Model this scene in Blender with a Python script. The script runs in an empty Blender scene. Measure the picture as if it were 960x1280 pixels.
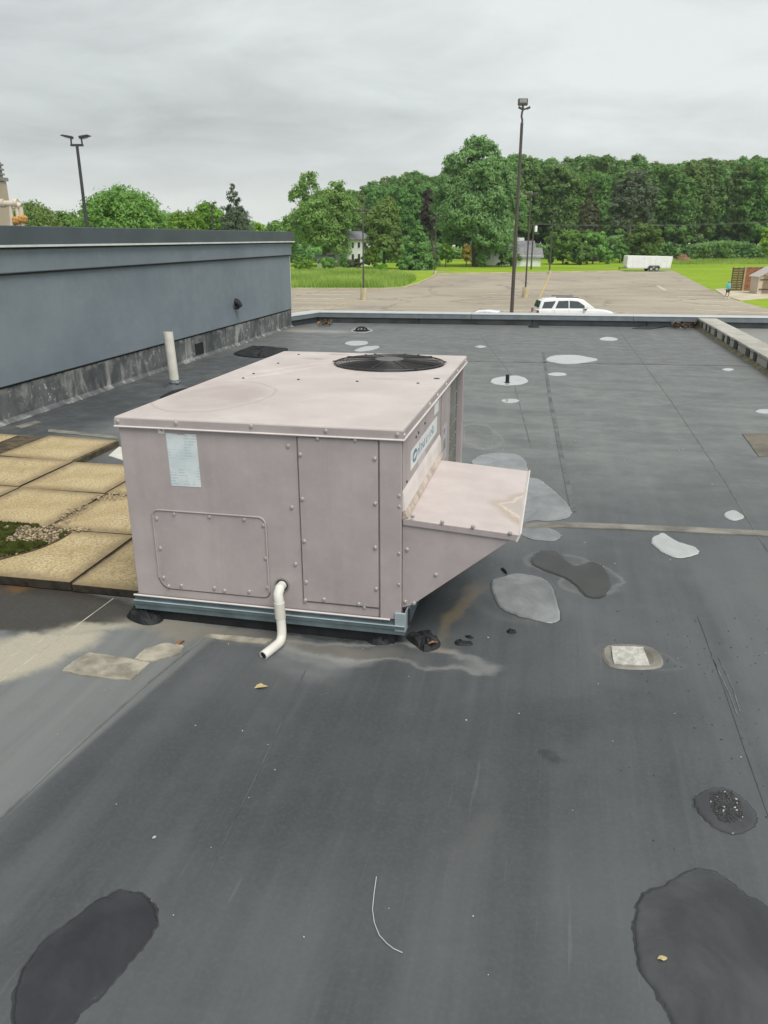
import bpy, bmesh, math, random
import numpy as np
from mathutils import Vector, Matrix, Euler

S = bpy.context.scene
COL = S.collection
rad = math.radians
random.seed(7)

# ------------------------------------------------------------------ camera
FPX, HOR, EYE = 961.0, 297.0, 1.6          # focal length in photo pixels, horizon row, eye height over the roof
PITCH = math.atan((640 - HOR) / FPX)
cam_data = bpy.data.cameras.new('camera')
cam = bpy.data.objects.new('camera', cam_data)
COL.objects.link(cam)
cam.location = (0, 0, EYE)
cam.rotation_euler = (math.pi / 2 - PITCH, 0, 0)
cam_data.sensor_fit = 'VERTICAL'
cam_data.sensor_height = 24.0
cam_data.sensor_width = 18.0
cam_data.lens = 24.0 * FPX / 1280.0
cam_data.clip_start = 0.05
cam_data.clip_end = 3000
S.camera = cam

# ------------------------------------------------------------------ world, sun, exposure
SUN_EL, SUN_AZ = rad(58), rad(150)          # azimuth clockwise from +Y
w = bpy.data.worlds.new('World'); S.world = w; w.use_nodes = True
nt = w.node_tree; N = nt.nodes; L = nt.links
bg = N['Background']
sky = N.new('ShaderNodeTexSky'); sky.sky_type = 'NISHITA'; sky.sun_disc = False
sky.sun_elevation = SUN_EL; sky.sun_rotation = SUN_AZ
tc = N.new('ShaderNodeTexCoord')
sep = N.new('ShaderNodeSeparateXYZ'); L.new(tc.outputs['Generated'], sep.inputs[0])
def wm(op, a, b=None, c=None):
    n = N.new('ShaderNodeMath'); n.operation = op
    for i, v in enumerate((a, b, c)):
        if v is None: continue
        if isinstance(v, (int, float)): n.inputs[i].default_value = v
        else: L.new(v, n.inputs[i])
    return n.outputs[0]
zc = wm('ADD', wm('MAXIMUM', sep.outputs['Z'], 0.0), 0.16)
comb = N.new('ShaderNodeCombineXYZ')
L.new(wm('DIVIDE', sep.outputs['X'], zc), comb.inputs[0])
L.new(wm('DIVIDE', sep.outputs['Y'], zc), comb.inputs[1])
cn = N.new('ShaderNodeTexNoise'); cn.inputs['Scale'].default_value = 0.45; cn.inputs['Detail'].default_value = 7
cn.inputs['Roughness'].default_value = 0.52; cn.inputs['Distortion'].default_value = 0.25
cmap = N.new('ShaderNodeMapping'); cmap.inputs['Location'].default_value = (-26.597, -3.876, 0.0)
L.new(comb.outputs[0], cmap.inputs[0]); L.new(cmap.outputs[0], cn.inputs['Vector'])
ramp = N.new('ShaderNodeValToRGB')
ramp.color_ramp.elements[0].position = 0.30; ramp.color_ramp.elements[0].color = (2.357, 2.47, 2.425, 1)
ramp.color_ramp.elements[1].position = 0.70; ramp.color_ramp.elements[1].color = (4.762, 4.99, 4.901, 1)
cn2 = N.new('ShaderNodeTexNoise'); cn2.inputs['Scale'].default_value = 1.5; cn2.inputs['Detail'].default_value = 8; cn2.inputs['Roughness'].default_value = 0.6; cn2.inputs['Distortion'].default_value = 0.5
L.new(cmap.outputs[0], cn2.inputs['Vector'])
L.new(wm('ADD', cn.outputs['Fac'], wm('MULTIPLY', wm('SUBTRACT', cn2.outputs['Fac'], 0.5), 0.42)), ramp.inputs[0])
# the overcast deck thins towards the horizon
hz = N.new('ShaderNodeMapRange'); hz.interpolation_type = 'SMOOTHSTEP'
hz.inputs['From Min'].default_value = 0.0; hz.inputs['From Max'].default_value = 0.16
hz.inputs['To Min'].default_value = 0.75; hz.inputs['To Max'].default_value = 0.0
L.new(sep.outputs['Z'], hz.inputs['Value'])
hm = N.new('ShaderNodeMix'); hm.data_type = 'RGBA'
L.new(hz.outputs[0], hm.inputs['Factor']); L.new(ramp.outputs[0], hm.inputs['A'])
hm.inputs['B'].default_value = (4.569, 4.788, 4.702, 1)
mixs = N.new('ShaderNodeMix'); mixs.data_type = 'RGBA'; mixs.inputs['Factor'].default_value = 0.94
L.new(sky.outputs[0], mixs.inputs['A']); L.new(hm.outputs['Result'], mixs.inputs['B'])
L.new(mixs.outputs['Result'], bg.inputs['Color']); bg.inputs['Strength'].default_value = 0.1
sd = bpy.data.lights.new('sun', 'SUN'); sun = bpy.data.objects.new('sun', sd); COL.objects.link(sun)
sd.energy = 1.5; sd.angle = rad(35); sd.color = (1.0, 0.965, 0.92)
sdir = Vector((math.sin(SUN_AZ) * math.cos(SUN_EL), math.cos(SUN_AZ) * math.cos(SUN_EL), math.sin(SUN_EL)))
sun.rotation_euler = sdir.to_track_quat('Z', 'Y').to_euler()
sun.location = sdir * 50
S.view_settings.view_transform = 'Standard'; S.view_settings.look = 'None'
S.view_settings.exposure = 0.80; S.view_settings.gamma = 1
S.view_settings.use_curve_mapping = False
try:
    S.cycles.max_bounces = 8; S.cycles.diffuse_bounces = 5; S.cycles.glossy_bounces = 3
    S.cycles.transparent_max_bounces = 6; S.cycles.use_denoising = True
except Exception: pass

# ------------------------------------------------------------------ survey helpers (sight lines of the photograph to real planes)
def ray(px, py):
    c, s = math.cos(PITCH), math.sin(PITCH)
    a, b = (px - 480) / FPX, (py - 640) / FPX
    return Vector((a, c - s * b * 1.0, -s - c * b))
def P(px, py, z=0.0):
    d = ray(px, py); t = (z - EYE) / d.z
    return Vector((d.x * t, d.y * t, z))
def atY(px, py, Y):
    d = ray(px, py); t = Y / d.y
    return Vector((d.x * t, Y, EYE + d.z * t))
GZ = -4.0                                   # level of the ground round the building
YAW = rad(12.3)                             # the building's long direction, clockwise from +Y
UA = Vector((math.cos(YAW), -math.sin(YAW), 0)); VA = Vector((math.sin(YAW), math.cos(YAW), 0))
def UV(u, v, z=0.0): return UA * u + VA * v + Vector((0, 0, z))
def uv(p): return (p.dot(UA), p.dot(VA))

# ------------------------------------------------------------------ mesh helpers
class MB:
    def __init__(s): s.v = []; s.f = []; s.m = []
    def add(s, vs, fs, mi=0):
        o = len(s.v); s.v += [tuple(p) for p in vs]; s.f += [tuple(i + o for i in f) for f in fs]; s.m += [mi] * len(fs); return s
    def box(s, a, b, mi=0, M=None):
        x0, y0, z0 = a; x1, y1, z1 = b
        vs = [Vector(p) for p in ((x0,y0,z0),(x1,y0,z0),(x1,y1,z0),(x0,y1,z0),(x0,y0,z1),(x1,y0,z1),(x1,y1,z1),(x0,y1,z1))]
        if M is not None: vs = [M @ p for p in vs]
        return s.add(vs, [(0,3,2,1),(4,5,6,7),(0,1,5,4),(1,2,6,5),(2,3,7,6),(3,0,4,7)], mi)
    def prism(s, poly, h0, h1, mi=0, fn=None):
        """poly: list of (a,b); extruded from h0 to h1; fn(a,b,h)->point"""
        n = len(poly); fn = fn or (lambda a, b, h: (a, b, h))
        vs = [fn(a, b, h0) for a, b in poly] + [fn(a, b, h1) for a, b in poly]
        fs = [tuple(range(n))[::-1], tuple(range(n, 2 * n))] + [(i, (i + 1) % n, n + (i + 1) % n, n + i) for i in range(n)]
        return s.add(vs, fs, mi)
    def tube(s, pts, r, n=8, mi=0, cap=True, close=False):
        pts = [Vector(p) for p in pts]; k = len(pts)
        rs = r if isinstance(r, (list, tuple)) else [r] * k
        vs = []; prev = None
        for i, p in enumerate(pts):
            if close: t = (pts[(i + 1) % k] - pts[i - 1]).normalized()
            else: t = (pts[min(i + 1, k - 1)] - pts[max(i - 1, 0)]).normalized()
            if prev is None:
                a = Vector((0, 0, 1)) if abs(t.z) < 0.9 else Vector((1, 0, 0))
                x = t.cross(a).normalized()
            else: x = (prev - t * prev.dot(t)).normalized()
            prev = x; y = t.cross(x)
            for j in range(n):
                q = 2 * math.pi * j / n
                vs.append(p + (x * math.cos(q) + y * math.sin(q)) * rs[i])
        fs = []
        for i in range(k if close else k - 1):
            for j in range(n):
                a = i * n + j; b = i * n + (j + 1) % n; i2 = (i + 1) % k
                fs.append((a, b, i2 * n + (j + 1) % n, i2 * n + j))
        if cap and not close: fs += [tuple(range(n))[::-1], tuple(range((k - 1) * n, k * n))]
        return s.add(vs, fs, mi)
    def build(s, name, mats, parent=None, smooth=False, bevel=0.0, seg=2):
        me = bpy.data.meshes.new(name); me.from_pydata(s.v, [], s.f)
        mats = mats if isinstance(mats, (list, tuple)) else [mats]
        for m in mats: me.materials.append(m)
        me.polygons.foreach_set('material_index', s.m)
        bm = bmesh.new(); bm.from_mesh(me); bmesh.ops.recalc_face_normals(bm, faces=bm.faces)
        if bevel:
            bmesh.ops.bevel(bm, geom=[e for e in bm.edges if e.is_manifold and e.calc_face_angle(0) > 0.5], offset=bevel, segments=seg, affect='EDGES', profile=0.5, clamp_overlap=True)
        bm.to_mesh(me); bm.free()
        if smooth:
            me.polygons.foreach_set('use_smooth', [True] * len(me.polygons))
            try: me.set_sharp_from_angle(angle=rad(40))
            except Exception: pass
        return link(name, me, parent)
def link(name, me, parent=None):
    o = bpy.data.objects.new(name, me); COL.objects.link(o)
    if parent is not None: o.parent = parent
    return o
def tag(o, label=None, cat=None, group=None, kind=None):
    if label: o['label'] = label
    if cat: o['category'] = cat
    if group: o['group'] = group
    if kind: o['kind'] = kind
    return o
def thing(name, loc, label, cat, group=None, rz=0.0):
    o = bpy.data.objects.new(name, None); COL.objects.link(o); o.empty_display_size = 0.2
    o.location = loc; o.rotation_euler = (0, 0, rz)
    return tag(o, label, cat, group)
def structure(o): o['kind'] = 'structure'; return o
def smooth_loop(pts, per=5, closed=True):
    n = len(pts); out = []
    for i in range(n):
        p0, p1, p2, p3 = (Vector(pts[(i + k) % n]) for k in (-1, 0, 1, 2))
        for j in range(per):
            t = j / per
            out.append(0.5 * ((2 * p1) + (p2 - p0) * t + (2 * p0 - 5 * p1 + 4 * p2 - p3) * t * t + (3 * p1 - p0 - 3 * p2 + p3) * t ** 3))
    return out

# ------------------------------------------------------------------ material helpers
class MT:
    def __init__(s, name, rough=0.6, metal=0.0, spec=0.5):
        s.m = bpy.data.materials.new(name); s.m.use_nodes = True
        s.n = s.m.node_tree.nodes; s.l = s.m.node_tree.links
        s.b = s.n['Principled BSDF']; s.b.inputs['Roughness'].default_value = rough
        s.b.inputs['Metallic'].default_value = metal; s.b.inputs['Specular IOR Level'].default_value = spec
        s.tc = s.n.new('ShaderNodeTexCoord')
    def put(s, sock, v):
        if isinstance(v, (int, float)): sock.default_value = v
        elif isinstance(v, (tuple, list)):
            sock.default_value = tuple(v) if len(v) == len(sock.default_value) else tuple(v) + (1,)
        else: s.l.new(v, sock)
    def math(s, op, a, b=0.0, c=0.0, clamp=False):
        n = s.n.new('ShaderNodeMath'); n.operation = op; n.use_clamp = clamp
        for i, v in enumerate((a, b, c)): s.put(n.inputs[i], v)
        return n.outputs[0]
    def mapping(s, vec=None, scale=(1, 1, 1), rot=(0, 0, 0), loc=(0, 0, 0), kind='POINT'):
        n = s.n.new('ShaderNodeMapping'); n.vector_type = kind; s.l.new(vec or s.tc.outputs['Object'], n.inputs[0])
        n.inputs['Scale'].default_value = scale; n.inputs['Rotation'].default_value = rot
        if kind == 'POINT' or kind == 'TEXTURE': n.inputs['Location'].default_value = loc
        return n.outputs[0]
    def noise(s, scale, detail=4, rough=0.55, vec=None, dist=0.0, out='Fac'):
        n = s.n.new('ShaderNodeTexNoise'); n.inputs['Scale'].default_value = scale; n.inputs['Detail'].default_value = detail
        n.inputs['Roughness'].default_value = rough; n.inputs['Distortion'].default_value = dist
        s.l.new(vec or s.tc.outputs['Object'], n.inputs['Vector']); return n.outputs[out]
    def voro(s, scale, vec=None, feature='F1', out='Distance', rnd=1.0):
        n = s.n.new('ShaderNodeTexVoronoi'); n.inputs['Scale'].default_value = scale; n.feature = feature
        n.inputs['Randomness'].default_value = rnd
        s.l.new(vec or s.tc.outputs['Object'], n.inputs['Vector']); return n.outputs[out]
    def rng(s, v, a, b, c=0.0, d=1.0, smooth=True):
        n = s.n.new('ShaderNodeMapRange'); n.interpolation_type = 'SMOOTHSTEP' if smooth else 'LINEAR'
        s.put(n.inputs['Value'], v)
        for k, x in zip(('From Min', 'From Max', 'To Min', 'To Max'), (a, b, c, d)): n.inputs[k].default_value = x
        return n.outputs[0]
    def mix(s, f, a, b, mode='MIX'):
        n = s.n.new('ShaderNodeMix'); n.data_type = 'RGBA'; n.blend_type = mode; n.clamp_factor = True
        s.put(n.inputs['Factor'], f); s.put(n.inputs['A'], a); s.put(n.inputs['B'], b); return n.outputs['Result']
    def color(s, v): s.put(s.b.inputs['Base Color'], v); return s
    def rough(s, v): s.put(s.b.inputs['Roughness'], v); return s
    def bump(s, h, strength=0.3, dist=0.01):
        n = s.n.new('ShaderNodeBump'); n.inputs['Strength'].default_value = strength; n.inputs['Distance'].default_value = dist
        s.l.new(h, n.inputs['Height']); s.l.new(n.outputs[0], s.b.inputs['Normal']); return s

MT.sepz = lambda s: (lambda n: (s.l.new(s.tc.outputs['Object'], n.inputs[0]), n.outputs['Z'])[1])(s.n.new('ShaderNodeSeparateXYZ'))
def simple(name, col, rough=0.6, metal=0.0, var=0.15, scale=6.0, bump=0.0, bscale=60, spec=0.5, vec=(1, 1, 1)):
    m = MT(name, rough, metal, spec)
    v = m.mapping(scale=vec)
    f = m.noise(scale, 5, 0.6, v)
    d = tuple(c * (1 - var) for c in col); l = tuple(min(1, c * (1 + var)) for c in col)
    m.color(m.mix(m.rng(f, 0.3, 0.7), d, l))
    if bump: m.bump(m.noise(bscale, 3), bump, 0.004)
    return m.m

M = {}
# --- roof membrane: world coordinates turned into the building's own directions
def make_roof_material():
    m = MT('roof_membrane', 0.5, spec=0.42)
    geo = m.n.new('ShaderNodeNewGeometry')
    pos = geo.outputs['Position']
    uvv = m.mapping(pos, rot=(0, 0, YAW))           # x: across, y: along
    wob = m.n.new('ShaderNodeVectorMath'); wob.operation = 'MULTIPLY_ADD'
    nz = m.noise(2.3, 5, 0.6, uvv, out='Color')
    sub = m.n.new('ShaderNodeVectorMath'); sub.operation = 'SUBTRACT'; m.l.new(nz, sub.inputs[0]); sub.inputs[1].default_value = (0.5, 0.5, 0.5)
    m.l.new(sub.outputs[0], wob.inputs[0]); wob.inputs[1].default_value = (0.34, 0.34, 0); m.l.new(uvv, wob.inputs[2])
    wuv = wob.outputs[0]
    sp = m.n.new('ShaderNodeSeparateXYZ'); m.l.new(wuv, sp.inputs[0]); U, V = sp.outputs['X'], sp.outputs['Y']
    sp0 = m.n.new('ShaderNodeSeparateXYZ'); m.l.new(uvv, sp0.inputs[0]); U0, V0 = sp0.outputs['X'], sp0.outputs['Y']
    big = m.noise(0.9, 6, 0.6, uvv); mid = m.noise(5, 6, 0.65, uvv); fine = m.noise(70, 4, 0.7, uvv)
    streak = m.noise(1.0, 5, 0.6, m.mapping(uvv, scale=(5.0, 0.22, 1)))
    streak2 = m.noise(1.0, 4, 0.6, m.mapping(uvv, scale=(26.0, 0.7, 1)))
    cross = m.noise(1.0, 6, 0.7, m.mapping(uvv, scale=(1.1, 2.6, 1)), dist=0.5)
    c = m.mix(m.rng(big, 0.3, 0.7), (0.052, 0.057, 0.060), (0.086, 0.092, 0.094))
    c = m.mix(m.rng(streak, 0.38, 0.7, 0, 0.75), c, (0.098, 0.104, 0.108))
    c = m.mix(m.rng(m.noise(1.0, 4, 0.6, m.mapping(uvv, scale=(3.3, 0.16, 1), loc=(7, 2, 0))), 0.5, 0.74, 0, 0.42), c, (0.036, 0.039, 0.042))
    c = m.mix(m.rng(streak2, 0.55, 0.8, 0, 0.3), c, (0.11, 0.12, 0.125))
    c = m.mix(m.rng(mid, 0.52, 0.78, 0, 0.35), c, (0.10, 0.11, 0.112))
    c = m.mix(1.0, c, (1.19, 1.21, 1.21), 'MULTIPLY')
    sc1 = m.noise(1.0, 6, 0.7, m.mapping(uvv, scale=(3.2, 0.55, 1), loc=(4, 9, 0)), dist=0.6)
    c = m.mix(m.math('MULTIPLY', m.rng(sc1, 0.56, 0.74, 0, 0.55), m.rng(m.noise(5, 7, 0.75, uvv), 0.35, 0.65, 0.25, 1.0)), c, (0.165, 0.172, 0.170))
    c = m.mix(m.rng(m.noise(1.0, 6, 0.7, m.mapping(uvv, scale=(1.6, 0.8, 1), loc=(1, 3, 0)), dist=0.8), 0.55, 0.75, 0, 0.6), c, (0.036, 0.040, 0.043))
    # farther sheets paler: dust, and grazing sky sheen painted in
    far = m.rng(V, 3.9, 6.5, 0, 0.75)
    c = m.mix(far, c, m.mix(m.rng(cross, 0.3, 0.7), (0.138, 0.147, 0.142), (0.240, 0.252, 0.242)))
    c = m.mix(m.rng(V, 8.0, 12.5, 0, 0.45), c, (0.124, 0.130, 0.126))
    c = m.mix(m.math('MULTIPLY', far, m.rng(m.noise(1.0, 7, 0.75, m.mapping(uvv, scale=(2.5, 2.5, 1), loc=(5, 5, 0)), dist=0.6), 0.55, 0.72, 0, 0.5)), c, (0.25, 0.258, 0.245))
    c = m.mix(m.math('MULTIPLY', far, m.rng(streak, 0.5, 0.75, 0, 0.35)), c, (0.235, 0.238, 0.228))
    # dirt flecks of the far sheets
    dk = m.rng(m.noise(1.0, 3, 0.5, m.mapping(uvv, scale=(2.2, 5.5, 1))), 0.62, 0.75, 0, 0.45)
    c = m.mix(m.math('MULTIPLY', far, dk), c, (0.09, 0.092, 0.09))
    # dusty right-hand sheet, pale left-hand sheet
    c = m.mix(m.math('MULTIPLY', m.math('MULTIPLY', m.rng(U, 0.70, 0.86, 0, 0.6), m.rng(V, 4.1, 4.5, 1, 0)), m.rng(mid, 0.25, 0.7, 0.4, 1.0)), c, (0.145, 0.153, 0.152))
    lf = m.math('MULTIPLY', m.rng(m.math('SUBTRACT', U0, m.math('MULTIPLY', V0, 0.14)), -1.71, -1.68, 1, 0), m.rng(V, 3.2, 3.6, 1, 0))
    c = m.mix(m.math('MULTIPLY', lf, m.rng(streak, 0.25, 0.65, 0.35, 1.0)), c, (0.205, 0.214, 0.21))
    c = m.mix(m.math('MULTIPLY', m.rng(U, 2.8, 2.9), 0.8), c, (0.30, 0.30, 0.27))
    def blob(px, py, ru, rv, rot, col, k=0.8, inner=0.35, edge=1.0, ring=None, tex=True):
        u, v = uv(P(px, py))
        mp = m.mapping(wuv, scale=(ru, rv, 1), rot=(0, 0, rad(rot)), loc=(u, v, 0), kind='TEXTURE')
        ln = m.n.new('ShaderNodeVectorMath'); ln.operation = 'LENGTH'; m.l.new(mp, ln.inputs[0]); d = ln.outputs['Value']
        if ring: f = m.math('MULTIPLY', m.rng(d, 1 - ring, 1.0), m.rng(d, 1.0, 1 + ring, 1, 0))
        else: f = m.rng(d, inner, edge, 1, 0)
        if tex: f = m.math('MULTIPLY', f, m.rng(mid, 0.2, 0.7, 0.35, 1.0))
        return m.mix(m.math('MULTIPLY', f, k), nonlocal_c[0], col)
    nonlocal_c = [c]
    def B(*a, **k): nonlocal_c[0] = blob(*a, **k)
    # base differences of the sheets and their dirt, with one painted contact shadow
    B(430, 960, 1.25, 0.62, 10, (0.044, 0.049, 0.052), k=0.6)              # clean dark sheet before the unit
    B(2, 828, 0.26, 0.22, 40, (0.46, 0.425, 0.33), k=1.0, inner=0.6, tex=False)     # pale silt under the pavers
    B(60, 802, 0.26, 0.13, 16, (0.46, 0.425, 0.33), k=1.0, inner=0.55, tex=False)
    B(112, 780, 0.26, 0.10, 14, (0.42, 0.39, 0.305), k=1.0, inner=0.5, tex=False)
    B(150, 775, 0.20, 0.14, 0, (0.36, 0.345, 0.28), k=0.8)
    B(75, 752, 0.66, 0.17, -5, (0.052, 0.046, 0.038), k=1.0, inner=0.75, tex=False)   # wet dark dirt along the pavers
    B(15, 765, 0.36, 0.19, -5, (0.058, 0.052, 0.044), k=1.0, inner=0.75, tex=False)
    B(20, 735, 0.12, 0.10, 0, (0.16, 0.085, 0.03), k=0.9)
    B(350, 806, 0.72, 0.10, -1, (0.22, 0.20, 0.165), k=0.7, inner=0.4)
    B(200, 785, 0.30, 0.12, -4, (0.30, 0.275, 0.22), k=0.8)                 # silt along the front of the unit
    B(250, 795, 0.25, 0.09, -2, (0.24, 0.22, 0.17), k=0.6)
    B(480, 818, 0.42, 0.065, 2, (0.36, 0.36, 0.345), k=0.45, ring=0.3)       # dried tide lines
    B(395, 822, 0.30, 0.07, 0, (0.30, 0.305, 0.30), k=0.75)
    B(385, 835, 0.22, 0.14, 0, (0.17, 0.18, 0.18), k=0.8)
    B(345, 786, 0.66, 0.045, -1, (0.020, 0.020, 0.020), k=0.9, inner=0.5)  # black gunk, with the rail's contact shadow painted in
    B(572, 765, 0.07, 0.42, -5, (0.26, 0.21, 0.13), k=0.85)                # rusty run-off under the hood
    B(535, 812, 0.16, 0.05, 0, (0.30, 0.27, 0.22), k=0.8)
    B(640, 640, 0.55, 0.75, 0, (0.17, 0.18, 0.175), k=0.65)
    B(600, 545, 0.16, 0.45, 10, (0.28, 0.28, 0.26), k=0.5, ring=0.14)
    B(688, 703, 0.165, 0.15, 0, (0.22, 0.23, 0.22), k=0.5, ring=0.2)
    B(740, 724, 0.15, 0.15, 0, (0.22, 0.23, 0.22), k=0.6, ring=0.18)
    B(655, 748, 0.24, 0.22, 0, (0.16, 0.17, 0.165), k=0.35, ring=0.25)
    B(790, 822, 0.13, 0.08, 0, (0.17, 0.17, 0.16), k=0.4, ring=0.2)
    B(430, 945, 0.10, 0.16, 0, (0.085, 0.09, 0.092), k=0.5)
    B(590, 1060, 0.05, 0.22, -8, (0.11, 0.112, 0.108), k=0.5)
    B(690, 945, 0.05, 0.05, 0, (0.03, 0.032, 0.034), k=0.8)
    B(700, 900, 0.22, 0.16, 20, (0.046, 0.05, 0.054), k=0.55)
    B(800, 900, 0.30, 0.22, 0, (0.05, 0.055, 0.06), k=0.5)
    B(200, 1065, 0.12, 0.10, 0, (0.09, 0.095, 0.098), k=0.6)
    B(395, 414, 0.9, 0.35, 0, (0.42, 0.42, 0.38), k=0.7)
    B(370, 412, 0.7, 0.35, 0, (0.30, 0.25, 0.17), k=0.6)
    B(250, 470, 1.1, 3.2, 0, (0.060, 0.065, 0.070), k=0.9, inner=0.55)     # dark sheet along the wall
    B(60, 520, 0.9, 1.6, 0, (0.055, 0.06, 0.065), k=0.9, inner=0.55)
    c = nonlocal_c[0]
    # small dark scuffs and grit
    sc = m.rng(m.voro(9.0, m.mapping(uvv, scale=(1.0, 0.8, 1))), 0.03, 0.075, 1, 0)
    zone = m.rng(m.noise(1.7, 3, 0.6, uvv), 0.52, 0.66)
    c = m.mix(m.math('MULTIPLY', m.math('MULTIPLY', sc, zone), 0.8), c, (0.018, 0.02, 0.022))
    c = m.mix(m.rng(fine, 0.42, 0.72, 0, 0.20), c, (0.155, 0.16, 0.158))
    c = m.mix(m.rng(m.noise(7, 7, 0.8, uvv), 0.5, 0.78, 0, 0.15), c, (0.042, 0.046, 0.048))
    c = m.mix(m.math('MULTIPLY', m.rng(m.noise(1.0, 4, 0.65, m.mapping(uvv, scale=(60.0, 2.2, 1))), 0.60, 0.72, 0, 0.4), m.rng(big, 0.4, 0.65)), c, (0.19, 0.195, 0.19))
    sp2 = m.rng(m.voro(38.0, uvv), 0.02, 0.06, 1, 0)
    c = m.mix(m.math('MULTIPLY', sp2, m.rng(m.noise(6, 2, 0.5, uvv), 0.6, 0.7, 0, 0.7)), c, (0.30, 0.30, 0.29))
    m.color(c)
    m.rough(m.rng(mid, 0.3, 0.7, 0.42, 0.60))
    h = m.math('ADD', m.math('MULTIPLY', fine, 0.25), m.math('ADD', m.math('MULTIPLY', mid, 0.35), m.math('MULTIPLY', streak2, 0.6)))
    m.bump(h, 0.22, 0.006)
    return m.m
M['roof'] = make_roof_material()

def make_paint(name, a, b, chalk, k, rust=False, stretch=(9, 9, 0.5)):
    m = MT(name, 0.5, spec=0.4)
    n1 = m.noise(3.2, 5, 0.6); st = m.noise(1.0, 4, 0.6, m.mapping(scale=stretch)); fi = m.noise(40, 5, 0.7)
    c = m.mix(m.rng(n1, 0.3, 0.7), a, b)
    c = m.mix(m.rng(st, 0.48, 0.75, 0, 0.3), c, tuple(x * 0.76 for x in a))
    c = m.mix(m.rng(m.noise(1.0, 5, 0.7, m.mapping(scale=(30, 30, 1.2)), dist=0.3), 0.6, 0.72, 0, 0.2), c, (0.33, 0.27, 0.25))
    c = m.mix(m.rng(m.noise(7, 6, 0.75), 0.58, 0.75, 0, 0.3), c, chalk)
    c = m.mix(m.rng(fi, 0.5, 0.8, 0, k), c, chalk)
    m.color(c); m.rough(m.rng(n1, 0.3, 0.7, 0.42, 0.6)); m.bump(m.noise(2.6, 3, 0.5), 0.22, 0.05)
    return m.m
M['paint'] = make_paint('taupe_cabinet_paint', (0.398, 0.349, 0.345), (0.472, 0.418, 0.412), (0.58, 0.52, 0.51), 0.25)
def make_lid():
    m = MT('weathered_lid_paint', 0.55, spec=0.4)
    n1 = m.noise(2.2, 6, 0.62); fi = m.noise(38, 5, 0.7); bl = m.noise(7, 6, 0.7)
    c = m.mix(m.rng(n1, 0.3, 0.7), (0.54, 0.475, 0.45), (0.645, 0.58, 0.55))
    c = m.mix(m.rng(bl, 0.5, 0.8, 0, 0.45), c, (0.74, 0.69, 0.66))
    c = m.mix(m.rng(fi, 0.52, 0.72, 0, 0.18), c, (0.56, 0.49, 0.46))
    wob = m.n.new('ShaderNodeVectorMath'); wob.operation = 'MULTIPLY_ADD'; sb = m.n.new('ShaderNodeVectorMath'); sb.operation = 'SUBTRACT'
    m.l.new(m.noise(4, 5, 0.6, out='Color'), sb.inputs[0]); sb.inputs[1].default_value = (0.5, 0.5, 0.5)
    m.l.new(sb.outputs[0], wob.inputs[0]); wob.inputs[1].default_value = (0.12, 0.12, 0); m.l.new(m.tc.outputs['Object'], wob.inputs[2])
    def blob(cx, cy, rx, ry, col, k, ring=None, inner=0.3):
        nonlocal c
        mp = m.mapping(wob.outputs[0], scale=(rx, ry, 10), loc=(cx, cy, 0.87), kind='TEXTURE')
        ln = m.n.new('ShaderNodeVectorMath'); ln.operation = 'LENGTH'; m.l.new(mp, ln.inputs[0]); d = ln.outputs['Value']
        f = m.math('MULTIPLY', m.rng(d, 1 - ring, 1.0), m.rng(d, 1.0, 1 + ring * 0.4, 1, 0)) if ring else m.rng(d, inner, 1.0, 1, 0)
        f = m.math('MULTIPLY', f, m.rng(bl, 0.2, 0.65, 0.4, 1))
        c = m.mix(m.math('MULTIPLY', f, k), c, col)
    blob(-0.97, 0.50, 0.25, 0.38, (0.36, 0.30, 0.265), 0.5, inner=0.6)      # dried round water mark
    blob(-0.97, 0.50, 0.25, 0.38, (0.30, 0.24, 0.20), 0.4, ring=0.07)
    blob(-0.60, 0.95, 0.40, 0.20, (0.48, 0.425, 0.395), 0.45)
    blob(-0.90, 1.75, 0.10, 0.06, (0.36, 0.27, 0.21), 0.75)
    blob(-0.80, 1.98, 0.09, 0.04, (0.36, 0.27, 0.21), 0.75)
    blob(-0.30, 1.12, 0.14, 0.05, (0.45, 0.36, 0.30), 0.5)
    blob(-0.55, 0.75, 0.3, 0.12, (0.52, 0.45, 0.42), 0.4)
    m.color(c); m.bump(m.noise(4, 4, 0.5), 0.12, 0.02)
    return m.m
M['lid'] = make_lid()
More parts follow.
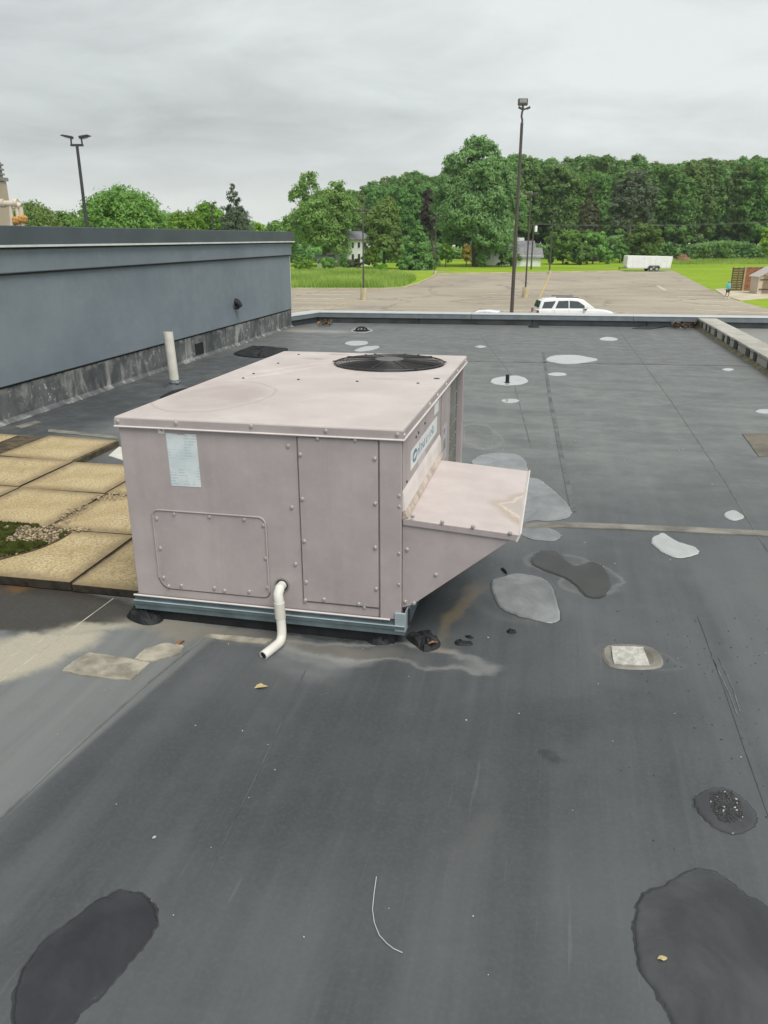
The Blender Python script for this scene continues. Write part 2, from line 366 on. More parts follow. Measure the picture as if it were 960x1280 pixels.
def make_hood_top():
    m = MT('weathered_hood_paint', 0.55, spec=0.4)
    n1 = m.noise(4, 6, 0.65); fi = m.noise(45, 5, 0.7)
    c = m.mix(m.rng(n1, 0.3, 0.7), (0.54, 0.47, 0.45), (0.64, 0.57, 0.545))
    c = m.mix(m.rng(fi, 0.55, 0.75, 0, 0.18), c, (0.5, 0.42, 0.39))
    sp = m.n.new('ShaderNodeSeparateXYZ')
    wob = m.n.new('ShaderNodeVectorMath'); wob.operation = 'MULTIPLY_ADD'; sb = m.n.new('ShaderNodeVectorMath'); sb.operation = 'SUBTRACT'
    m.l.new(m.noise(9, 5, 0.6, out='Color'), sb.inputs[0]); sb.inputs[1].default_value = (0.5, 0.5, 0.5)
    m.l.new(sb.outputs[0], wob.inputs[0]); wob.inputs[1].default_value = (0.10, 0.10, 0); m.l.new(m.tc.outputs['Object'], wob.inputs[2])
    m.l.new(wob.outputs[0], sp.inputs[0])
    # a dried wedge-shaped water stain pointing inwards from the lip
    d = m.math('SUBTRACT', m.math('SUBTRACT', 0.45, sp.outputs['X']), m.math('SUBTRACT', 0.115, m.math('MULTIPLY', m.math('ABSOLUTE', m.math('SUBTRACT', sp.outputs['Y'], 0.36)), 0.62)))
    c = m.mix(m.rng(d, -0.05, 0.02, 0.5, 0), c, (0.42, 0.385, 0.325))
    ring = m.math('MULTIPLY', m.rng(d, -0.022, 0.006), m.rng(d, 0.006, 0.05, 1, 0))
    c = m.mix(m.math('MULTIPLY', m.math('MULTIPLY', ring, m.rng(n1, 0.3, 0.6, 0.4, 1)), 0.6), c, (0.38, 0.28, 0.16))
    ring2 = m.math('MULTIPLY', m.rng(d, -0.035, -0.022), m.rng(d, -0.022, -0.008, 1, 0))
    c = m.mix(m.math('MULTIPLY', ring2, 0.6), c, (0.74, 0.62, 0.45))
    m.color(c); return m.m
M['hoodtop'] = make_hood_top()
M['edge'] = simple('pale_worn_paint_edge', (0.74, 0.68, 0.65), 0.5, var=0.08)
M['caulk'] = simple('tan_sealant', (0.50, 0.42, 0.35), 0.7, var=0.25, scale=14)
M['galv'] = simple('galvanized_steel', (0.165, 0.215, 0.235), 0.45, 0.35, var=0.2, scale=7)
M['galvlight'] = simple('galvanized_lip', (0.42, 0.50, 0.52), 0.4, 0.35, var=0.15, scale=9)
M['screw'] = simple('zinc_screw', (0.62, 0.58, 0.55), 0.35, 0.6, var=0.2, scale=80)
M['joint'] = simple('dark_sheet_joint', (0.17, 0.15, 0.15), 0.7, var=0.2)  # dark grey of the thin joints between panels
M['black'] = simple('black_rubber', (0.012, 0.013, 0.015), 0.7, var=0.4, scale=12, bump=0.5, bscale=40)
M['void'] = simple('dark_interior_metal', (0.02, 0.022, 0.024), 0.8, var=0.2)
M['wire'] = simple('dark_wire_guard', (0.055, 0.055, 0.056), 0.45, 0.3, var=0.2)
M['motor'] = simple('grey_motor_shell', (0.16, 0.155, 0.15), 0.5, 0.3, var=0.2)
M['pvc'] = simple('white_pvc', (0.76, 0.74, 0.67), 0.4, var=0.07, scale=10)
M['pvcold'] = simple('yellowed_pvc', (0.70, 0.68, 0.60), 0.5, var=0.10, scale=8)
def make_coil():
    m = MT('condenser_coil_fins', 0.6, 0.2)
    f = m.noise(1, 3, 0.5, m.mapping(scale=(200, 300, 4)))
    g = m.noise(8, 5, 0.6, m.mapping(scale=(1, 1, 2)))
    m.color(m.mix(m.rng(g, 0.5, 0.68, 0, 0.6), m.mix(m.rng(f, 0.3, 0.7), (0.20, 0.21, 0.185), (0.28, 0.29, 0.26)), (0.45, 0.47, 0.43)))
    m.bump(f, 0.4, 0.003); return m.m
M['coil'] = make_coil()
def make_paper():
    m = MT('faded_paper_label', 0.5)
    z = m.sepz()
    row = m.rng(m.math('SINE', m.math('MULTIPLY', z, 520.0)), 0.1, 0.5)
    words = m.rng(m.noise(1, 2, 0.4, m.mapping(scale=(75, 75, 12))), 0.47, 0.53)
    area = m.rng(m.noise(9, 1, 0.4, m.mapping(scale=(1, 1, 2.2))), 0.46, 0.5)
    ink = m.math('MULTIPLY', m.math('MULTIPLY', row, words), m.math('MULTIPLY', area, 0.45))
    base = m.mix(m.rng(m.noise(12, 3), 0.35, 0.65), (0.60, 0.68, 0.70), (0.72, 0.78, 0.79))
    m.color(m.mix(ink, base, (0.33, 0.42, 0.46))); return m.m
M['paper'] = make_paper()
M['white'] = simple('white_label_film', (0.80, 0.82, 0.80), 0.35, var=0.06)
M['palelabel'] = simple('faded_pale_label', (0.55, 0.51, 0.53), 0.5, var=0.08, scale=30)
M['blue'] = simple('faded_blue_ink', (0.16, 0.26, 0.38), 0.5, var=0.25, scale=40)
M['paleblue'] = simple('pale_blue_ink', (0.40, 0.49, 0.58), 0.5, var=0.2, scale=40)
# walls
def make_stucco():
    m = MT('blue_grey_stucco', 0.85, spec=0.25)
    n1 = m.noise(0.8, 6, 0.65, m.mapping(scale=(1, 1, 1.6))); st = m.noise(1, 4, 0.6, m.mapping(scale=(5, 5, 0.6))); fi = m.noise(60, 5, 0.75); md = m.noise(9, 6, 0.7)
    c = m.mix(m.rng(n1, 0.3, 0.7), (0.200, 0.236, 0.264), (0.252, 0.292, 0.320))
    c = m.mix(m.rng(st, 0.5, 0.75, 0, 0.18), c, (0.30, 0.345, 0.375))
    c = m.mix(m.rng(md, 0.52, 0.72, 0, 0.4), c, (0.29, 0.34, 0.37))
    m.color(m.mix(m.rng(fi, 0.3, 0.7, 0, 0.15), c, (0.15, 0.185, 0.215))); m.bump(fi, 0.5, 0.004); return m.m
M['stucco'] = make_stucco()
M['coping'] = simple('charcoal_coping_metal', (0.085, 0.105, 0.125), 0.45, 0.2, var=0.12, scale=2)
M['copingedge'] = simple('bare_metal_drip_edge', (0.80, 0.83, 0.84), 0.4, 0.3, var=0.1)
def make_flash():
    m = MT('stained_membrane_flashing', 0.6, spec=0.35)
    n1 = m.noise(2.5, 6, 0.7); st = m.noise(1, 5, 0.65, m.mapping(scale=(4.5, 4.5, 1.3)), dist=1.2); st2 = m.noise(1, 4, 0.6, m.mapping(scale=(2.2, 2.2, 0.5)))
    sp = m.noise(16, 5, 0.7); zz = m.sepz()
    c = m.mix(m.rng(n1, 0.3, 0.7), (0.065, 0.072, 0.075), (0.16, 0.17, 0.168))
    c = m.mix(m.math('MULTIPLY', m.rng(st, 0.47, 0.66), m.rng(st2, 0.38, 0.58, 0.05, 0.95)), c, (0.40, 0.40, 0.385))
    c = m.mix(m.math('MULTIPLY', m.rng(sp, 0.56, 0.64), m.rng(n1, 0.46, 0.6, 0, 0.9)), c, (0.58, 0.57, 0.53))
    c = m.mix(m.math('MULTIPLY', m.rng(zz, 0.24, 0.33), m.rng(m.noise(6, 6, 0.75), 0.45, 0.62, 0, 0.8)), c, (0.52, 0.51, 0.47))
    m.color(c); return m.m
M['flash'] = make_flash()
M['membrane_dark'] = simple('dark_membrane_upstand', (0.045, 0.052, 0.056), 0.5, var=0.35, scale=2.5, bump=0.4, bscale=9)
M['capmetal'] = simple('pale_cap_metal', (0.62, 0.65, 0.65), 0.4, 0.25, var=0.06)
M['caplip'] = simple('grey_cap_lip', (0.22, 0.25, 0.27), 0.45, 0.3, var=0.12)
M['palestrip'] = simple('pale_corner_bead', (0.72, 0.73, 0.71), 0.7, var=0.1)
def make_concrete(name, a, b, dark, sc=9):
    m = MT(name, 0.85, spec=0.25)
    n1 = m.noise(2.0, 6, 0.65); n2 = m.noise(sc * 9, 4, 0.7); v = m.voro(130)
    c = m.mix(m.rng(n1, 0.3, 0.72), a, b)
    c = m.mix(m.rng(n2, 0.45, 0.72, 0, 0.6), c, dark)
    c = m.mix(m.rng(v, 0.05, 0.25, 0.35, 0), c, tuple(min(1, x * 1.35) for x in b))
    m.color(c); m.bump(n2, 0.6, 0.004); return m
def make_paver():
    m = MT('tan_concrete_paver', 0.9, spec=0.2)
    oi = m.n.new('ShaderNodeObjectInfo')
    n1 = m.noise(3.5, 6, 0.7); n2 = m.noise(85, 4, 0.7); n3 = m.noise(14, 5, 0.7)
    c = m.mix(m.rng(n1, 0.3, 0.72), (0.51, 0.40, 0.22), (0.70, 0.58, 0.35))
    c = m.mix(m.math('MULTIPLY', oi.outputs['Random'], 0.3), c, (0.47, 0.365, 0.20))
    # edges of each slab hold dirt: distance from the slab's own centre
    sp = m.n.new('ShaderNodeSeparateXYZ'); m.l.new(m.tc.outputs['Generated'], sp.inputs[0])
    def edge(s): return m.math('ABSOLUTE', m.math('SUBTRACT', s, 0.5))
    d = m.math('MAXIMUM', edge(sp.outputs['X']), edge(sp.outputs['Y']))
    d = m.math('ADD', d, m.math('MULTIPLY', m.math('SUBTRACT', n3, 0.5), 0.26))
    c = m.mix(m.rng(d, 0.33, 0.53, 0, 0.85), c, (0.19, 0.145, 0.09))
    c = m.mix(m.rng(n2, 0.45, 0.60, 0, 0.8), c, (0.32, 0.24, 0.13))
    c = m.mix(m.rng(n2, 0.25, 0.40, 0.4, 0), c, (0.66, 0.55, 0.34))
    m.color(c); m.bump(n2, 0.8, 0.006); return m.m
M['paver'] = make_paver()
M['paverdirt'] = simple('brown_joint_dirt', (0.10, 0.078, 0.048), 0.95, var=0.5, scale=16, bump=1.0, bscale=60)
M['paveredge'] = simple('dirt_shadow_paver_edge', (0.035, 0.028, 0.02), 0.95, var=0.5, scale=20, bump=0.8, bscale=60)  # near black for dirt and for the shadow along the slab sides
M['curb'] = make_concrete('weathered_grey_concrete', (0.20, 0.20, 0.175), (0.36, 0.35, 0.31), (0.11, 0.11, 0.085)).m
M['moss'] = simple('green_moss', (0.055, 0.068, 0.016), 0.95, var=0.5, scale=18, bump=1.0, bscale=50, spec=0.1)
M['pebble'] = simple('pale_pebble', (0.40, 0.32, 0.20), 0.8, var=0.6, scale=60)
M['palestone'] = simple('pale_chip_fill', (0.50, 0.49, 0.44), 0.9, var=0.25, scale=50, bump=1.0, bscale=120)
M['darkstone'] = simple('dark_wet_gravel', (0.035, 0.036, 0.036), 0.5, var=0.4, scale=40)
M['patch'] = simple('sun_bleached_patch', (0.34, 0.315, 0.25), 0.75, var=0.42, scale=9, bump=0.3)
M['brownpatch'] = simple('brown_worn_patch', (0.165, 0.145, 0.115), 0.75, var=0.3, scale=4)
M['seam'] = simple('beige_seam_tape', (0.215, 0.205, 0.175), 0.7, var=0.35, scale=5)
M['seamdark'] = simple('grey_lap_seam', (0.085, 0.092, 0.095), 0.55, var=0.35, scale=4)
M['seampalest'] = simple('chalky_lap_scuff', (0.17, 0.175, 0.168), 0.7, var=0.4, scale=25)
M['siltlap'] = simple('silty_lap_edge', (0.52, 0.48, 0.38), 0.8, var=0.3, scale=9)
M['lapdust'] = simple('dusty_lap_edge', (0.125, 0.132, 0.129), 0.6, var=0.35, scale=6)
M['lapedge'] = simple('worn_lap_edge', (0.088, 0.094, 0.096), 0.55, var=0.35, scale=9)
M['seampale'] = simple('pale_lap_seam', (0.15, 0.155, 0.15), 0.6, var=0.35, scale=4)
def make_water(name, col):
    m = MT(name, 0.03, spec=0.5); m.b.inputs['IOR'].default_value = 1.33
    m.color(m.mix(m.rng(m.noise(3.5, 6, 0.65, dist=0.8), 0.3, 0.7), tuple(c * 0.86 for c in col), tuple(c * 1.06 for c in col))); return m.m
M['wetrim'] = simple('wet_dark_membrane', (0.042, 0.045, 0.047), 0.22, var=0.3, scale=9)
def make_film(name, tint, milk, mf, rough=0.02):
    # a thin film of rain water: mirror by fresnel, the wet membrane seen through it, a little suspended silt
    m = MT(name, 0.9, spec=0.0); n, l = m.n, m.l
    sw = m.noise(3.0, 6, 0.65, dist=0.7)
    m.color(m.mix(m.rng(sw, 0.3, 0.7), tuple(c * 0.8 for c in milk), tuple(c * 1.15 for c in milk)))
    tr = n.new('ShaderNodeBsdfTransparent'); tr.inputs[0].default_value = tuple(tint) + (1,)
    gl = n.new('ShaderNodeBsdfGlossy'); gl.inputs['Roughness'].default_value = rough; gl.inputs['Color'].default_value = (1, 1, 1, 1)
    fr = n.new('ShaderNodeFresnel'); fr.inputs['IOR'].default_value = 1.36
    m1 = n.new('ShaderNodeMixShader'); m.put(m1.inputs[0], m.rng(sw, 0.25, 0.75, max(0.0, mf - 0.12), min(1.0, mf + 0.12))); l.new(tr.outputs[0], m1.inputs[1]); l.new(m.b.outputs[0], m1.inputs[2])
    m2 = n.new('ShaderNodeMixShader'); l.new(fr.outputs[0], m2.inputs[0]); l.new(m1.outputs[0], m2.inputs[1]); l.new(gl.outputs[0], m2.inputs[2])
    l.new(m2.outputs[0], n['Material Output'].inputs['Surface']); return m.m
M['water'] = make_film('rain_water_film', (0.50, 0.51, 0.55), (0.085, 0.088, 0.098), 0.45)
M['waterright'] = make_film('paler_rain_water_film', (0.66, 0.67, 0.70), (0.13, 0.135, 0.143), 0.45)  # paler film for the puddles on the right
M['waterpale'] = make_film('silty_sky_pale_water', (0.9, 0.9, 0.9), (0.29, 0.304, 0.308), 0.75)  # silt colour lifted for the pale sky reflected in it
M['waterbright'] = make_water('sky_white_rain_water', (0.46, 0.48, 0.475))  # opaque pale colour painted in for the reflected sky
M['damp'] = make_film('damp_mud_film', (0.62, 0.63, 0.60), (0.07, 0.073, 0.068), 0.5, 0.3)
M['dryleaf'] = simple('dry_leaf', (0.33, 0.17, 0.08), 0.8, var=0.4, scale=20)
M['darkleaf'] = simple('dull_brown_leaf', (0.10, 0.062, 0.042), 0.8, var=0.4, scale=20)
M['strawleaf'] = simple('straw_leaf', (0.55, 0.44, 0.22), 0.8, var=0.3, scale=20)
M['twine'] = simple('pale_wire', (0.50, 0.52, 0.50), 0.5, var=0.15)
# ground
def make_lawn():
    m = MT('mown_lawn', 0.95, spec=0.1)
    geo = m.n.new('ShaderNodeNewGeometry'); p = geo.outputs['Position']
    n1 = m.noise(0.06, 5, 0.6, p); n2 = m.noise(0.5, 5, 0.7, p); n3 = m.noise(5, 3, 0.7, p)
    c = m.mix(m.rng(n1, 0.3, 0.7), (0.22, 0.36, 0.02), (0.35, 0.48, 0.035))
    c = m.mix(m.rng(n2, 0.4, 0.75, 0, 0.5), c, (0.11, 0.21, 0.025))
    c = m.mix(m.rng(n3, 0.3, 0.7, 0, 0.3), c, (0.26, 0.36, 0.06))
    m.color(c); m.bump(n3, 0.8, 0.08); return m.m
M['lawn'] = make_lawn()
def make_asphalt():
    m = MT('sun_bleached_asphalt', 0.85, spec=0.25)
    geo = m.n.new('ShaderNodeNewGeometry'); p = geo.outputs['Position']
    r = m.mapping(p, rot=(0, 0, YAW))
    n1 = m.noise(0.07, 6, 0.65, r); n2 = m.noise(1, 5, 0.6, m.mapping(r, scale=(0.05, 0.5, 1))); n3 = m.noise(2.5, 4, 0.7, r)
    c = m.mix(m.rng(n1, 0.3, 0.7), (0.355, 0.306, 0.236), (0.465, 0.408, 0.318))
    c = m.mix(m.rng(n2, 0.5, 0.7, 0, 0.45), c, (0.53, 0.48, 0.39))
    c = m.mix(m.rng(m.noise(0.13, 5, 0.7, m.mapping(p, loc=(7, 3, 0))), 0.56, 0.68, 0, 0.65), c, (0.27, 0.26, 0.245))
    e = m.n.new('ShaderNodeTexVoronoi'); e.feature = 'DISTANCE_TO_EDGE'; e.inputs['Scale'].default_value = 0.085
    wv = m.n.new('ShaderNodeVectorMath'); wv.operation = 'MULTIPLY_ADD'; m.l.new(m.noise(0.5, 4, 0.6, p, out='Color'), wv.inputs[0]); wv.inputs[1].default_value = (3, 3, 0); m.l.new(p, wv.inputs[2])
    m.l.new(wv.outputs[0], e.inputs['Vector'])
    c = m.mix(m.rng(e.outputs['Distance'], 0.004, 0.018, 0.42, 0), c, (0.10, 0.10, 0.098))
    c = m.mix(m.rng(n3, 0.4, 0.75, 0, 0.2), c, (0.16, 0.15, 0.14))
    m.color(c); return m.m
M['asphalt'] = make_asphalt()
M['kerb'] = simple('pale_kerb_concrete', (0.50, 0.44, 0.30), 0.85, var=0.2, scale=0.6)
M['pad'] = simple('cream_concrete_pad', (0.58, 0.51, 0.38), 0.85, var=0.15, scale=0.7)
M['gravel'] = simple('pale_gravel_path', (0.42, 0.38, 0.28), 0.95, var=0.25, scale=0.8)
M['lineyellow'] = simple('worn_yellow_line', (0.60, 0.42, 0.10), 0.8, var=0.3, scale=1.5)
M['linepale'] = simple('worn_pale_line', (0.56, 0.50, 0.37), 0.8, var=0.25, scale=1.5)
M['dirt'] = simple('brown_soil', (0.22, 0.12, 0.065), 0.95, var=0.4, scale=1.2, bump=1.0, bscale=4)
# vegetation
def make_leaf(name, a, b, trans=0.45):
    m = MT(name, 0.6, spec=0.25)
    at = m.n.new('ShaderNodeAttribute'); at.attribute_name = 'tint'
    oi = m.n.new('ShaderNodeObjectInfo')
    c = m.mix(at.outputs['Fac'], a, b)
    hs = m.n.new('ShaderNodeHueSaturation'); m.put(hs.inputs['Color'], c)
    m.put(hs.inputs['Hue'], m.math('ADD', 0.485, m.math('MULTIPLY', oi.outputs['Random'], 0.035)))
    m.put(hs.inputs['Value'], m.math('ADD', 0.80, m.math('MULTIPLY', oi.outputs['Random'], 0.5)))
    m.color(hs.outputs[0])
    tr = m.n.new('ShaderNodeBsdfTranslucent'); m.l.new(hs.outputs[0], tr.inputs['Color'])
    mx = m.n.new('ShaderNodeMixShader'); mx.inputs[0].default_value = trans
    out = m.n['Material Output']; m.l.new(m.b.outputs[0], mx.inputs[1]); m.l.new(tr.outputs[0], mx.inputs[2]); m.l.new(mx.outputs[0], out.inputs['Surface'])
    return m.m
M['leaf_wood'] = make_leaf('wood_leaves', (0.102, 0.218, 0.07), (0.321, 0.488, 0.152))
M['leaf_dark'] = make_leaf('dark_leaves', (0.102, 0.227, 0.07), (0.289, 0.473, 0.129))
M['leaf_mid'] = make_leaf('mid_green_leaves', (0.112, 0.233, 0.045), (0.304, 0.483, 0.121))
M['leaf_light'] = make_leaf('pale_green_leaves', (0.152, 0.294, 0.061), (0.378, 0.557, 0.173))
M['leaf_poplar'] = make_leaf('poplar_leaves', (0.112, 0.203, 0.066), (0.347, 0.483, 0.199))
M['leaf_bright'] = make_leaf('bright_green_leaves', (0.144, 0.3, 0.036), (0.294, 0.493, 0.071))
M['leaf_lime'] = make_leaf('lime_leaves', (0.271, 0.413, 0.041), (0.47, 0.605, 0.101))
M['leaf_blue'] = make_leaf('blue_green_needles', (0.13, 0.19, 0.11), (0.27, 0.34, 0.22))
M['leaf_brown'] = make_leaf('dull_spruce_needles', (0.13, 0.16, 0.08), (0.28, 0.32, 0.17))
M['leaf_purple'] = make_leaf('purple_leaves', (0.055, 0.045, 0.045), (0.12, 0.09, 0.085))
M['leaf_orange'] = make_leaf('orange_leaves', (0.354, 0.248, 0.059), (0.47, 0.336, 0.09))
M['blade'] = make_leaf('tall_grass_blades', (0.24, 0.36, 0.05), (0.50, 0.60, 0.17))
M['bark'] = simple('grey_brown_bark', (0.10, 0.085, 0.065), 0.95, var=0.35, scale=3)
M['barkpale'] = simple('pale_bark', (0.22, 0.20, 0.17), 0.95, var=0.3, scale=3)
# objects of the lot
M['pole'] = simple('bronze_pole_paint', (0.095, 0.082, 0.075), 0.5, 0.2, var=0.15, scale=1.5)
M['poledark'] = simple('charcoal_pole_paint', (0.055, 0.06, 0.065), 0.5, 0.2, var=0.15, scale=1.5)
M['lens'] = simple('grey_lamp_lens', (0.30, 0.32, 0.32), 0.25, var=0.1)
M['yellowbase'] = simple('yellow_concrete_base', (0.56, 0.49, 0.31), 0.85, var=0.25, scale=1.2)
def carpaint(name, col):
    m = MT(name, 0.25); m.b.inputs['Coat Weight'].default_value = 0.6; m.b.inputs['Coat Roughness'].default_value = 0.05
    m.color(m.mix(m.rng(m.noise(2, 3), 0.3, 0.7, 0, 1), tuple(c * 0.95 for c in col), col)); return m.m
M['carwhite'] = carpaint('white_car_paint', (0.86, 0.87, 0.87))
M['carglass'] = simple('tinted_car_glass', (0.05, 0.065, 0.07), 0.06, var=0.1, spec=0.7)
M['carblack'] = simple('black_car_trim', (0.02, 0.02, 0.022), 0.5, var=0.2)
M['tyre'] = simple('tyre_rubber', (0.025, 0.025, 0.026), 0.85, var=0.2)
M['rim'] = simple('alloy_rim', (0.55, 0.56, 0.57), 0.3, 0.7, var=0.1)
M['tail'] = simple('red_lamp_plastic', (0.25, 0.03, 0.03), 0.3, var=0.1)
M['lampglass'] = simple('clear_lamp_plastic', (0.55, 0.57, 0.58), 0.15, var=0.1)
def make_siding(name, col, n):
    m = MT(name, 0.6, spec=0.3); z = m.sepz()
    m.color(m.mix(m.rng(m.noise(0.7, 4), 0.3, 0.7), tuple(c * 0.92 for c in col), col)); return m.m
M['siding'] = make_siding('white_siding', (0.82, 0.83, 0.84), 20)
M['shingle'] = simple('grey_shingles', (0.20, 0.205, 0.22), 0.9, var=0.25, scale=1.2)
M['shinglelight'] = simple('pale_grey_shingles', (0.24, 0.24, 0.25), 0.9, var=0.2, scale=1.2)
M['glass'] = simple('dark_window_glass', (0.03, 0.035, 0.04), 0.08, var=0.2, spec=0.7)
M['trailerwhite'] = simple('white_trailer_skin', (0.86, 0.87, 0.865), 0.35, var=0.04, scale=1.0)
M['woodred'] = simple('red_brown_boards', (0.30, 0.135, 0.060), 0.85, var=0.3, scale=3)
M['wooddark'] = simple('dark_weathered_boards', (0.14, 0.09, 0.055), 0.9, var=0.35, scale=3)
M['woodpost'] = simple('pale_post', (0.42, 0.36, 0.20), 0.85, var=0.2, scale=2)
M['shedwall'] = simple('cream_shed_plastic', (0.58, 0.50, 0.40), 0.7, var=0.08)
M['sheddoor'] = simple('taupe_shed_door', (0.26, 0.20, 0.13), 0.8, var=0.2, scale=4)
M['shedroof'] = simple('pale_shed_roof', (0.52, 0.48, 0.46), 0.7, var=0.1)
M['hinge'] = simple('dark_strap_hinge', (0.05, 0.04, 0.035), 0.6, var=0.2)
M['beige'] = simple('beige_duct_paint', (0.52, 0.44, 0.32), 0.6, var=0.1, scale=1.5)
M['louvre'] = simple('grey_louvre_metal', (0.30, 0.29, 0.27), 0.5, 0.2, var=0.1)
M['gaspipe'] = simple('cream_gas_pipe', (0.66, 0.58, 0.46), 0.5, var=0.15, scale=6)
M['orange'] = simple('orange_valve_paint', (0.55, 0.30, 0.08), 0.5, var=0.3, scale=20)
M['skin'] = simple('skin', (0.45, 0.28, 0.20), 0.55, var=0.06, scale=8)
M['turq'] = simple('turquoise_cloth', (0.12, 0.50, 0.52), 0.85, var=0.25, scale=9)
M['shorts'] = simple('dark_cloth', (0.03, 0.035, 0.045), 0.9, var=0.2, scale=9)
M['hair'] = simple('fair_hair', (0.42, 0.36, 0.27), 0.6, var=0.2, scale=30)
M['shoe'] = simple('white_shoe', (0.75, 0.74, 0.72), 0.6, var=0.05)

# =================================================================== THE SETTING
def sheet(name, pts, z, mat, parent=None, thick=0.0, kind='structure'):
    b = MB(); b.prism([(p[0], p[1]) for p in pts], z - thick if thick else z - 0.002, z)
    o = b.build(name, mat, parent)
    if kind and parent is None: o['kind'] = kind
    return o
# ground and parking lot
g = MB(); g.add([(-520, -80, GZ), (520, -80, GZ), (520, 560, GZ), (-520, 560, GZ)], [(0, 1, 2, 3)])
structure(g.build('ground', M['lawn']))
lot_edge = [P(545, 343, GZ), P(841, 338, GZ), P(870, 353, GZ), P(905, 370, GZ), P(925, 377, GZ), P(960, 386, GZ), P(1060, 412, GZ)]
lot = [Vector((-70, -40, 0)), Vector((-70, P(200, 361, GZ).y, 0)), P(200, 361, GZ), P(480, 361.5, GZ), P(505, 360, GZ), P(522, 355, GZ), P(538, 348, GZ)] + lot_edge + [Vector((60, 10, 0)), Vector((60, -40, 0))]
LZ = GZ + 0.02
lot_o = structure(sheet('parking_lot', lot, LZ, M['asphalt']))
def ribbon(pts, wdt, z0, z1, name, mat, parent=None):
    b = MB(); L_, R_ = [], []
    for i, p in enumerate(pts):
        t = (pts[min(i + 1, len(pts) - 1)] - pts[max(i - 1, 0)]); t.z = 0; t.normalize(); nrm = Vector((-t.y, t.x, 0))
        L_.append(p + nrm * wdt / 2); R_.append(p - nrm * wdt / 2)
    n = len(pts); vs = []
    for q in (L_, R_):
        for z in (z0, z1): vs += [(p.x, p.y, z) for p in q]
    fs = []
    for i in range(n - 1):
        a, b_, c, d = i, n + i, 2 * n + i, 3 * n + i
        fs += [(b_, b_ + 1, d + 1, d), (a, a + 1, b_ + 1, b_), (c, d, d + 1, c + 1), (a, c, c + 1, a + 1)]
    fs += [(0, n, 3 * n, 2 * n), (n - 1, 3 * n - 1, 4 * n - 1, 2 * n - 1)]
    return b.add(vs, fs).build(name, mat, parent)
structure(ribbon([P(x, y, GZ) for x, y in ((200, 361), (300, 361.2), (430, 361.5), (480, 361.5), (505, 360), (522, 355), (538, 348), (546, 343))], 0.3, GZ, GZ + 0.15, 'kerb', M['kerb']))
structure(ribbon([P(x, y, GZ) for x, y in ((546, 342.6), (620, 341.6), (700, 340.4), (760, 339.4), (783, 339))], 1.3, GZ, GZ + 0.13, 'kerb', M['kerb']))
pad = [P(893, 362, GZ), P(905, 361, GZ), P(930, 364, GZ), P(1020, 366, GZ), P(1060, 383, GZ), P(975, 372, GZ), P(925, 376, GZ), P(905, 370, GZ)]
structure(sheet('concrete_pad', pad, GZ + 0.05, M['pad'], thick=0.05))
structure(ribbon([P(x, y, GZ) for x, y in ((372, 338.5), (400, 337), (440, 337.4), (480, 339), (520, 340), (560, 339.5))], 1.6, GZ + 0.004, GZ + 0.03, 'gravel_path', M['gravel']))
# painted lines (children of the lot)
def pline(a, b, wd, mat):
    ribbon([P(*a, LZ), P(*b, LZ)], wd, LZ - 0.004, LZ + 0.004, 'parking_line', mat, lot_o)
pline((662, 400), (687, 345), 0.14, M['lineyellow'])
pline((392, 389), (462, 371), 0.12, M['lineyellow'])
for i, y in enumerate((364, 368, 373, 378.5, 385)):
    pline((372 - i * 2, y), (448 - i * 9, y + 0.4), 0.40, M['linepale'])
    pline((600 + i * 2, y + 3), (662 - i * 2, y + 3), 0.35, M['linepale'])
for i, (x0, y0, x1, y1) in enumerate(((838, 362, 880, 362), (842, 366, 898, 367), (847, 370.5, 915, 372), (853, 375.5, 930, 377.5), (860, 381, 948, 384), (868, 387, 965, 391), (822, 357, 832, 363))):
    pline((x0, y0), (x1, y1), 0.45, M['linepale'])
# roof deck
ROOF_FAR = 15.62
cornA, cornB = P(398, 403.0), P(1010, 411.5)       # foot of the far parapet
walldir = VA
wallA, wallB = P(3, 531), P(364, 408.5)
roof_poly = [UV(-22, -9), UV(14, -9), cornB + UA * 7 + VA * 0.3, cornB + VA * 0.3, cornA + VA * 0.3, cornA - UA * 0.32 + VA * 0.3, UV(-22, 15.2)]
roof = MB(); roof.prism([(p.x, p.y) for p in roof_poly], -0.4, 0.0)
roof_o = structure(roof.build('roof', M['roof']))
wl = MB(); wl.prism([((p - VA * 0.05).x, (p - VA * 0.05).y) for p in roof_poly], GZ, -0.402)
structure(wl.build('building_wall', M['stucco']))

# roof seams: children of the roof
def seam(pts, wd, mat, h=0.004, name='seam_strip'):
    q = [P(*p) for p in pts]
    return ribbon(q, wd, -0.002, h, name, mat, roof_o)
seam([(652, 658), (700, 656.5), (780, 659), (870, 663), (980, 668.5)], 0.085, M['seam'], 0.005)
seam([(586, 451.5), (700, 453.5), (830, 455.5), (945, 457.5)], 0.07, M['seampale'])
seam([(679, 440), (688, 500), (702, 570), (717, 640)], 0.035, M['lapdust'])
seam([(872, 770), (905, 860), (932, 940), (975, 1060)], 0.003, M['lapedge'], 0.002)
seam([(890, 822), (912, 868), (922, 895)], 0.003, M['seampalest'], 0.002)
seam([(898, 822), (916, 860), (925, 890)], 0.003, M['seampalest'], 0.002)
seam([(0, 1024), (80, 948), (190, 850), (262, 792)], 0.009, M['seampale'], 0.003)
seam([(600, 418), (640, 470), (664, 560)], 0.010, M['lapdust'], 0.0015)
seam([(770, 408), (838, 500), (905, 600), (960, 690)], 0.010, M['lapdust'], 0.0015)
seam([(382, 838), (330, 950), (262, 1090)], 0.004, M['lapedge'], 0.0012)
seam([(0, 852), (70, 801), (142, 748)], 0.004, M['siltlap'], 0.0015)
seam([(0, 828), (63, 794)], 0.003, M['siltlap'], 0.0015)
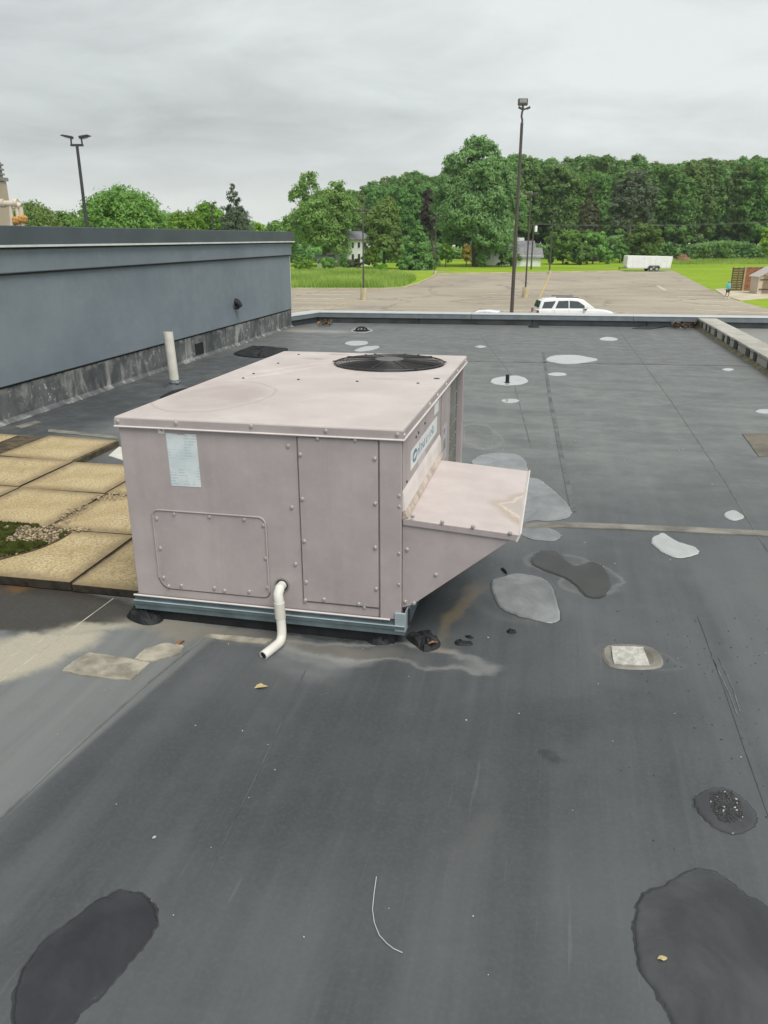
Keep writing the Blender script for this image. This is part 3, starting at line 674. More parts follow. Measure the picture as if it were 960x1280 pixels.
def patch(pts, mat, z=0.006):
    q = [Vector((p.x, p.y, 0)) for p in (P(*a) for a in pts)]
    rg = random.Random(int(pts[0][0])); q2 = []
    for i in range(len(q)):
        for j in range(4): q2.append(q[i].lerp(q[(i + 1) % len(q)], j / 4) + Vector((rg.uniform(-.004, .004), rg.uniform(-.004, .004), 0)))
    b = MB(); b.prism([(p.x, p.y) for p in q2], -0.002, z); return b.build('patch', mat, roof_o)
patch([(77, 840), (92, 828), (112, 817), (150, 822), (186, 830), (174, 843), (160, 852), (118, 847)], M['patch'])
patch([(168, 825), (182, 812), (205, 805), (230, 808), (228, 816), (212, 823), (188, 828)], M['patch'])
patch([(928, 543), (975, 541), (1000, 570), (948, 571)], M['brownpatch'])
patch([(262, 793), (300, 796), (340, 800), (330, 806), (290, 802), (255, 797)], M['patch'], 0.004)

# ------------------------------------------------------------------- stucco wall on the left
H1, H2, H3, H4 = 0.345, 1.30, 1.52, 1.70      # flashing top, band foot, coping foot, coping top
wd_ = (wallB - wallA); wd_.z = 0; wlen_f = wd_.length; wdir = wd_.normalized(); wn = Vector((wdir.y, -wdir.x, 0))   # wn: out of the wall, towards the roof
w0 = wallA - wdir * 9.0; WL = (wallB - w0).length
W_ = thing('stucco_wall', w0, 'long blue grey stucco wall with charcoal metal coping and stained membrane foot', 'wall')
def wp(s, o, z): p = wdir * s + wn * o; return (p.x, p.y, z)
def wbox(b, s0, s1, o0, o1, z0, z1, mi=0):
    vs = [wp(s, o, z) for z in (z0, z1) for s, o in ((s0, o0), (s1, o0), (s1, o1), (s0, o1))]
    b.add(vs, [(0, 3, 2, 1), (4, 5, 6, 7), (0, 1, 5, 4), (1, 2, 6, 5), (2, 3, 7, 6), (3, 0, 4, 7)], mi)
b = MB(); wbox(b, 0, WL - 0.03, -0.3, -0.002, -0.3, H1 - 0.01); wbox(b, 0, WL - 0.03, -0.3, 0.035, H1 - 0.01, H2 - 0.002); b.build('stucco_face', M['stucco'], W_, bevel=0.006, seg=1)
b = MB(); wbox(b, 0, WL - 0.034, 0.0355, 0.060, H2 - 0.016, H2 - 0.001); b.build('shadow_strip', M['black'], W_)  # black strip draws the shadow line under the band
b = MB(); wbox(b, 0, WL - 0.034, 0.0755, 0.095, H3 - 0.018, H3 - 0.001); b.build('shadow_strip', M['black'], W_)  # black strip draws the shadow line under the drip edge
b = MB(); wbox(b, 0, WL - 0.03, -0.31, 0.075, H2, H3 - 0.002); b.build('stucco_band', M['stucco'], W_, bevel=0.008, seg=1)
b = MB(); wbox(b, 0, WL + 0.04, -0.36, 0.115, H3 + 0.022, H4); b.build('coping', M['coping'], W_, bevel=0.006, seg=1)
b = MB(); wbox(b, 0, WL + 0.045, -0.35, 0.124, H3, H3 + 0.020); b.build('drip_edge', M['copingedge'], W_)
b = MB(); wbox(b, WL - 0.028, WL + 0.0, -0.3, 0.03, H1, H3 - 0.004); b.build('corner_bead', M['palestrip'], W_)
b = MB(); wbox(b, WL - 0.028, WL + 0.05, -0.30, -0.004, -0.02, H1 + 0.02); b.build('corner_flashing', M['black'], W_)
sx = 9.0 - 4.2; k = 0
rng = random.Random(3)
while sx < WL - 0.1:                        # lapped flashing sheets, one by one
    e = min(sx + rng.uniform(0.85, 1.25), WL - 0.04)
    b = MB(); t = 0.004 + 0.006 * (k % 2) + rng.uniform(0, 0.003)
    n = 6; top = [(sx + (e + 0.03 - sx) * i / n, H1 - 0.012 - rng.uniform(0, 0.012)) for i in range(n + 1)]
    prof = [(0.0, 1.0), (t, 1.0), (t + 0.004, 0.12), (t + 0.05, 0.0), (0.0, 0.0)]
    vs = []
    for s_, zt in top:
        for (o, f) in prof: vs.append(wp(s_, o, 0.002 + (zt - 0.002) * f if f > 0 else 0.0025))
    m_ = len(prof); fs = [(i * m_ + j, i * m_ + (j + 1) % m_, (i + 1) * m_ + (j + 1) % m_, (i + 1) * m_ + j) for i in range(n) for j in range(m_)]
    fs += [tuple(range(m_))[::-1], tuple(range(n * m_, (n + 1) * m_))]
    b.add(vs, fs).build('flashing_sheet', M['flash'], W_); sx = e; k += 1
# black strip under the stucco
b = MB(); wbox(b, 0, WL - 0.04, 0.002, 0.016, H1 - 0.03, H1 - 0.012); b.build('black_strip', M['black'], W_)
# dark square patch on the flashing
pc = P(262, 448); s_ = (pc - w0).dot(wdir)
b = MB(); wbox(b, s_ - 0.13, s_ + 0.13, 0.008, 0.022, 0.06, 0.21); b.build('flashing_patch', M['black'], W_)
# upper roof behind the wall
structure((lambda b: (wbox(b, -4, WL - 0.3, -16, -0.302, GZ, 1.28), b.build('upper_roof', M['roof']))[1])(MB())).location = w0
# hooded spout on the wall
tt = None
for s10 in range(0, 2000):
    s_ = s10 * 0.01; q = w0 + wdir * s_ + wn * 0.035
    r_ = ray(293, 380)
    if q.y > 0.5 and (q.x / q.y) > r_.x / r_.y: tt = s_; break
q = atY(293, 380, (w0 + wdir * tt + wn * 0.035).y)
sp_ = thing('wall_spout', w0 + wdir * tt + wn * 0.035 + Vector((0, 0, q.z)), 'small black hooded spout sticking out of the blue grey stucco wall', 'spout', rz=math.atan2(wn.y, wn.x)); sp_.scale = (0.66,) * 3
b = MB(); b.tube([(0.0005, 0, 0), (0.022, 0, 0)], 0.115, 14); b.build('wall_flange', M['galv'], sp_, True)
b = MB(); b.tube([(0.02, 0, 0.05), (0.05, 0, 0.045), (0.10, 0, 0.01), (0.15, 0, -0.06)], [0.085, 0.085, 0.07, 0.055], 12); b.build('spout_hood', M['black'], sp_, True)
b = MB(); b.tube([(0.02, 0, -0.06), (0.10, 0.0, -0.09)], [0.05, 0.04], 10); b.build('spout_outlet', M['void'], sp_, True)

# ------------------------------------------------------------------- far parapet
PH = 0.195
PP = thing('parapet', cornA, 'low dark membrane parapet with pale metal cap along the far edge of the roof', 'parapet')
pdir = (cornB - cornA); pdir.z = 0; PL = pdir.length; pdir.normalize(); pn = Vector((-pdir.y, pdir.x, 0))
def pbox(b, s0, s1, o0, o1, z0, z1, d=pdir, nn=pn, org=Vector((0, 0, 0))):
    vs = []
    for z in (z0, z1):
        for s, o in ((s0, o0), (s1, o0), (s1, o1), (s0, o1)):
            p = org + d * s + nn * o; vs.append((p.x, p.y, z))
    b.add(vs, [(0, 3, 2, 1), (4, 5, 6, 7), (0, 1, 5, 4), (1, 2, 6, 5), (2, 3, 7, 6), (3, 0, 4, 7)])
PL2 = PL + 6
rng = random.Random(5); s0 = 0.0
while s0 < PL2:                              # the upstand is lapped in sheets
    s1 = min(s0 + rng.uniform(1.4, 2.4), PL2); b = MB()
    pbox(b, s0, s1 - 0.006, -0.004 - rng.uniform(0, 0.01), 0.3, 0.0, PH - 0.085); b.build('upstand_sheet', M['membrane_dark'], PP, bevel=0.006, seg=1); s0 = s1
b = MB(); b.add([], [])
for s0 in np.arange(0, PL2, 3.05):           # cap pieces, 3 m each
    e = min(s0 + 3.045, PL2)
    b = MB(); pbox(b, s0, e, -0.035, 0.31, PH - 0.09, PH - 0.006); b.build('cap_lip', M['caplip'], PP, bevel=0.004, seg=1)
    b = MB(); pbox(b, s0, e, -0.042, 0.33, PH - 0.004, PH + 0.012); b.build('cap', M['capmetal'], PP, bevel=0.003, seg=1)
# return along the left edge to the wall corner
c2 = wallB + wdir * 0.05 - cornA; c2.z = 0; rl = c2.length; rd = c2.normalized(); rn = Vector((rd.y, -rd.x, 0))
b = MB(); pbox(b, -0.28, rl + 0.1, 0.0, 0.3, 0.0, PH - 0.085, rd, rn); b.build('upstand_sheet', M['membrane_dark'], PP)
b = MB(); pbox(b, -0.27, rl + 0.1, -0.032, 0.31, PH - 0.083, PH - 0.009, rd, rn); b.build('cap_lip', M['caplip'], PP)
b = MB(); pbox(b, -0.30, rl + 0.1, -0.040, 0.33, PH - 0.007, PH + 0.009, rd, rn); b.build('cap', M['capmetal'], PP, bevel=0.003, seg=1)

# ------------------------------------------------------------------- divider between the roofs
dA, dB = P(873, 410.5), P(962, 468)
dd = dB - dA; dd.z = 0; dd.normalize(); dn = Vector((-dd.y, dd.x, 0))
if dn.x < 0: dn = -dn
DV = thing('roof_divider', dA, 'weathered concrete roof divider with dark patched side and mossy foot', 'curb')
DL = 17.0; DH = 0.185
def dbox(b, s0, s1, o0, o1, z0, z1): pbox(b, s0, s1, o0, o1, z0, z1, dd, dn)
b = MB(); dbox(b, -0.1, DL, 0.0, 0.30, 0.0, DH - 0.045); b.build('divider_base', M['curb'], DV, bevel=0.01, seg=1)
M['mossyfoot'] = simple('mossy_membrane_foot', (0.19, 0.175, 0.11), 0.9, var=0.4, scale=9)
b = MB(); b.prism([(-0.06, 0.002), (-0.004, 0.002), (-0.004, 0.06)], -0.1, DL, fn=lambda a, z, s: tuple(dd * s + dn * a + Vector((0, 0, z)))); b.build('cant_strip', M['mossyfoot'], DV)
rng = random.Random(9); s0 = -0.1
M['copestone'] = make_concrete('pale_lichen_concrete', (0.40, 0.385, 0.34), (0.60, 0.58, 0.52), (0.17, 0.16, 0.125)).m
M['mastic'] = simple('weathered_mastic', (0.055, 0.055, 0.052), 0.8, var=0.4, scale=9)
while s0 < DL:
    e = s0 + rng.uniform(1.1, 1.3); b = MB(); dbox(b, s0, e - 0.008, -0.015 - rng.uniform(0, 0.006), 0.315, DH - 0.045, DH + rng.uniform(-0.004, 0.004)); b.build('coping_slab', M['copestone'], DV, bevel=0.008, seg=1); s0 = e
s0 = 0.35
while s0 < 11:
    L0 = rng.uniform(0.10, 0.22) ; b = MB(); dbox(b, s0, s0 + L0, -0.021 - rng.uniform(0, .003), -0.002, 0.055, DH - rng.uniform(0.01, 0.03)); b.build('mastic_patch', M['mastic'], DV, bevel=0.004, seg=1)
    L1 = rng.uniform(0.22, 0.70); b = MB(); dbox(b, s0 + L0 + 0.02, s0 + L0 + L1 - 0.02, -0.012, -0.002, 0.05, DH - 0.05); b.build('pale_facing', M['copestone'], DV, bevel=0.003, seg=1)
    s0 += L0 + L1

# =================================================================== ROOFTOP UNIT
UY = -0.2163
Rm = Matrix.Rotation(-0.008, 3, 'X') @ Matrix.Rotation(-0.003, 3, 'Y') @ Matrix.Rotation(UY, 3, 'Z')
ZT = 0.870                                     # lid top over the rail foot
FRp = Vector((0.0719, 2.8282, EYE - 0.6799))
base = FRp - (Rm @ Vector((0, 0, ZT)))
UNIT = thing('rooftop_unit', base, 'taupe packaged rooftop air conditioning unit with round fan guard and sloping intake hood', 'air conditioner')
UNIT.rotation_euler = Rm.to_euler()
UW, UD = 1.20, 2.067
b = MB()
b.box((-UW + 0.008, 0.008, 0.068), (-0.008, 1.36, ZT - 0.036))
b.box((-UW + 0.008, 1.361, 0.068), (-0.05, UD - 0.012, ZT - 0.3))
b.box((-UW + 0.008, 1.361, ZT - 0.299), (-UW + 0.03, UD - 0.012, ZT - 0.037))
b.box((-UW + 0.031, UD - 0.03, ZT - 0.299), (-0.05, UD - 0.012, ZT - 0.037))
body = b.build('cabinet', M['paint'], UNIT, bevel=0.004, seg=2)
b = MB(); b.box((-0.045, 2.005, 0.068), (-0.008, UD - 0.01, ZT - 0.037)); b.build('corner_post', M['paint'], UNIT, bevel=0.004)
b = MB(); b.box((-0.036, 1.362, 0.068), (-0.024, 1.80, ZT - 0.038)); coil = b.build('condenser_coil', M['coil'], UNIT)
b = MB()
for i in range(9):
    z = 0.12 + i * 0.083
    b.tube([(-0.020, 1.37, z), (-0.020, 1.795, z)], 0.0025, 5)
for i in range(6):
    y = 1.39 + i * 0.078; b.tube([(-0.0175, y, 0.09), (-0.0175, y, ZT - 0.06)], 0.0025, 5)
b.build('coil_guard', M['louvre'], UNIT)
b = MB(); b.box((-0.049, 1.81, 0.07), (-0.046, 2.0, ZT - 0.04)); b.build('dark_gap', M['void'], UNIT)
b = MB(); b.box((-0.049, 1.802, 0.07), (-0.03, 1.815, ZT - 0.04)); b.build('coil_edge', M['palelabel'], UNIT)
# lid with a round fan opening
FC = (-0.405, 1.655); FRAD = 0.318
def lid_ring(z, x0, y0, x1, y1, n=72):
    outer = []
    angs = sorted(set([2 * math.pi * i / n for i in range(n)] + [math.atan2(yy - FC[1], xx - FC[0]) % (2 * math.pi) for xx in (x0, x1) for yy in (y0, y1)]))
    inn = []
    for a in angs:
        c, s = math.cos(a), math.sin(a)
        t = min((x1 - FC[0]) / c if c > 1e-9 else ((x0 - FC[0]) / c if c < -1e-9 else 1e9), (y1 - FC[1]) / s if s > 1e-9 else ((y0 - FC[1]) / s if s < -1e-9 else 1e9))
        outer.append((FC[0] + c * t, FC[1] + s * t, z)); inn.append((FC[0] + c * FRAD, FC[1] + s * FRAD, z))
    return outer, inn
b = MB(); o1, i1 = lid_ring(ZT, -UW, 0, 0, UD); n_ = len(o1)
o0 = [(x, y, ZT - 0.036) for x, y, z in o1]; i0 = [(x, y, ZT - 0.025) for x, y, z in i1]
lip = [((x - FC[0]) * 1.03 + FC[0], (y - FC[1]) * 1.03 + FC[1], ZT + 0.0) for x, y, z in i1]
i1b = [(x, y, ZT - 0.006) for x, y, z in i1]
b.add(o1 + lip + i1b + i0 + o0, [(i, (i + 1) % n_, n_ + (i + 1) % n_, n_ + i) for i in range(n_)] + [(n_ + i, n_ + (i + 1) % n_, 2 * n_ + (i + 1) % n_, 2 * n_ + i) for i in range(n_)]
      + [(2 * n_ + i, 2 * n_ + (i + 1) % n_, 3 * n_ + (i + 1) % n_, 3 * n_ + i) for i in range(n_)] + [(i, 4 * n_ + i, 4 * n_ + (i + 1) % n_, (i + 1) % n_) for i in range(n_)]
      + [(3 * n_ + i, 3 * n_ + (i + 1) % n_, 4 * n_ + (i + 1) % n_, 4 * n_ + i) for i in range(n_)])
lid = b.build('lid', M['lid'], UNIT)
bm = bmesh.new(); bm.from_mesh(lid.data)
be = [e for e in bm.edges if all(abs(v.co.z - ZT) < 1e-5 and (abs(v.co.x) < 1e-4 or abs(v.co.x + UW) < 1e-4 or abs(v.co.y) < 1e-4 or abs(v.co.y - UD) < 1e-4) for v in e.verts)]
bmesh.ops.bevel(bm, geom=be, offset=0.006, segments=2, affect='EDGES', profile=0.5); bm.to_mesh(lid.data); bm.free()
# folded skirt of the lid: side strips in the cabinet paint, pale rolled edge
b = MB(); b.box((-UW - 0.002, -0.0025, ZT - 0.037), (0.0025, 0.0, ZT - 0.008)); b.build('lid_skirt', M['paint'], UNIT)
b = MB(); b.box((0.0, 0.0005, ZT - 0.037), (0.0025, UD, ZT - 0.008)); b.build('lid_skirt', M['paint'], UNIT)
b = MB(); b.tube([(-UW - 0.004, -0.004, ZT - 0.041), (0.004, -0.004, ZT - 0.041)], 0.0042, 6); b.build('lid_edge', M['edge'], UNIT, True)
b = MB(); b.tube([(0.004, 0.0, ZT - 0.041), (0.004, UD, ZT - 0.041)], 0.0042, 6); b.build('lid_edge', M['edge'], UNIT, True)
# embossed ribs running from the fan opening across the lid
for pts in ([(-0.74, 1.60), (-0.85, 1.53), (-0.98, 1.32), (-1.10, 1.10)], [(-0.735, 1.56), (-0.80, 1.42), (-0.93, 1.16), (-1.06, 0.96)]):
    q = [Vector((x, y, ZT - 0.004)) for x, y in pts]; q2 = []
    for i in range(len(q) - 1):
        for j in range(5): q2.append(q[i].lerp(q[i + 1], j / 5))
    b = MB(); b.tube(q2 + [q[-1]], [0.004] + [0.0085] * (len(q2) - 1) + [0.004], 10); b.build('embossed_rib', M['lid'], lid, True)
# screws, one mesh
sb = MB(); r_ = 0.0092
ring0 = [(r_ * math.cos(a), r_ * math.sin(a), 0) for a in [i * math.pi / 4 for i in range(8)]]
ring1 = [(0.78 * r_ * math.cos(a), 0.78 * r_ * math.sin(a), 0.0045) for a in [i * math.pi / 4 for i in range(8)]]
sb.add(ring0 + ring1 + [(0, 0, 0.0062)], [(i, (i + 1) % 8, 8 + (i + 1) % 8, 8 + i) for i in range(8)] + [(8 + i, 8 + (i + 1) % 8, 16) for i in range(8)])
SCREW = bpy.data.meshes.new('screw'); SCREW.from_pydata(sb.v, [], sb.f); SCREW.materials.append(M['screw'])
SCREW2 = SCREW.copy(); SCREW2.name = 'dark_screw'; SCREW2.materials[0] = M['void']
def screw(parent, pos, axis, me=None, s=1.0):
    o = link('screw', me or SCREW, parent); o.location = pos; o.scale = (s, s, s)
    o.rotation_euler = {'front': (math.pi / 2, 0, 0), 'side': (0, math.pi / 2, 0), 'top': (0, 0, 0)}[axis]; return o
# sight line to a plane of the unit (photo survey), gives local coordinates
Rt = Rm.transposed()
def loc_on(px, py, axis, off):
    o = Rt @ (Vector((0, 0, EYE)) - base); d = Rt @ ray(px, py); i = {'x': 0, 'y': 1, 'z': 2}[axis]
    t = (off - o[i]) / d[i]; return o + d * t
zx = lambda x, y: (130 + x / 1.745, 420 + y / 1.745)
# --- tall access panel at the front
PF = 0.008
b = MB(); b.box((-0.421, PF - 0.005, 0.115), (-0.099, PF, ZT - 0.050)); tall = b.build('access_panel', M['paint'], UNIT, bevel=0.003)
b = MB(); b.box((-0.0985, PF - 0.002, 0.074), (-0.0952, PF, ZT - 0.045)); b.build('panel_joint', M['joint'], UNIT)
b = MB(); b.box((-0.426, PF - 0.0012, 0.110), (-0.4225, PF, ZT - 0.045)); b.build('panel_joint', M['joint'], UNIT)
b = MB(); b.box((-0.4215, PF - 0.0015, 0.109), (-0.0985, PF, 0.1135)); b.build('panel_joint', M['joint'], UNIT)
b = MB(); b.box((-0.0925, PF - 0.006, 0.070), (-0.006, PF - 0.0005, ZT - 0.043)); cp_ = b.build('corner_post', M['paint'], UNIT, bevel=0.004)
for x, y in ((428, 259), (433, 356), (437, 448), (441, 537), (439, 577), (591, 268), (592, 366), (592, 462), (594, 552), (466, 224), (548, 227), (480, 575), (556, 585)):
    p = loc_on(*zx(x, y), 'y', PF - 0.005); screw(tall, (p.x, PF - 0.0048, p.z), 'front')
for x, y in ((402, 240), (410, 374), (418, 498), (568, 592)):
    p = loc_on(*zx(x, y), 'y', PF); screw(body, (p.x, PF + 0.0002, p.z), 'front')
# --- lower left blower panel with a rolled rim
def rr(x0, z0, x1, z1, r0, r1, r2, r3):
    out = []
    for (cx, cz, r, a0) in ((x0 + r0, z0 + r0, r0, math.pi), (x1 - r1, z0 + r1, r1, 1.5 * math.pi), (x1 - r2, z1 - r2, r2, 0), (x0 + r3, z1 - r3, r3, 0.5 * math.pi)):
        for i in range(7): a = a0 + i * math.pi / 12; out.append((cx + r * math.cos(a), cz + r * math.sin(a)))
    return out
zb, zt_ = 0.112, ZT - 0.395
o_ = rr(-1.078, zb, -0.573, zt_, 0.05, 0.028, 0.032, 0.028)
b = MB(); b.prism(o_, PF - 0.004, PF, fn=lambda x, z, h: (x, h, z)); blow = b.build('blower_panel', M['paint'], UNIT, bevel=0.0015, seg=1)
b = MB(); b.prism(rr(-1.0815, zb - 0.0045, -0.5695, zt_ + 0.0015, 0.05, 0.03, 0.034, 0.03), PF - 0.0012, PF, fn=lambda x, z, h: (x, h, z)); b.build('panel_joint', M['joint'], UNIT)
b = MB(); b.tube([(x, PF - 0.005, z) for x, z in o_ if z > zb + 0.1 or True][13:] + [(o_[0][0], PF - 0.005, o_[0][1])], 0.0042, 6); b.build('rolled_rim', M['paint'], blow, True)
for x, y in ((115, 398), (153, 388), (230, 394), (306, 400), (348, 413), (123, 463), (353, 485), (130, 527), (141, 546), (169, 545), (241, 550), (263, 556), (317, 558), (357, 549)):
    p = loc_on(*zx(x, y), 'y', PF - 0.004); screw(blow, (p.x, PF - 0.0038, p.z), 'front')
for x, y in ((30, 186), (157, 190), (321, 197), (484, 207), (640, 215)):
    p = loc_on(*zx(x, y), 'y', -0.0025); screw(lid, (p.x, -0.0024, p.z), 'front')
for px, py in ((373.3, 443.3), (347.7, 454.3), (317, 467.2), (373, 474.7), (446.5, 477), (522.5, 479.3), (304, 473)):
    p = loc_on(px, py, 'z', ZT); screw(lid, (p.x, p.y, ZT - 0.0005), 'top', SCREW2, 0.9)
p = loc_on(545.8, 473.3, 'z', ZT); b = MB(); b.tube([(p.x, p.y, ZT - 0.003), (p.x, p.y, ZT + 0.0015)], 0.016, 12); b.build('dark_hole_disc', M['void'], lid)  # dark disc stands in for the open hole
for v in (0.012, 0.62, 0.85, 1.15, 1.6, 2.0): screw(lid, (0.0024, v, ZT - 0.023), 'side')
# labels
b = MB(); pl = [loc_on(*q, 'y', PF) for q in ((207, 541), (219, 542.3), (223, 543.8), (229, 543.6), (232, 542.6), (245, 543), (251.6, 609), (214.6, 607))]
b.prism([(p.x, p.z) for p in pl], PF - 0.0012, PF - 0.0001, fn=lambda x, z, h: (x, h, z)); b.build('paper_label', M['paper'], UNIT)
b = MB(); pl = [loc_on(*q, 'y', PF) for q in ((196.8, 534.5), (205, 535.2), (205.6, 542), (198, 541.5))]
b.prism([(p.x, p.z) for p in pl], PF - 0.0012, PF - 0.0001, fn=lambda x, z, h: (x, h, z)); stk = b.build('small_sticker', M['white'], UNIT)
b = MB(); c0 = pl[0]; b.prism([(c0.x + 0.004, c0.z - 0.004), (c0.x + 0.021, c0.z - 0.006), (c0.x + 0.022, c0.z - 0.016), (c0.x + 0.012, c0.z - 0.010)], PF - 0.0016, PF - 0.0011, fn=lambda x, z, h: (x, h, z)); b.build('sticker_mark', M['louvre'], stk)
# --- right-hand side: upper panel, logo label, sealant strip
SX = -0.008
b = MB(); b.box((SX, 0.030, ZT - 0.250), (SX + 0.004, 1.005, ZT - 0.046)); up = b.build('upper_side_panel', M['paint'], UNIT, bevel=0.0015, seg=1)
b = MB(); b.box((SX, 1.012, 0.07), (SX + 0.003, 1.03, ZT - 0.046)); b.build('panel_joint', M['louvre'], UNIT)
b = MB(); b.box((SX, 1.06, 0.07), (SX + 0.005, 1.355, ZT - 0.046)); sp2 = b.build('side_post_panel', M['paint'], UNIT, bevel=0.002, seg=1)
b = MB(); b.prism([(SX, ZT - 0.252), (SX + 0.004, ZT - 0.252), (SX + 0.010, ZT - 0.275), (SX + 0.014, ZT - 0.335), (SX, ZT - 0.340)], 0.028, 1.0, fn=lambda x, z, y: (x, y, z)); b.build('drip_strip', M['edge'], UNIT, bevel=0.003)
b = MB(); b.prism([(SX, ZT - 0.341), (SX + 0.013, ZT - 0.337), (SX + 0.026, ZT - 0.362), (SX, ZT - 0.374)], 0.028, 1.0, fn=lambda x, z, y: (x, y, z)); b.build('sealant_bead', M['caulk'], UNIT, bevel=0.004)
lx = SX + 0.0042
b = MB(); b.box((lx, 0.182, ZT - 0.214), (lx + 0.0012, 0.888, ZT - 0.134)); logo = b.build('brand_label', M['white'], UNIT)
b = MB(); b.prism([(0.275 + 0.052 * math.cos(a), ZT - 0.172 + 0.027 * math.sin(a)) for a in [i * math.pi / 12 for i in range(24)]], lx + 0.0014, lx + 0.0020, fn=lambda y, z, x: (x, y, z)); b.build('oval_emblem', M['blue'], logo)
b = MB(); b.prism([(0.275 + 0.036 * math.cos(a), ZT - 0.172 + 0.008 * math.sin(a) + 0.004 * math.cos(a)) for a in [i * math.pi / 8 for i in range(16)]], lx + 0.0022, lx + 0.0026, fn=lambda y, z, x: (x, y, z)); b.build('emblem_script', M['white'], logo)
# faded lettering: strokes only, the photograph does not let the word be read
rng = random.Random(2); y = 0.345; b = MB(); k = 0
while y < 0.80:
    h = rng.choice((0.030, 0.042, 0.030, 0.034)); w_ = rng.uniform(0.010, 0.014)
    z0 = ZT - 0.190
    b.box((lx + 0.0014, y, z0), (lx + 0.0020, y + w_, z0 + h), 1 if 0.56 < y < 0.66 else 0)
    if k % 3 != 1: b.box((lx + 0.0014, y + w_ + 0.0005, z0 + (0 if k % 2 else 0.016)), (lx + 0.0020, y + w_ + 0.016, z0 + (0.008 if k % 2 else 0.025)), 1 if 0.5 < y < 0.66 else 0)
    y += rng.uniform(0.036, 0.05); k += 1
b.build('lettering', [M['blue'], M['paleblue']], logo)
b = MB(); b.box((lx, 0.36, ZT - 0.248), (lx + 0.0008, 0.56, ZT - 0.218)); b.build('faded_label', M['palelabel'], UNIT)
b = MB(); b.box((lx, 0.80, ZT - 0.115), (lx + 0.001, 0.93, ZT - 0.062)); b.build('small_label', M['white'], UNIT)
b = MB(); b.box((SX + 0.0052, 1.09, ZT - 0.43), (SX + 0.0062, 1.24, ZT - 0.24)); ws = b.build('warning_label', M['palelabel'], UNIT)
b = MB(); b.box((SX + 0.0064, 1.12, ZT - 0.285), (SX + 0.0068, 1.17, ZT - 0.255)); b.box((SX + 0.0064, 1.12, ZT - 0.37), (SX + 0.0068, 1.20, ZT - 0.315)); b.build('warning_print', M['louvre'], ws)
for v, z in ((0.1, -0.235), (0.52, -0.09), (0.30, -0.10), (0.36, -0.095)): screw(up, (SX + 0.0042, v, ZT + z), 'side', SCREW2, 0.7)
# --- intake hood
HV0, HV1 = 0.036, 0.925; HT = ZT - 0.366; HO = ZT - 0.412
hood = bpy.data.objects.new('intake_hood', None); COL.objects.link(hood); hood.parent = UNIT
b = MB(); b.prism([(SX + 0.001, HT), (0.452, HO + 0.012), (0.452, HO + 0.006), (SX + 0.001, HT - 0.006)], HV0 - 0.006, HV1 + 0.006, fn=lambda x, z, y: (x, y, z)); ht = b.build('hood_top', M['hoodtop'], hood, bevel=0.002)
prof = [(SX + 0.002, HT - 0.007), (0.428, HO + 0.005), (0.428, HO - 0.006), (0.036, 0.128), (SX + 0.002, 0.112)]
for y0, y1 in ((HV0, HV0 + 0.003), (HV1 - 0.003, HV1)):
    b = MB(); b.prism(prof, y0, y1, fn=lambda x, z, y: (x, y, z)); hs = b.build('hood_side', M['paint'], hood)
    if y0 == HV0: hfront = hs
b = MB(); b.prism([(SX + 0.004, HT - 0.006), (0.446, HO + 0.006), (0.440, HO - 0.012), (SX + 0.004, HT - 0.026)], HV0 - 0.0075, HV0 - 0.001, fn=lambda x, z, y: (x, y, z)); b.build('hood_flange', M['paint'], hood)
b = MB(); b.prism([(0.432, HO + 0.004), (0.456, HO + 0.020), (0.460, HO + 0.016), (0.446, HO - 0.020), (0.440, HO - 0.020)], HV0 - 0.004, HV1 + 0.004, fn=lambda x, z, y: (x, y, z)); b.build('hood_lip', M['edge'], hood, bevel=0.002)
b = MB(); b.prism([(0.40, HO - 0.03), (0.404, HO - 0.026), (0.045, 0.150), (0.04, 0.146)], HV0 + 0.006, HV1 - 0.006, fn=lambda x, z, y: (x, y, z)); b.build('intake_filter', M['wire'], hood)
for x, y in ((673, 393), (738, 406), (805, 416), (886, 430)):
    p = loc_on(*zx(x, y), 'y', HV0 - 0.0075); screw(hood, (p.x, HV0 - 0.0074, p.z), 'front')
for x, y in ((724, 521), (661, 466), (676, 583), (657, 580)):
    p = loc_on(*zx(x, y), 'y', HV0); screw(hfront, (p.x, HV0 - 0.0001, p.z), 'front')
for x, y in ((650, 349), (648, 372), (652, 475), (654, 543)):
    p = loc_on(*zx(x, y), 'y', PF - 0.006); screw(cp_, (min(p.x, -0.014), PF - 0.0058, p.z), 'front', None, 0.8)
# --- fan: well, blades, motor and wire guard
fan = bpy.data.objects.new('condenser_fan', None); COL.objects.link(fan); fan.parent = UNIT; fan.location = (FC[0], FC[1], ZT)
b = MB(); nn = 40; vs = [(FRAD * 0.998 * math.cos(2 * math.pi * i / nn), FRAD * 0.998 * math.sin(2 * math.pi * i / nn), z) for z in (-0.02, -0.255) for i in range(nn)]
b.add(vs, [(i, (i + 1) % nn, nn + (i + 1) % nn, nn + i) for i in range(nn)] + [tuple(range(nn, 2 * nn))]); b.build('fan_well', [M['motor'], M['void']], fan).data.polygons[-1].material_index = 1
b = MB()
for k in range(4):
    a0 = k * math.pi / 2 + 0.3; vs = []
    for i in range(5):
        r = 0.06 + i * 0.057
        for j in range(4):
            a = a0 + (j / 3) * (1.0 - 0.05 * i); vs.append((r * math.cos(a), r * math.sin(a), -0.15 + 0.07 * j / 3 * (1 - 0.08 * i)))
    b.add(vs, [(i * 4 + j, i * 4 + j + 1, (i + 1) * 4 + j + 1, (i + 1) * 4 + j) for i in range(4) for j in range(3)])
b.build('fan_blade', M['wire'], fan, True)
b = MB(); b.tube([(0, 0, -0.20), (0, 0, -0.03), (0, 0, -0.01)], [0.07, 0.07, 0.055], 20); b.build('fan_motor', M['motor'], fan, True)
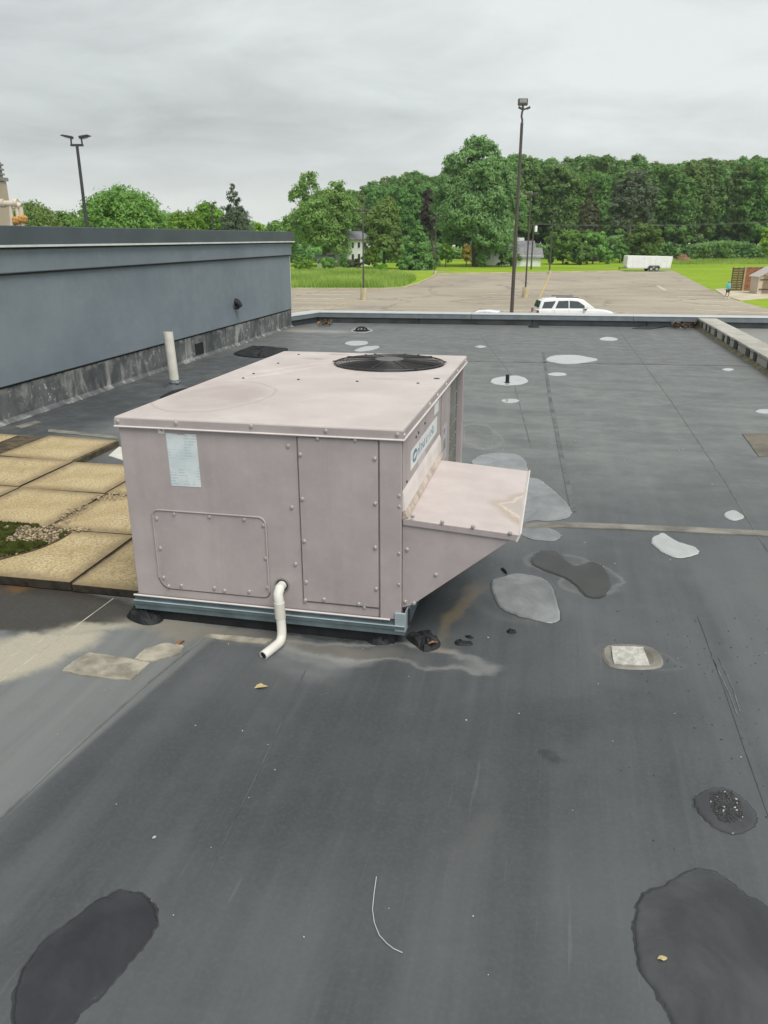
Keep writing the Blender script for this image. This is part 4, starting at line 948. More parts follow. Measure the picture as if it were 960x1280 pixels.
b = MB(); R0 = FRAD * 1.0
def dome(r): return 0.012 + 0.010 * (1 - (r / R0) ** 2) if r < R0 else 0.012
b.tube([(R0 * math.cos(a), R0 * math.sin(a), 0.008) for a in [2 * math.pi * i / 48 for i in range(48)]], 0.0045, 6, close=True)
for i in range(1, 14):
    r = 0.085 + (R0 - 0.085) * i / 14
    b.tube([(r * math.cos(a), r * math.sin(a), dome(r)) for a in [2 * math.pi * j / 44 for j in range(44)]], 0.0016, 4, close=True)
for k in range(10):
    a = k * math.pi / 5 + 0.2
    b.tube([(r * math.cos(a), r * math.sin(a), dome(r) + 0.0035) for r in (0.07, 0.14, 0.21, 0.28, R0)], 0.0026, 5)
b.build('fan_guard', M['wire'], fan)
b = MB(); b.tube([(0, 0, 0.019), (0, 0, 0.027)], 0.085, 20); b.build('guard_hub', M['motor'], fan, True)
for k in range(6):
    a = k * math.pi / 3 + 0.15; screw(fan, (R0 * 1.02 * math.cos(a), R0 * 1.02 * math.sin(a), 0.008), 'top', SCREW2, 1.2)
# --- base rails
def rail(x0, x1, y0, y1, axis):
    out = MB()
    if axis == 'x':   # C profile along x at the front; profile in (y,z)
        pr = [(0.004, 0.066), (0.010, 0.066), (0.010, 0.050), (-0.004, 0.046), (-0.004, 0.031), (0.002, 0.028), (0.002, 0.004), (0.03, 0.0), (0.03, 0.066)]
        out.prism(pr, x0, x1, fn=lambda y, z, x: (x, y0 + y, z))
    else: out.box((x0, y0, 0.0), (x1, y1, 0.066))
    return out
rl = rail(-UW - 0.006, 0.012, -0.006, 0, 'x').build('base_rail', M['galv'], UNIT)
b = MB(); b.tube([(-UW - 0.006, -0.011, 0.047), (0.012, -0.011, 0.047)], 0.003, 6); b.build('rail_lip', M['galvlight'], rl, True)
b = MB(); b.tube([(-UW - 0.006, -0.004, 0.0705), (-0.05, -0.004, 0.0705)], 0.0042, 6); b.build('cabinet_edge', M['edge'], UNIT, True)
for x0, x1 in ((-UW - 0.006, -UW + 0.02), (-0.018, 0.012)): rail(x0, x1, 0.026, UD, 'y').build('base_rail', M['galv'], UNIT)
b = MB(); b.box((-UW + 0.021, UD - 0.03, 0.0), (-0.019, UD - 0.002, 0.066)); b.build('base_rail', M['galv'], UNIT)
b = MB(); b.box((-0.03, -0.008, 0.020), (0.016, 0.002, 0.105)); b.box((0.0125, 0.0, 0.02), (0.016, 0.10, 0.112)); b.build('lifting_bracket', M['galvlight'], UNIT, bevel=0.002, seg=1)
b = MB(); b.tube([(0.014, 0.045, 0.03), (0.014, 0.045, 0.10)], 0.012, 8); b.build('bracket_hole', M['void'], UNIT)
# --- dark roof curb and rubber blocks under the rails
b = MB(); b.box((-UW + 0.03, 0.012, -0.09), (-0.035, UD - 0.03, -0.003)); b.build('roof_curb', M['black'], UNIT)
# --- condensate drain
hp = loc_on(353, 731, 'y', PF)
dr = bpy.data.objects.new('drain_pipe', None); COL.objects.link(dr); dr.parent = UNIT; dr.location = (hp.x, PF, hp.z)
def lp(px, py, off): 
    q = loc_on(px, py, 'y', off); return Vector((q.x - hp.x, off - PF, q.z - hp.z))
b = MB(); b.tube([(0, 0.0, 0), (0, -0.004, 0)], 0.032, 18); b.build('pipe_escutcheon', M['louvre'], dr, True)
b = MB(); b.tube([(0, -0.0045, 0), (0, -0.0055, 0)], 0.026, 18); b.build('pipe_hole', M['void'], dr)
b = MB(); e1 = lp(347.5, 742, -0.07); e2 = lp(349, 754, -0.075)
b.tube([(0.002, 0.01, 0.002), (-0.002, -0.035, -0.002), e1 + Vector((0.004, 0.012, 0.016)), e1 + Vector((0, 0, 0.0)), e2], [0.020, 0.020, 0.020, 0.0205, 0.0205], 14); b.build('elbow', M['pvc'], dr, True)
e3 = lp(350.5, 772, -0.078)
b = MB(); b.tube([e2 + Vector((0, 0, 0.004)), e2, e3, e3 - Vector((0, 0, 0.001))], [0.0225] * 4, 14); b.build('coupling', M['pvcold'], dr, True)
pts = [e3 + Vector((0, 0, 0.01)), lp(352, 785, -0.085), lp(352, 795, -0.095), lp(350, 802, -0.115), lp(345, 807, -0.14), lp(338, 812.5, -0.175), lp(329, 819.5, -0.215)]
q = []
for i in range(len(pts) - 1):
    p0 = pts[max(i - 1, 0)]; p1 = pts[i]; p2 = pts[i + 1]; p3 = pts[min(i + 2, len(pts) - 1)]
    for j in range(4):
        t = j / 4; q.append(0.5 * ((2 * p1) + (p2 - p0) * t + (2 * p0 - 5 * p1 + 4 * p2 - p3) * t * t + (3 * p1 - p0 - 3 * p2 + p3) * t ** 3))
q.append(pts[-1])
b = MB(); b.tube(q, 0.0195, 14, cap=False); b.build('outlet_pipe', M['pvc'], dr, True)
tn = (q[-1] - q[-2]).normalized()
b = MB(); b.tube([q[-1] - tn * 0.004, q[-1] - tn * 0.0035], 0.0160, 12); b.build('outlet_bore', M['void'], dr)
b = MB(); b.tube([q[-1] - tn * 0.003, q[-1] + tn * 0.0005], 0.0197, 14); rimo = b.build('outlet_rim', M['pvc'], dr, True)
bm = bmesh.new(); bm.from_mesh(rimo.data)
for f in [f for f in bm.faces if len(f.verts) > 6]:
    rs = bmesh.ops.inset_region(bm, faces=[f], thickness=0.0045); bmesh.ops.delete(bm, geom=[f], context='FACES')
bm.to_mesh(rimo.data); bm.free()

# =================================================================== THINGS ON THE ROOF
def wobble(pts, rng, a):
    return [p + Vector((rng.uniform(-a, a), rng.uniform(-a, a), 0)) for p in pts]
def puddle(px, label, mat='water', h=0.006, z0=0.001, name='puddle', wob=0.0025, per=6, group='rain puddles on the flat roof', edge=0.012):
    rng = random.Random(hash(label) % 1000 if False else len(label) * 7 + int(px[0][0]))
    c = [Vector((p.x, p.y, 0)) for p in (P(*q) for q in px)]
    loop = smooth_loop(c, per)
    ph = [rng.uniform(0, 6.28) for _ in range(4)]; rad0 = sum((p - sum(c, Vector()) / len(c)).length for p in c) / len(c)
    for i, p in enumerate(loop):
        a = 2 * math.pi * i / len(loop); k = 0.016 * math.sin(5 * a + ph[0]) + 0.011 * math.sin(9 * a + ph[1]) + 0.006 * math.sin(17 * a + ph[2]) + 0.005 * math.sin(29 * a + ph[3])
        loop[i] = p + (p - sum(c, Vector()) / len(c)) * k
    loop = wobble(loop, rng, wob)
    cen = sum(loop, Vector()) / len(loop)
    b = MB(); n = len(loop)
    size = sum((p - cen).length for p in loop) / n
    ed = min(edge, size * 0.2)
    sgn = 1 if sum(loop[i].x * loop[(i + 1) % n].y - loop[(i + 1) % n].x * loop[i].y for i in range(n)) > 0 else -1
    rings = []
    for inset, z in ((0, 0.0), (0.25, 0.55), (0.6, 0.9), (1.0, 1.0), (1.3, 1.0)):
        rr_ = []
        for i, p in enumerate(loop):
            t = (loop[(i + 2) % n] - loop[i - 2]); nr = Vector((-t.y, t.x, 0)).normalized() * sgn
            rr_.append(tuple(p - cen + nr * ed * inset + Vector((0, 0, z0 + h * z))))
        rings.append(rr_)
    vs = sum(rings, []); fs = []
    for k in range(4): fs += [(k * n + i, k * n + (i + 1) % n, (k + 1) * n + (i + 1) % n, (k + 1) * n + i) for i in range(n)]
    fs.append(tuple(range(4 * n, 5 * n)))
    o = b.add(vs, fs).build(name, M[mat] if isinstance(mat, str) else mat, None, True)
    o.location = cen
    b = MB(); rim = []
    for k_, z_ in ((-0.25, 0.0012), (1.0, 0.0008)):
        for i, p in enumerate(loop):
            t = (loop[(i + 2) % n] - loop[i - 2]); nr = Vector((-t.y, t.x, 0)).normalized() * sgn
            j_ = 0.5 + 0.5 * math.sin(i * 0.7) * math.sin(i * 0.23 + 1)
            rim.append(tuple(p - cen - nr * min(0.006, size * 0.05) * k_ * (0.35 + 0.9 * j_) + Vector((0, 0, z_ if k_ < 0 else 0.0004))))
    b.add(rim, [(i, (i + 1) % n, n + (i + 1) % n, n + i) for i in range(n)]); b.build('wet_edge', M['wetrim'], o)
    return tag(o, label, 'puddle', group)
puddle([(15, 1260), (25, 1225), (50, 1182), (85, 1155), (115, 1130), (150, 1116), (176, 1117), (194, 1134), (195, 1155), (180, 1180), (165, 1200), (135, 1235), (105, 1260), (90, 1282), (60, 1300), (28, 1296)], 'large dark oval puddle in the near left corner of the roof')
puddle([(792, 1170), (795, 1145), (800, 1125), (825, 1108), (860, 1089), (890, 1090), (915, 1105), (940, 1122), (965, 1140), (1005, 1185), (1015, 1300), (935, 1335), (855, 1300), (838, 1272), (822, 1245), (800, 1205)], 'largest dark puddle, in the near right corner with a straw leaf on it', 'waterright')
pd = puddle([(868, 1000), (880, 989), (905, 985), (926, 996), (943, 1015), (944, 1030), (925, 1042), (905, 1040), (885, 1028), (871, 1013)], 'small oval puddle round a cluster of dark gravel', 'waterright', h=0.005)
puddle([(614, 735), (620, 723), (650, 718), (682, 725), (693, 742), (700, 775), (676, 777), (645, 769), (622, 756)], 'pale shiny puddle just beyond the point of the intake hood', 'waterpale')
puddle([(664, 702), (675, 689), (695, 688), (712, 703), (722, 707), (740, 702), (758, 712), (763, 730), (754, 745), (735, 747), (718, 731), (700, 720), (676, 712)], 'dull dark damp patch shaped like two joined lobes with chalky rim', 'damp', h=0.0035)
puddle([(815, 673), (829, 667), (846, 677), (870, 685), (873, 692), (851, 698), (833, 693), (818, 683)], 'bright bean shaped puddle below the beige seam strip', 'waterbright')
puddle([(904, 644), (915, 638), (927, 643), (929, 648), (916, 651)], 'small bright oval puddle just above the beige seam strip at far right', 'waterbright')
puddle([(590, 577), (606, 568), (640, 567), (656, 575), (659, 590), (648, 600), (610, 598)], 'grey puddle behind the intake hood beside the coil', 'waterpale', h=0.003)
puddle([(640, 600), (672, 599), (688, 610), (710, 630), (714, 643), (702, 650), (668, 651), (640, 652)], 'wide grey puddle beside the lip of the intake hood', 'waterpale', h=0.003)
puddle([(643, 661), (668, 657), (692, 662), (701, 669), (694, 676), (664, 674)], 'narrow grey puddle under the lip of the hood, below the seam strip', 'waterpale', h=0.003)
puddle([(613, 476), (622, 472), (645, 470), (659, 474), (655, 480), (632, 482), (617, 480)], 'bright puddle with a black stub standing in it', 'waterbright', wob=0.004)
puddle([(626, 501), (634, 499), (648, 500), (646, 503), (633, 504)], 'thin pale puddle below the one with the black stub', 'waterbright', wob=0.003)
puddle([(682, 450), (692, 445), (715, 444), (732, 446), (747, 450), (728, 454), (702, 455)], 'long bright puddle with a pointed tail lying on the far lap seam', 'waterbright', wob=0.004)
puddle([(684, 468), (694, 466), (707, 467), (706, 469.5), (692, 470)], 'small bright puddle just below the long one on the far seam', 'waterbright')
puddle([(749, 424), (757, 421.5), (771, 423), (770, 425.5), (757, 426)], 'small bright puddle farthest out towards the parked white suv', 'waterbright')
puddle([(593, 433.5), (600, 432), (608, 433.5), (600, 435)], 'tiny bright puddle beyond the back of the unit', 'waterbright')
puddle([(902, 462), (909, 460.5), (918, 462), (910, 464)], 'tiny bright puddle close to the concrete divider', 'waterbright')
puddle([(944, 514), (952, 512), (966, 513), (962, 517), (948, 516.5)], 'small bright puddle by the brown worn patch at the right', 'waterbright')
puddle([(431, 429), (440, 426.5), (459, 427), (456, 431), (438, 432)], 'left one of two bright puddles beyond the fan guard', 'waterbright')
puddle([(443, 438), (456, 433.5), (474, 433), (468, 437), (450, 439.5)], 'right one of two bright puddles beyond the fan guard', 'waterbright')
puddle([(438, 413), (446, 409.5), (461, 410), (466, 413), (456, 416), (444, 415.5)], 'pale puddle round the black drain dome near the far parapet', 'waterbright')
# stub in the puddle, drain dome
p = P(634, 479); t = thing('drain_stub', p, 'short black pipe stub standing in a bright puddle', 'pipe stub')
b = MB(); b.tube([(0, 0, 0), (0, 0, 0.09), (0, 0, 0.10)], [0.022, 0.022, 0.018], 12); b.build('stub', M['black'], t, True)
b = MB(); b.tube([(0, 0, 0.004), (0, 0, 0.010)], 0.032, 14); b.build('stub_collar', M['black'], t, True)
p = P(452, 414); t = thing('roof_drain', p, 'black domed roof drain strainer near the far parapet', 'roof drain'); t.scale = (0.68,) * 3
b = MB(); b.tube([(0, 0, 0.0), (0, 0, 0.02)], [0.24, 0.22], 20); b.build('drain_flange', M['black'], t, True)
for k in range(10):
    a = k * math.pi / 5; b = MB(); b.tube([(0.16 * math.cos(a), 0.16 * math.sin(a), 0.02), (0.14 * math.cos(a), 0.14 * math.sin(a), 0.07), (0.05 * math.cos(a), 0.05 * math.sin(a), 0.11)], 0.016, 6); b.build('strainer_bar', M['black'], t, True)
b = MB(); b.tube([(0, 0, 0.095), (0, 0, 0.12)], [0.07, 0.04], 12); b.build('strainer_cap', M['black'], t, True)
p = P(667, 409); t = thing('drain_cover', p, 'flat dark drain cover close to the far parapet', 'drain cover')
b = MB(); b.tube([(0, 0, 0), (0, 0, 0.02), (0, 0, 0.03)], [0.11, 0.10, 0.06], 16); b.build('cover_plate', M['black'], t, True)
# pitch pocket and gravel cluster
pp = [P(*q) for q in ((757, 808), (815, 810), (826, 835), (763, 834))]; cen = sum(pp, Vector()) / 4
t = thing('filled_drain_box', cen, 'square roof box filled with pale stone chips', 'roof box')
qi = [P(*q) - cen for q in ((764, 810), (803, 811), (812, 834), (767, 832))]
ins = smooth_loop([qi[0].lerp(qi[1], .05), qi[0].lerp(qi[1], .95), qi[1].lerp(qi[2], .1), qi[1].lerp(qi[2], .9), qi[2].lerp(qi[3], .1), qi[2].lerp(qi[3], .9), qi[3].lerp(qi[0], .1), qi[3].lerp(qi[0], .9)], 3)
b = MB(); b.prism([(v.x, v.y) for v in ins], -0.001, 0.010); b.build('chip_bed', M['palestone'], t, bevel=0.003, seg=1)
outl = smooth_loop([(q - cen) for q in pp], 5); n = len(outl)
b = MB(); b.prism([(v.x * .72, v.y * .72) for v in outl], -0.002, 0.0036); b.build('box_floor', M['brownpatch'], t)
b = MB(); vs = [(v.x, v.y, 0.001) for v in outl] + [(v.x * .92, v.y * .92, 0.008) for v in outl] + [(v.x * .70, v.y * .70, 0.004) for v in outl]
b.add(vs, [(k * n + i, k * n + (i + 1) % n, (k + 1) * n + (i + 1) % n, (k + 1) * n + i) for k in range(2) for i in range(n)]); b.build('raised_rim', M['seam'], t, True)
def pebbles(b, rng, cx, cy, z, r, n=1):
    for _ in range(n):
        bm = bmesh.new(); bmesh.ops.create_icosphere(bm, subdivisions=1, radius=1.0)
        sx_, sy_, sz_ = r * rng.uniform(.7, 1.3), r * rng.uniform(.7, 1.3), r * rng.uniform(.4, .8); a = rng.uniform(0, 6.28); ca, sa = math.cos(a), math.sin(a)
        vs = []
        for v in bm.verts:
            k = 1 + rng.uniform(-.18, .18); x, y = v.co.x * sx_ * k, v.co.y * sy_ * k; vs.append((cx + x * ca - y * sa, cy + x * sa + y * ca, z + v.co.z * sz_ * k))
        b.add(vs, [[q.index for q in f.verts] for f in bm.faces]); bm.free()
rng = random.Random(11); b = MB(); b2 = MB()
ring = [P(*q) for q in ((888, 992), (912, 990), (925, 1005), (930, 1022), (915, 1031), (900, 1028), (888, 1008))]
cg = sum(ring, Vector()) / len(ring)
def inpoly(x, y, poly):
    r = False; j = len(poly) - 1
    for i in range(len(poly)):
        if (poly[i].y > y) != (poly[j].y > y) and x < (poly[j].x - poly[i].x) * (y - poly[i].y) / (poly[j].y - poly[i].y) + poly[i].x: r = not r
        j = i
    return r
def scatter(poly, n, rng):
    x0, x1 = min(p.x for p in poly), max(p.x for p in poly); y0, y1 = min(p.y for p in poly), max(p.y for p in poly); out = []
    while len(out) < n:
        x, y = rng.uniform(x0, x1), rng.uniform(y0, y1)
        if inpoly(x, y, poly): out.append((x, y))
    return out
for x, y in scatter(ring, 330, rng): pebbles(b if rng.random() < 0.96 else b2, rng, x - cg.x, y - cg.y, 0.006, rng.uniform(0.0025, 0.0052))
t = thing('gravel_cluster', cg, 'cluster of dark wet gravel standing out of a small oval puddle', 'gravel')
tag(b.build('dark_gravel', M['darkstone'], t), kind='stuff'); tag(b2.build('pale_gravel', M['palestone'], t), kind='stuff')
# black torn rubber by the unit corner
def scrap(px, label, seed, h=0.035, per=3, mat='black'):
    rng = random.Random(seed); c = [P(*q) for q in px]; cen = sum(c, Vector()) / len(c)
    lp_ = [p - cen for p in smooth_loop([Vector((q.x, q.y, 0)) for q in c], per)]
    n = len(lp_); vs = [(p.x, p.y, 0.001) for p in lp_] + [(p.x * .8, p.y * .8, h * rng.uniform(.3, .9)) for p in lp_] + [(p.x * .4, p.y * .4, h * rng.uniform(.5, 1.1)) for p in lp_] + [(0, 0, h)]
    b = MB(); b.add(vs, [(k * n + i, k * n + (i + 1) % n, (k + 1) * n + (i + 1) % n, (k + 1) * n + i) for k in range(2) for i in range(n)] + [(2 * n + i, 2 * n + (i + 1) % n, 3 * n) for i in range(n)])
    o = b.build('rubber_scrap', M[mat]); o.location = cen; return tag(o, label, 'rubber scrap')
scrap([(507, 797), (518, 792), (535, 790), (546, 797), (551, 805), (546, 812), (530, 815), (520, 808)], 'crumpled black rubber scrap at the foot of the unit corner', 1, 0.03)
scrap([(568, 803), (574, 799), (578, 804), (590, 803), (589, 807), (572, 807)], 'thin black scrap lying right of the rusty run-off', 2, 0.012)
scrap([(581, 796), (585, 795), (592, 797), (589, 799)], 'tiny black scrap lying above the thin one', 3, 0.01)
scrap([(633, 789), (637, 788), (645, 790), (644, 792), (636, 792)], 'small black scrap alone right of the unit', 4, 0.015)
scrap([(626, 712), (628, 711), (634, 716), (633, 718)], 'small slanting black scrap under the hood point', 5, 0.012)
scrap([(455, 796), (470, 794), (490, 799), (486, 806), (465, 806)], 'low black rubber heap under the front rail', 6, 0.03)
scrap([(158, 770), (170, 760), (186, 757), (204, 764), (203, 777), (186, 782), (168, 778)], 'black rubber lump under the left end of the front rail', 7, 0.045)
# leaves and bits
def leaf(px, py, label, mat, s=0.03, rz=0.0, seed=0):
    rng = random.Random(seed); pts = [(-1, 0), (-.5, .42), (.1, .55), (.7, .3), (1.1, 0), (.7, -.35), (.1, -.5), (-.5, -.38)]
    vs = [(x * s * .5, y * s * .5, 0.003 + rng.uniform(0.0, 0.3) * s * abs(y) * 1.5) for x, y in pts] + [(0, 0, 0.004), (s * .5, 0.0, 0.006)]
    b = MB(); b.add(vs, [(i, (i + 1) % 8, 8) for i in range(8)]); o = b.build('fallen_leaf', M[mat]); o.location = P(px, py) ; o.rotation_euler = (0, 0, rz); return tag(o, label, 'leaf')
leaf(326, 860, 'straw coloured leaf on the dark membrane below the drain pipe', 'strawleaf', 0.05, 0.3, 1)
leaf(225, 804, 'curled brown leaf on the bleached patch left of the drain pipe', 'dryleaf', 0.05, 1.0, 2)
leaf(827, 1202, 'straw leaf floating on the large puddle', 'strawleaf', 0.024, 0.1, 3).location.z += 0.007
leaf(541, 812, 'brown leaf lying on the black rubber scrap', 'dryleaf', 0.045, 0.4, 4).location.z += 0.028
leaf(193, 1048, 'white paint flake on the dark membrane', 'palestone', 0.014, 0.8, 5)
b = MB(); rng = random.Random(21)
for _ in range(260):
    v = rng.uniform(1.0, 7.0) ** 1.0; u = rng.uniform(-1.6, 2.6)
    q = UV(u, v)
    pebbles(b, rng, q.x, q.y, 0.002, rng.choice((0.0016, 0.002, 0.0026, 0.0036)) * (0.7 + 0.12 * v))
tag(b.build('grit', M['palestone']), kind='stuff', label='pale grit scattered over the roof membrane')
b = MB()
for _ in range(170):
    u, v = rng.gauss(0.75, 0.22), rng.uniform(1.6, 3.4); q = UV(u, v)
    pebbles(b, rng, q.x, q.y, 0.001, rng.choice((0.0014, 0.002, 0.0028)))
tag(b.build('grit', M['darkstone']), kind='stuff', label='dark grit along the right-hand lap seam')
# pale wire
q = [P(*a) + Vector((0, 0, 0.003)) for a in ((470.5, 1097), (467.5, 1118), (465.5, 1138), (468, 1155), (474, 1170), (483, 1180), (492, 1187), (503, 1192))]
b = MB(); o = b.tube([p - q[0] for p in q], 0.0013, 5).build('loose_wire', M['twine'], None, True); o.location = q[0]; tag(o, 'thin pale curved wire lying on the roof between the two big puddles', 'wire')
# leaf litter in the parapet corners
def litter(px, n, label, seed, h):
    rng = random.Random(seed); poly = [P(*a) for a in px]; cen = sum(poly, Vector()) / len(poly); b = MB()
    for x, y in scatter(poly, n, rng):
        s = rng.uniform(0.025, 0.055); a = rng.uniform(0, 6.28); zc_ = rng.uniform(0.008, h); e = Euler((rng.uniform(-.7, .7), rng.uniform(-.7, .7), a)).to_matrix()
        vs = [e @ Vector(c) * s + Vector((x - cen.x, y - cen.y, zc_ + s * .4)) for c in ((-1, 0, 0), (-.2, .55, .2), (.9, 0, 0), (-.2, -.55, .2))]
        b.add(vs, [(0, 1, 2), (0, 2, 3)], rng.choice((0, 0, 0, 0, 1, 2, 2)))
    o = b.build('leaf_litter', [M['darkleaf'], M['dryleaf'], M['bark']]); o.location = cen; return tag(o, label, 'leaf litter', kind='stuff')
litter([(838, 411), (856, 404.5), (872, 404.5), (876, 411), (858, 413)], 170, 'drift of brown leaves where the divider meets the parapet', 1, 0.10)
litter([(398, 404), (416, 404), (412, 408), (398, 409)], 60, 'small drift of leaves in the left parapet corner', 2, 0.05)
# loose membrane flap near the divider
fl = [P(*a) for a in ((790, 411), (846, 402.5), (874, 402), (872, 405), (846, 407), (812, 412))]; cen = sum(fl, Vector()) / len(fl)
b = MB(); n = len(fl); hs_ = (0.004, 0.05, 0.10, 0.09, 0.03, 0.004)
b.add([tuple(p - cen + Vector((0, 0, hh))) for p, hh in zip(fl, hs_)] + [tuple(p - cen + Vector((0, 0, hh + .006))) for p, hh in zip(fl, hs_)], [(0, 1, 2, 3, 4, 5), (6, 7, 8, 9, 10, 11)] + [(i, (i + 1) % 6, 6 + (i + 1) % 6, 6 + i) for i in range(6)])
o = b.build('membrane_flap', M['membrane_dark']); o.location = cen; tag(o, 'loose dark membrane flap by the parapet under the drift of brown leaves', 'membrane flap')
# white pvc vent pipe near the wall
p = P(219, 484); t = thing('vent_pipe', p, 'tall white plastic vent pipe standing near the grey wall', 'pipe')
hgt = atY(210, 415, p.y); top = hgt - p
b = MB(); d_ = top; b.tube([(0, 0, 0.03), tuple(d_)], 0.052, 20, cap=False); b.tube([tuple(d_), tuple(d_ * 0.9)], 0.046, 20, cap=False)
r0 = [tuple(d_ + Vector((0.052 * math.cos(a), 0.052 * math.sin(a), 0))) for a in [i * math.pi / 10 for i in range(20)]]; r1 = [tuple(d_ + Vector((0.046 * math.cos(a), 0.046 * math.sin(a), 0))) for a in [i * math.pi / 10 for i in range(20)]]
b.add(r0 + r1, [(i, (i + 1) % 20, 20 + (i + 1) % 20, 20 + i) for i in range(20)])
b.build('pipe', M['pvcold'], t, True)
b = MB(); b.tube([(0, 0, 0.0), (0, 0, 0.012), (0, 0, 0.04), (0, 0, 0.085)], [0.14, 0.12, 0.064, 0.057], 20); b.build('pipe_boot', M['seamdark'], t, True)
b = MB(); b.tube([(0, 0, 0.062), (0, 0, 0.076)], 0.062, 20); cl = b.build('boot_clamp', M['galvlight'], t, True)
b = MB(); b.box((0.03, -0.075, 0.058), (0.06, -0.055, 0.08)); b.build('clamp_screw', M['galvlight'], cl)
# crumpled black sheet and strip
def crumple(px, name, label, cat, seed, amp):
    rng = random.Random(seed); c = [P(*a) for a in px]; cen = sum(c, Vector()) / len(c); lp_ = [p - cen for p in smooth_loop([Vector((q.x, q.y, 0)) for q in c], 3)]
    n = len(lp_); b = MB(); vs = []
    for f, hh in ((1.0, 0.25), (0.97, 0.4), (0.7, 1.0), (0.35, 0.8)): vs += [(p.x * f, p.y * f, 0.004 + amp * hh * rng.uniform(0.2, 1)) for p in lp_]
    vs.append((0, 0, amp * .7)); low = [(p.x, p.y, 0.001) for p in lp_]
    b.add(vs + low, [(k * n + i, k * n + (i + 1) % n, (k + 1) * n + (i + 1) % n, (k + 1) * n + i) for k in range(3) for i in range(n)] + [(3 * n + i, 3 * n + (i + 1) % n, 4 * n) for i in range(n)] + [(i, 4 * n + 1 + i, 4 * n + 1 + (i + 1) % n, (i + 1) % n) for i in range(n)])
    o = b.build(name, M['black']); o.location = cen; return tag(o, label, cat)
crumple([(292, 443), (304, 438), (318, 433.5), (340, 436), (360, 437), (352, 441), (332, 447), (312, 447)], 'rubber_sheet', 'crumpled black rubber sheet between the wall and the back of the unit', 'rubber sheet', 3, 0.05)
crumple([(200, 497), (214, 490), (232, 486), (238, 488), (222, 494), (206, 500)], 'rubber_strip', 'narrow black strip at the foot of the white vent pipe', 'rubber strip', 4, 0.02)
# pavers
rng = random.Random(31)
PV = thing('paver_walkway', UV(-2.77, 3.58), 'tan concrete paver walkway laid beside the unit', 'paving')
us = [-4.66, -4.03, -3.40, -2.775, -2.16, -1.82]; vs_ = [2.94, 3.58, 4.215, 4.855, 5.50]
o0_ = UV(-2.77, 3.58)
for r in range(4):
    for c in range(5):
        if r == 3 and c >= 2: continue
        if c == 4 and r > 2: continue
        du = 0.0 if r % 2 == 0 else 0.0
        sh = (-0.02, 0.03, 0.01, -0.02)[r]
        a0, a1, b0, b1 = us[c] + 0.004 + sh, us[c + 1] - 0.004 + (sh if c < 4 else 0), vs_[r] + 0.005, vs_[r + 1] - 0.005
        if r == 2 and c == 4: b1 = b0 + 0.3
        z = 0.046 + rng.uniform(-0.005, 0.004); tl = [rng.uniform(-0.004, 0.004) for _ in range(4)]
        b = MB(); m_ = 5
        cu, cv = (a0 + a1) / 2, (b0 + b1) / 2
        b.box((a0 - cu, b0 - cv, 0.002), (a1 - cu, b1 - cv, z))
        o = b.build('paver', [M['paver'], M['paveredge']], PV, bevel=0.0045, seg=2)
        for f in o.data.polygons:
            if abs(f.normal.z) < 0.5: f.material_index = 1
        for v in o.data.vertices:
            if v.co.z > 0.02: v.co.z += 0.003 * math.sin(3 * v.co.x + r) + tl[0] * (1 if v.co.x > 0 else -1)
            x, y = v.co.x + (0.006 * math.sin(9 * v.co.y + c)), v.co.y
            v.co.x, v.co.y = x, y
        o.location = UV(cu, cv) - o0_; o.rotation_euler = (0, 0, -YAW + rad(rng.uniform(-0.7, 0.7)))
bed = [UV(-4.66, 2.965), UV(-1.80, 2.965), UV(-1.80, 4.6), UV(-2.18, 4.84), UV(-3.40, 4.84), UV(-3.40, 5.48), UV(-4.66, 5.48)]
b = MB(); b.prism([((p - o0_).x, (p - o0_).y) for p in bed], 0.001, 0.041); b.build('joint_dirt', M['paverdirt'], PV)
# gravel and moss lying on the front pavers
mp_ = [P(*a, 0.06) for a in ((-40, 655), (0, 653), (45, 656), (88, 661), (78, 671), (52, 683), (20, 692), (-40, 702))]
cen = sum(mp_, Vector()) / len(mp_); rng = random.Random(41)
b = MB(); bp = MB()
for x, y in scatter(mp_, 1100, rng):
    pebbles(bp, rng, x - cen.x, y - cen.y, 0.058, rng.uniform(0.0035, 0.0075))
q_ = smooth_loop(mp_, 3); b.prism([(p.x - cen.x, p.y - cen.y) for p in q_], 0.046, 0.056, 1)
nzs = [(rng.uniform(-.5, .5), rng.uniform(-.25, .25)) for _ in range(7)]
for x, y in scatter(mp_, 5200, rng):
    dx, dy = x - cen.x, y - cen.y
    if math.sin(9 * dx + 4) * math.sin(11 * dy + 1) + 0.6 * math.sin(31 * dx + 23 * dy) * math.sin(27 * dx - 19 * dy + 2) < -0.12: continue
    h = rng.uniform(0.006, 0.014); s = rng.uniform(0.006, 0.012); a = rng.uniform(0, 6.28)
    z0 = 0.062
    b.add([(dx + s * math.cos(a), dy + s * math.sin(a), z0), (dx + s * math.cos(a + 2.1), dy + s * math.sin(a + 2.1), z0), (dx + s * math.cos(a + 4.2), dy + s * math.sin(a + 4.2), z0), (dx, dy, z0 + h)], [(0, 1, 3), (1, 2, 3), (2, 0, 3)])
t = thing('moss_bed', Vector((cen.x, cen.y, 0)), 'patch of green moss and small stones on the tan pavers', 'moss')
tag(b.build('moss', [M['moss'], M['paverdirt']], t), kind='stuff'); tag(bp.build('stones', M['pebble'], t), kind='stuff')
b = MB(); rng = random.Random(43)
for poly, n in (([(60, 654), (78, 640), (105, 628), (118, 632), (95, 648), (72, 660)], 120), ([(112, 622), (150, 612), (158, 622), (130, 628)], 130), ([(88, 659), (112, 659), (110, 664), (90, 664)], 50)):
    for x, y in scatter([P(*a, 0.06) for a in poly], n, rng): pebbles(b, rng, x, y, 0.060, rng.uniform(0.003, 0.007))
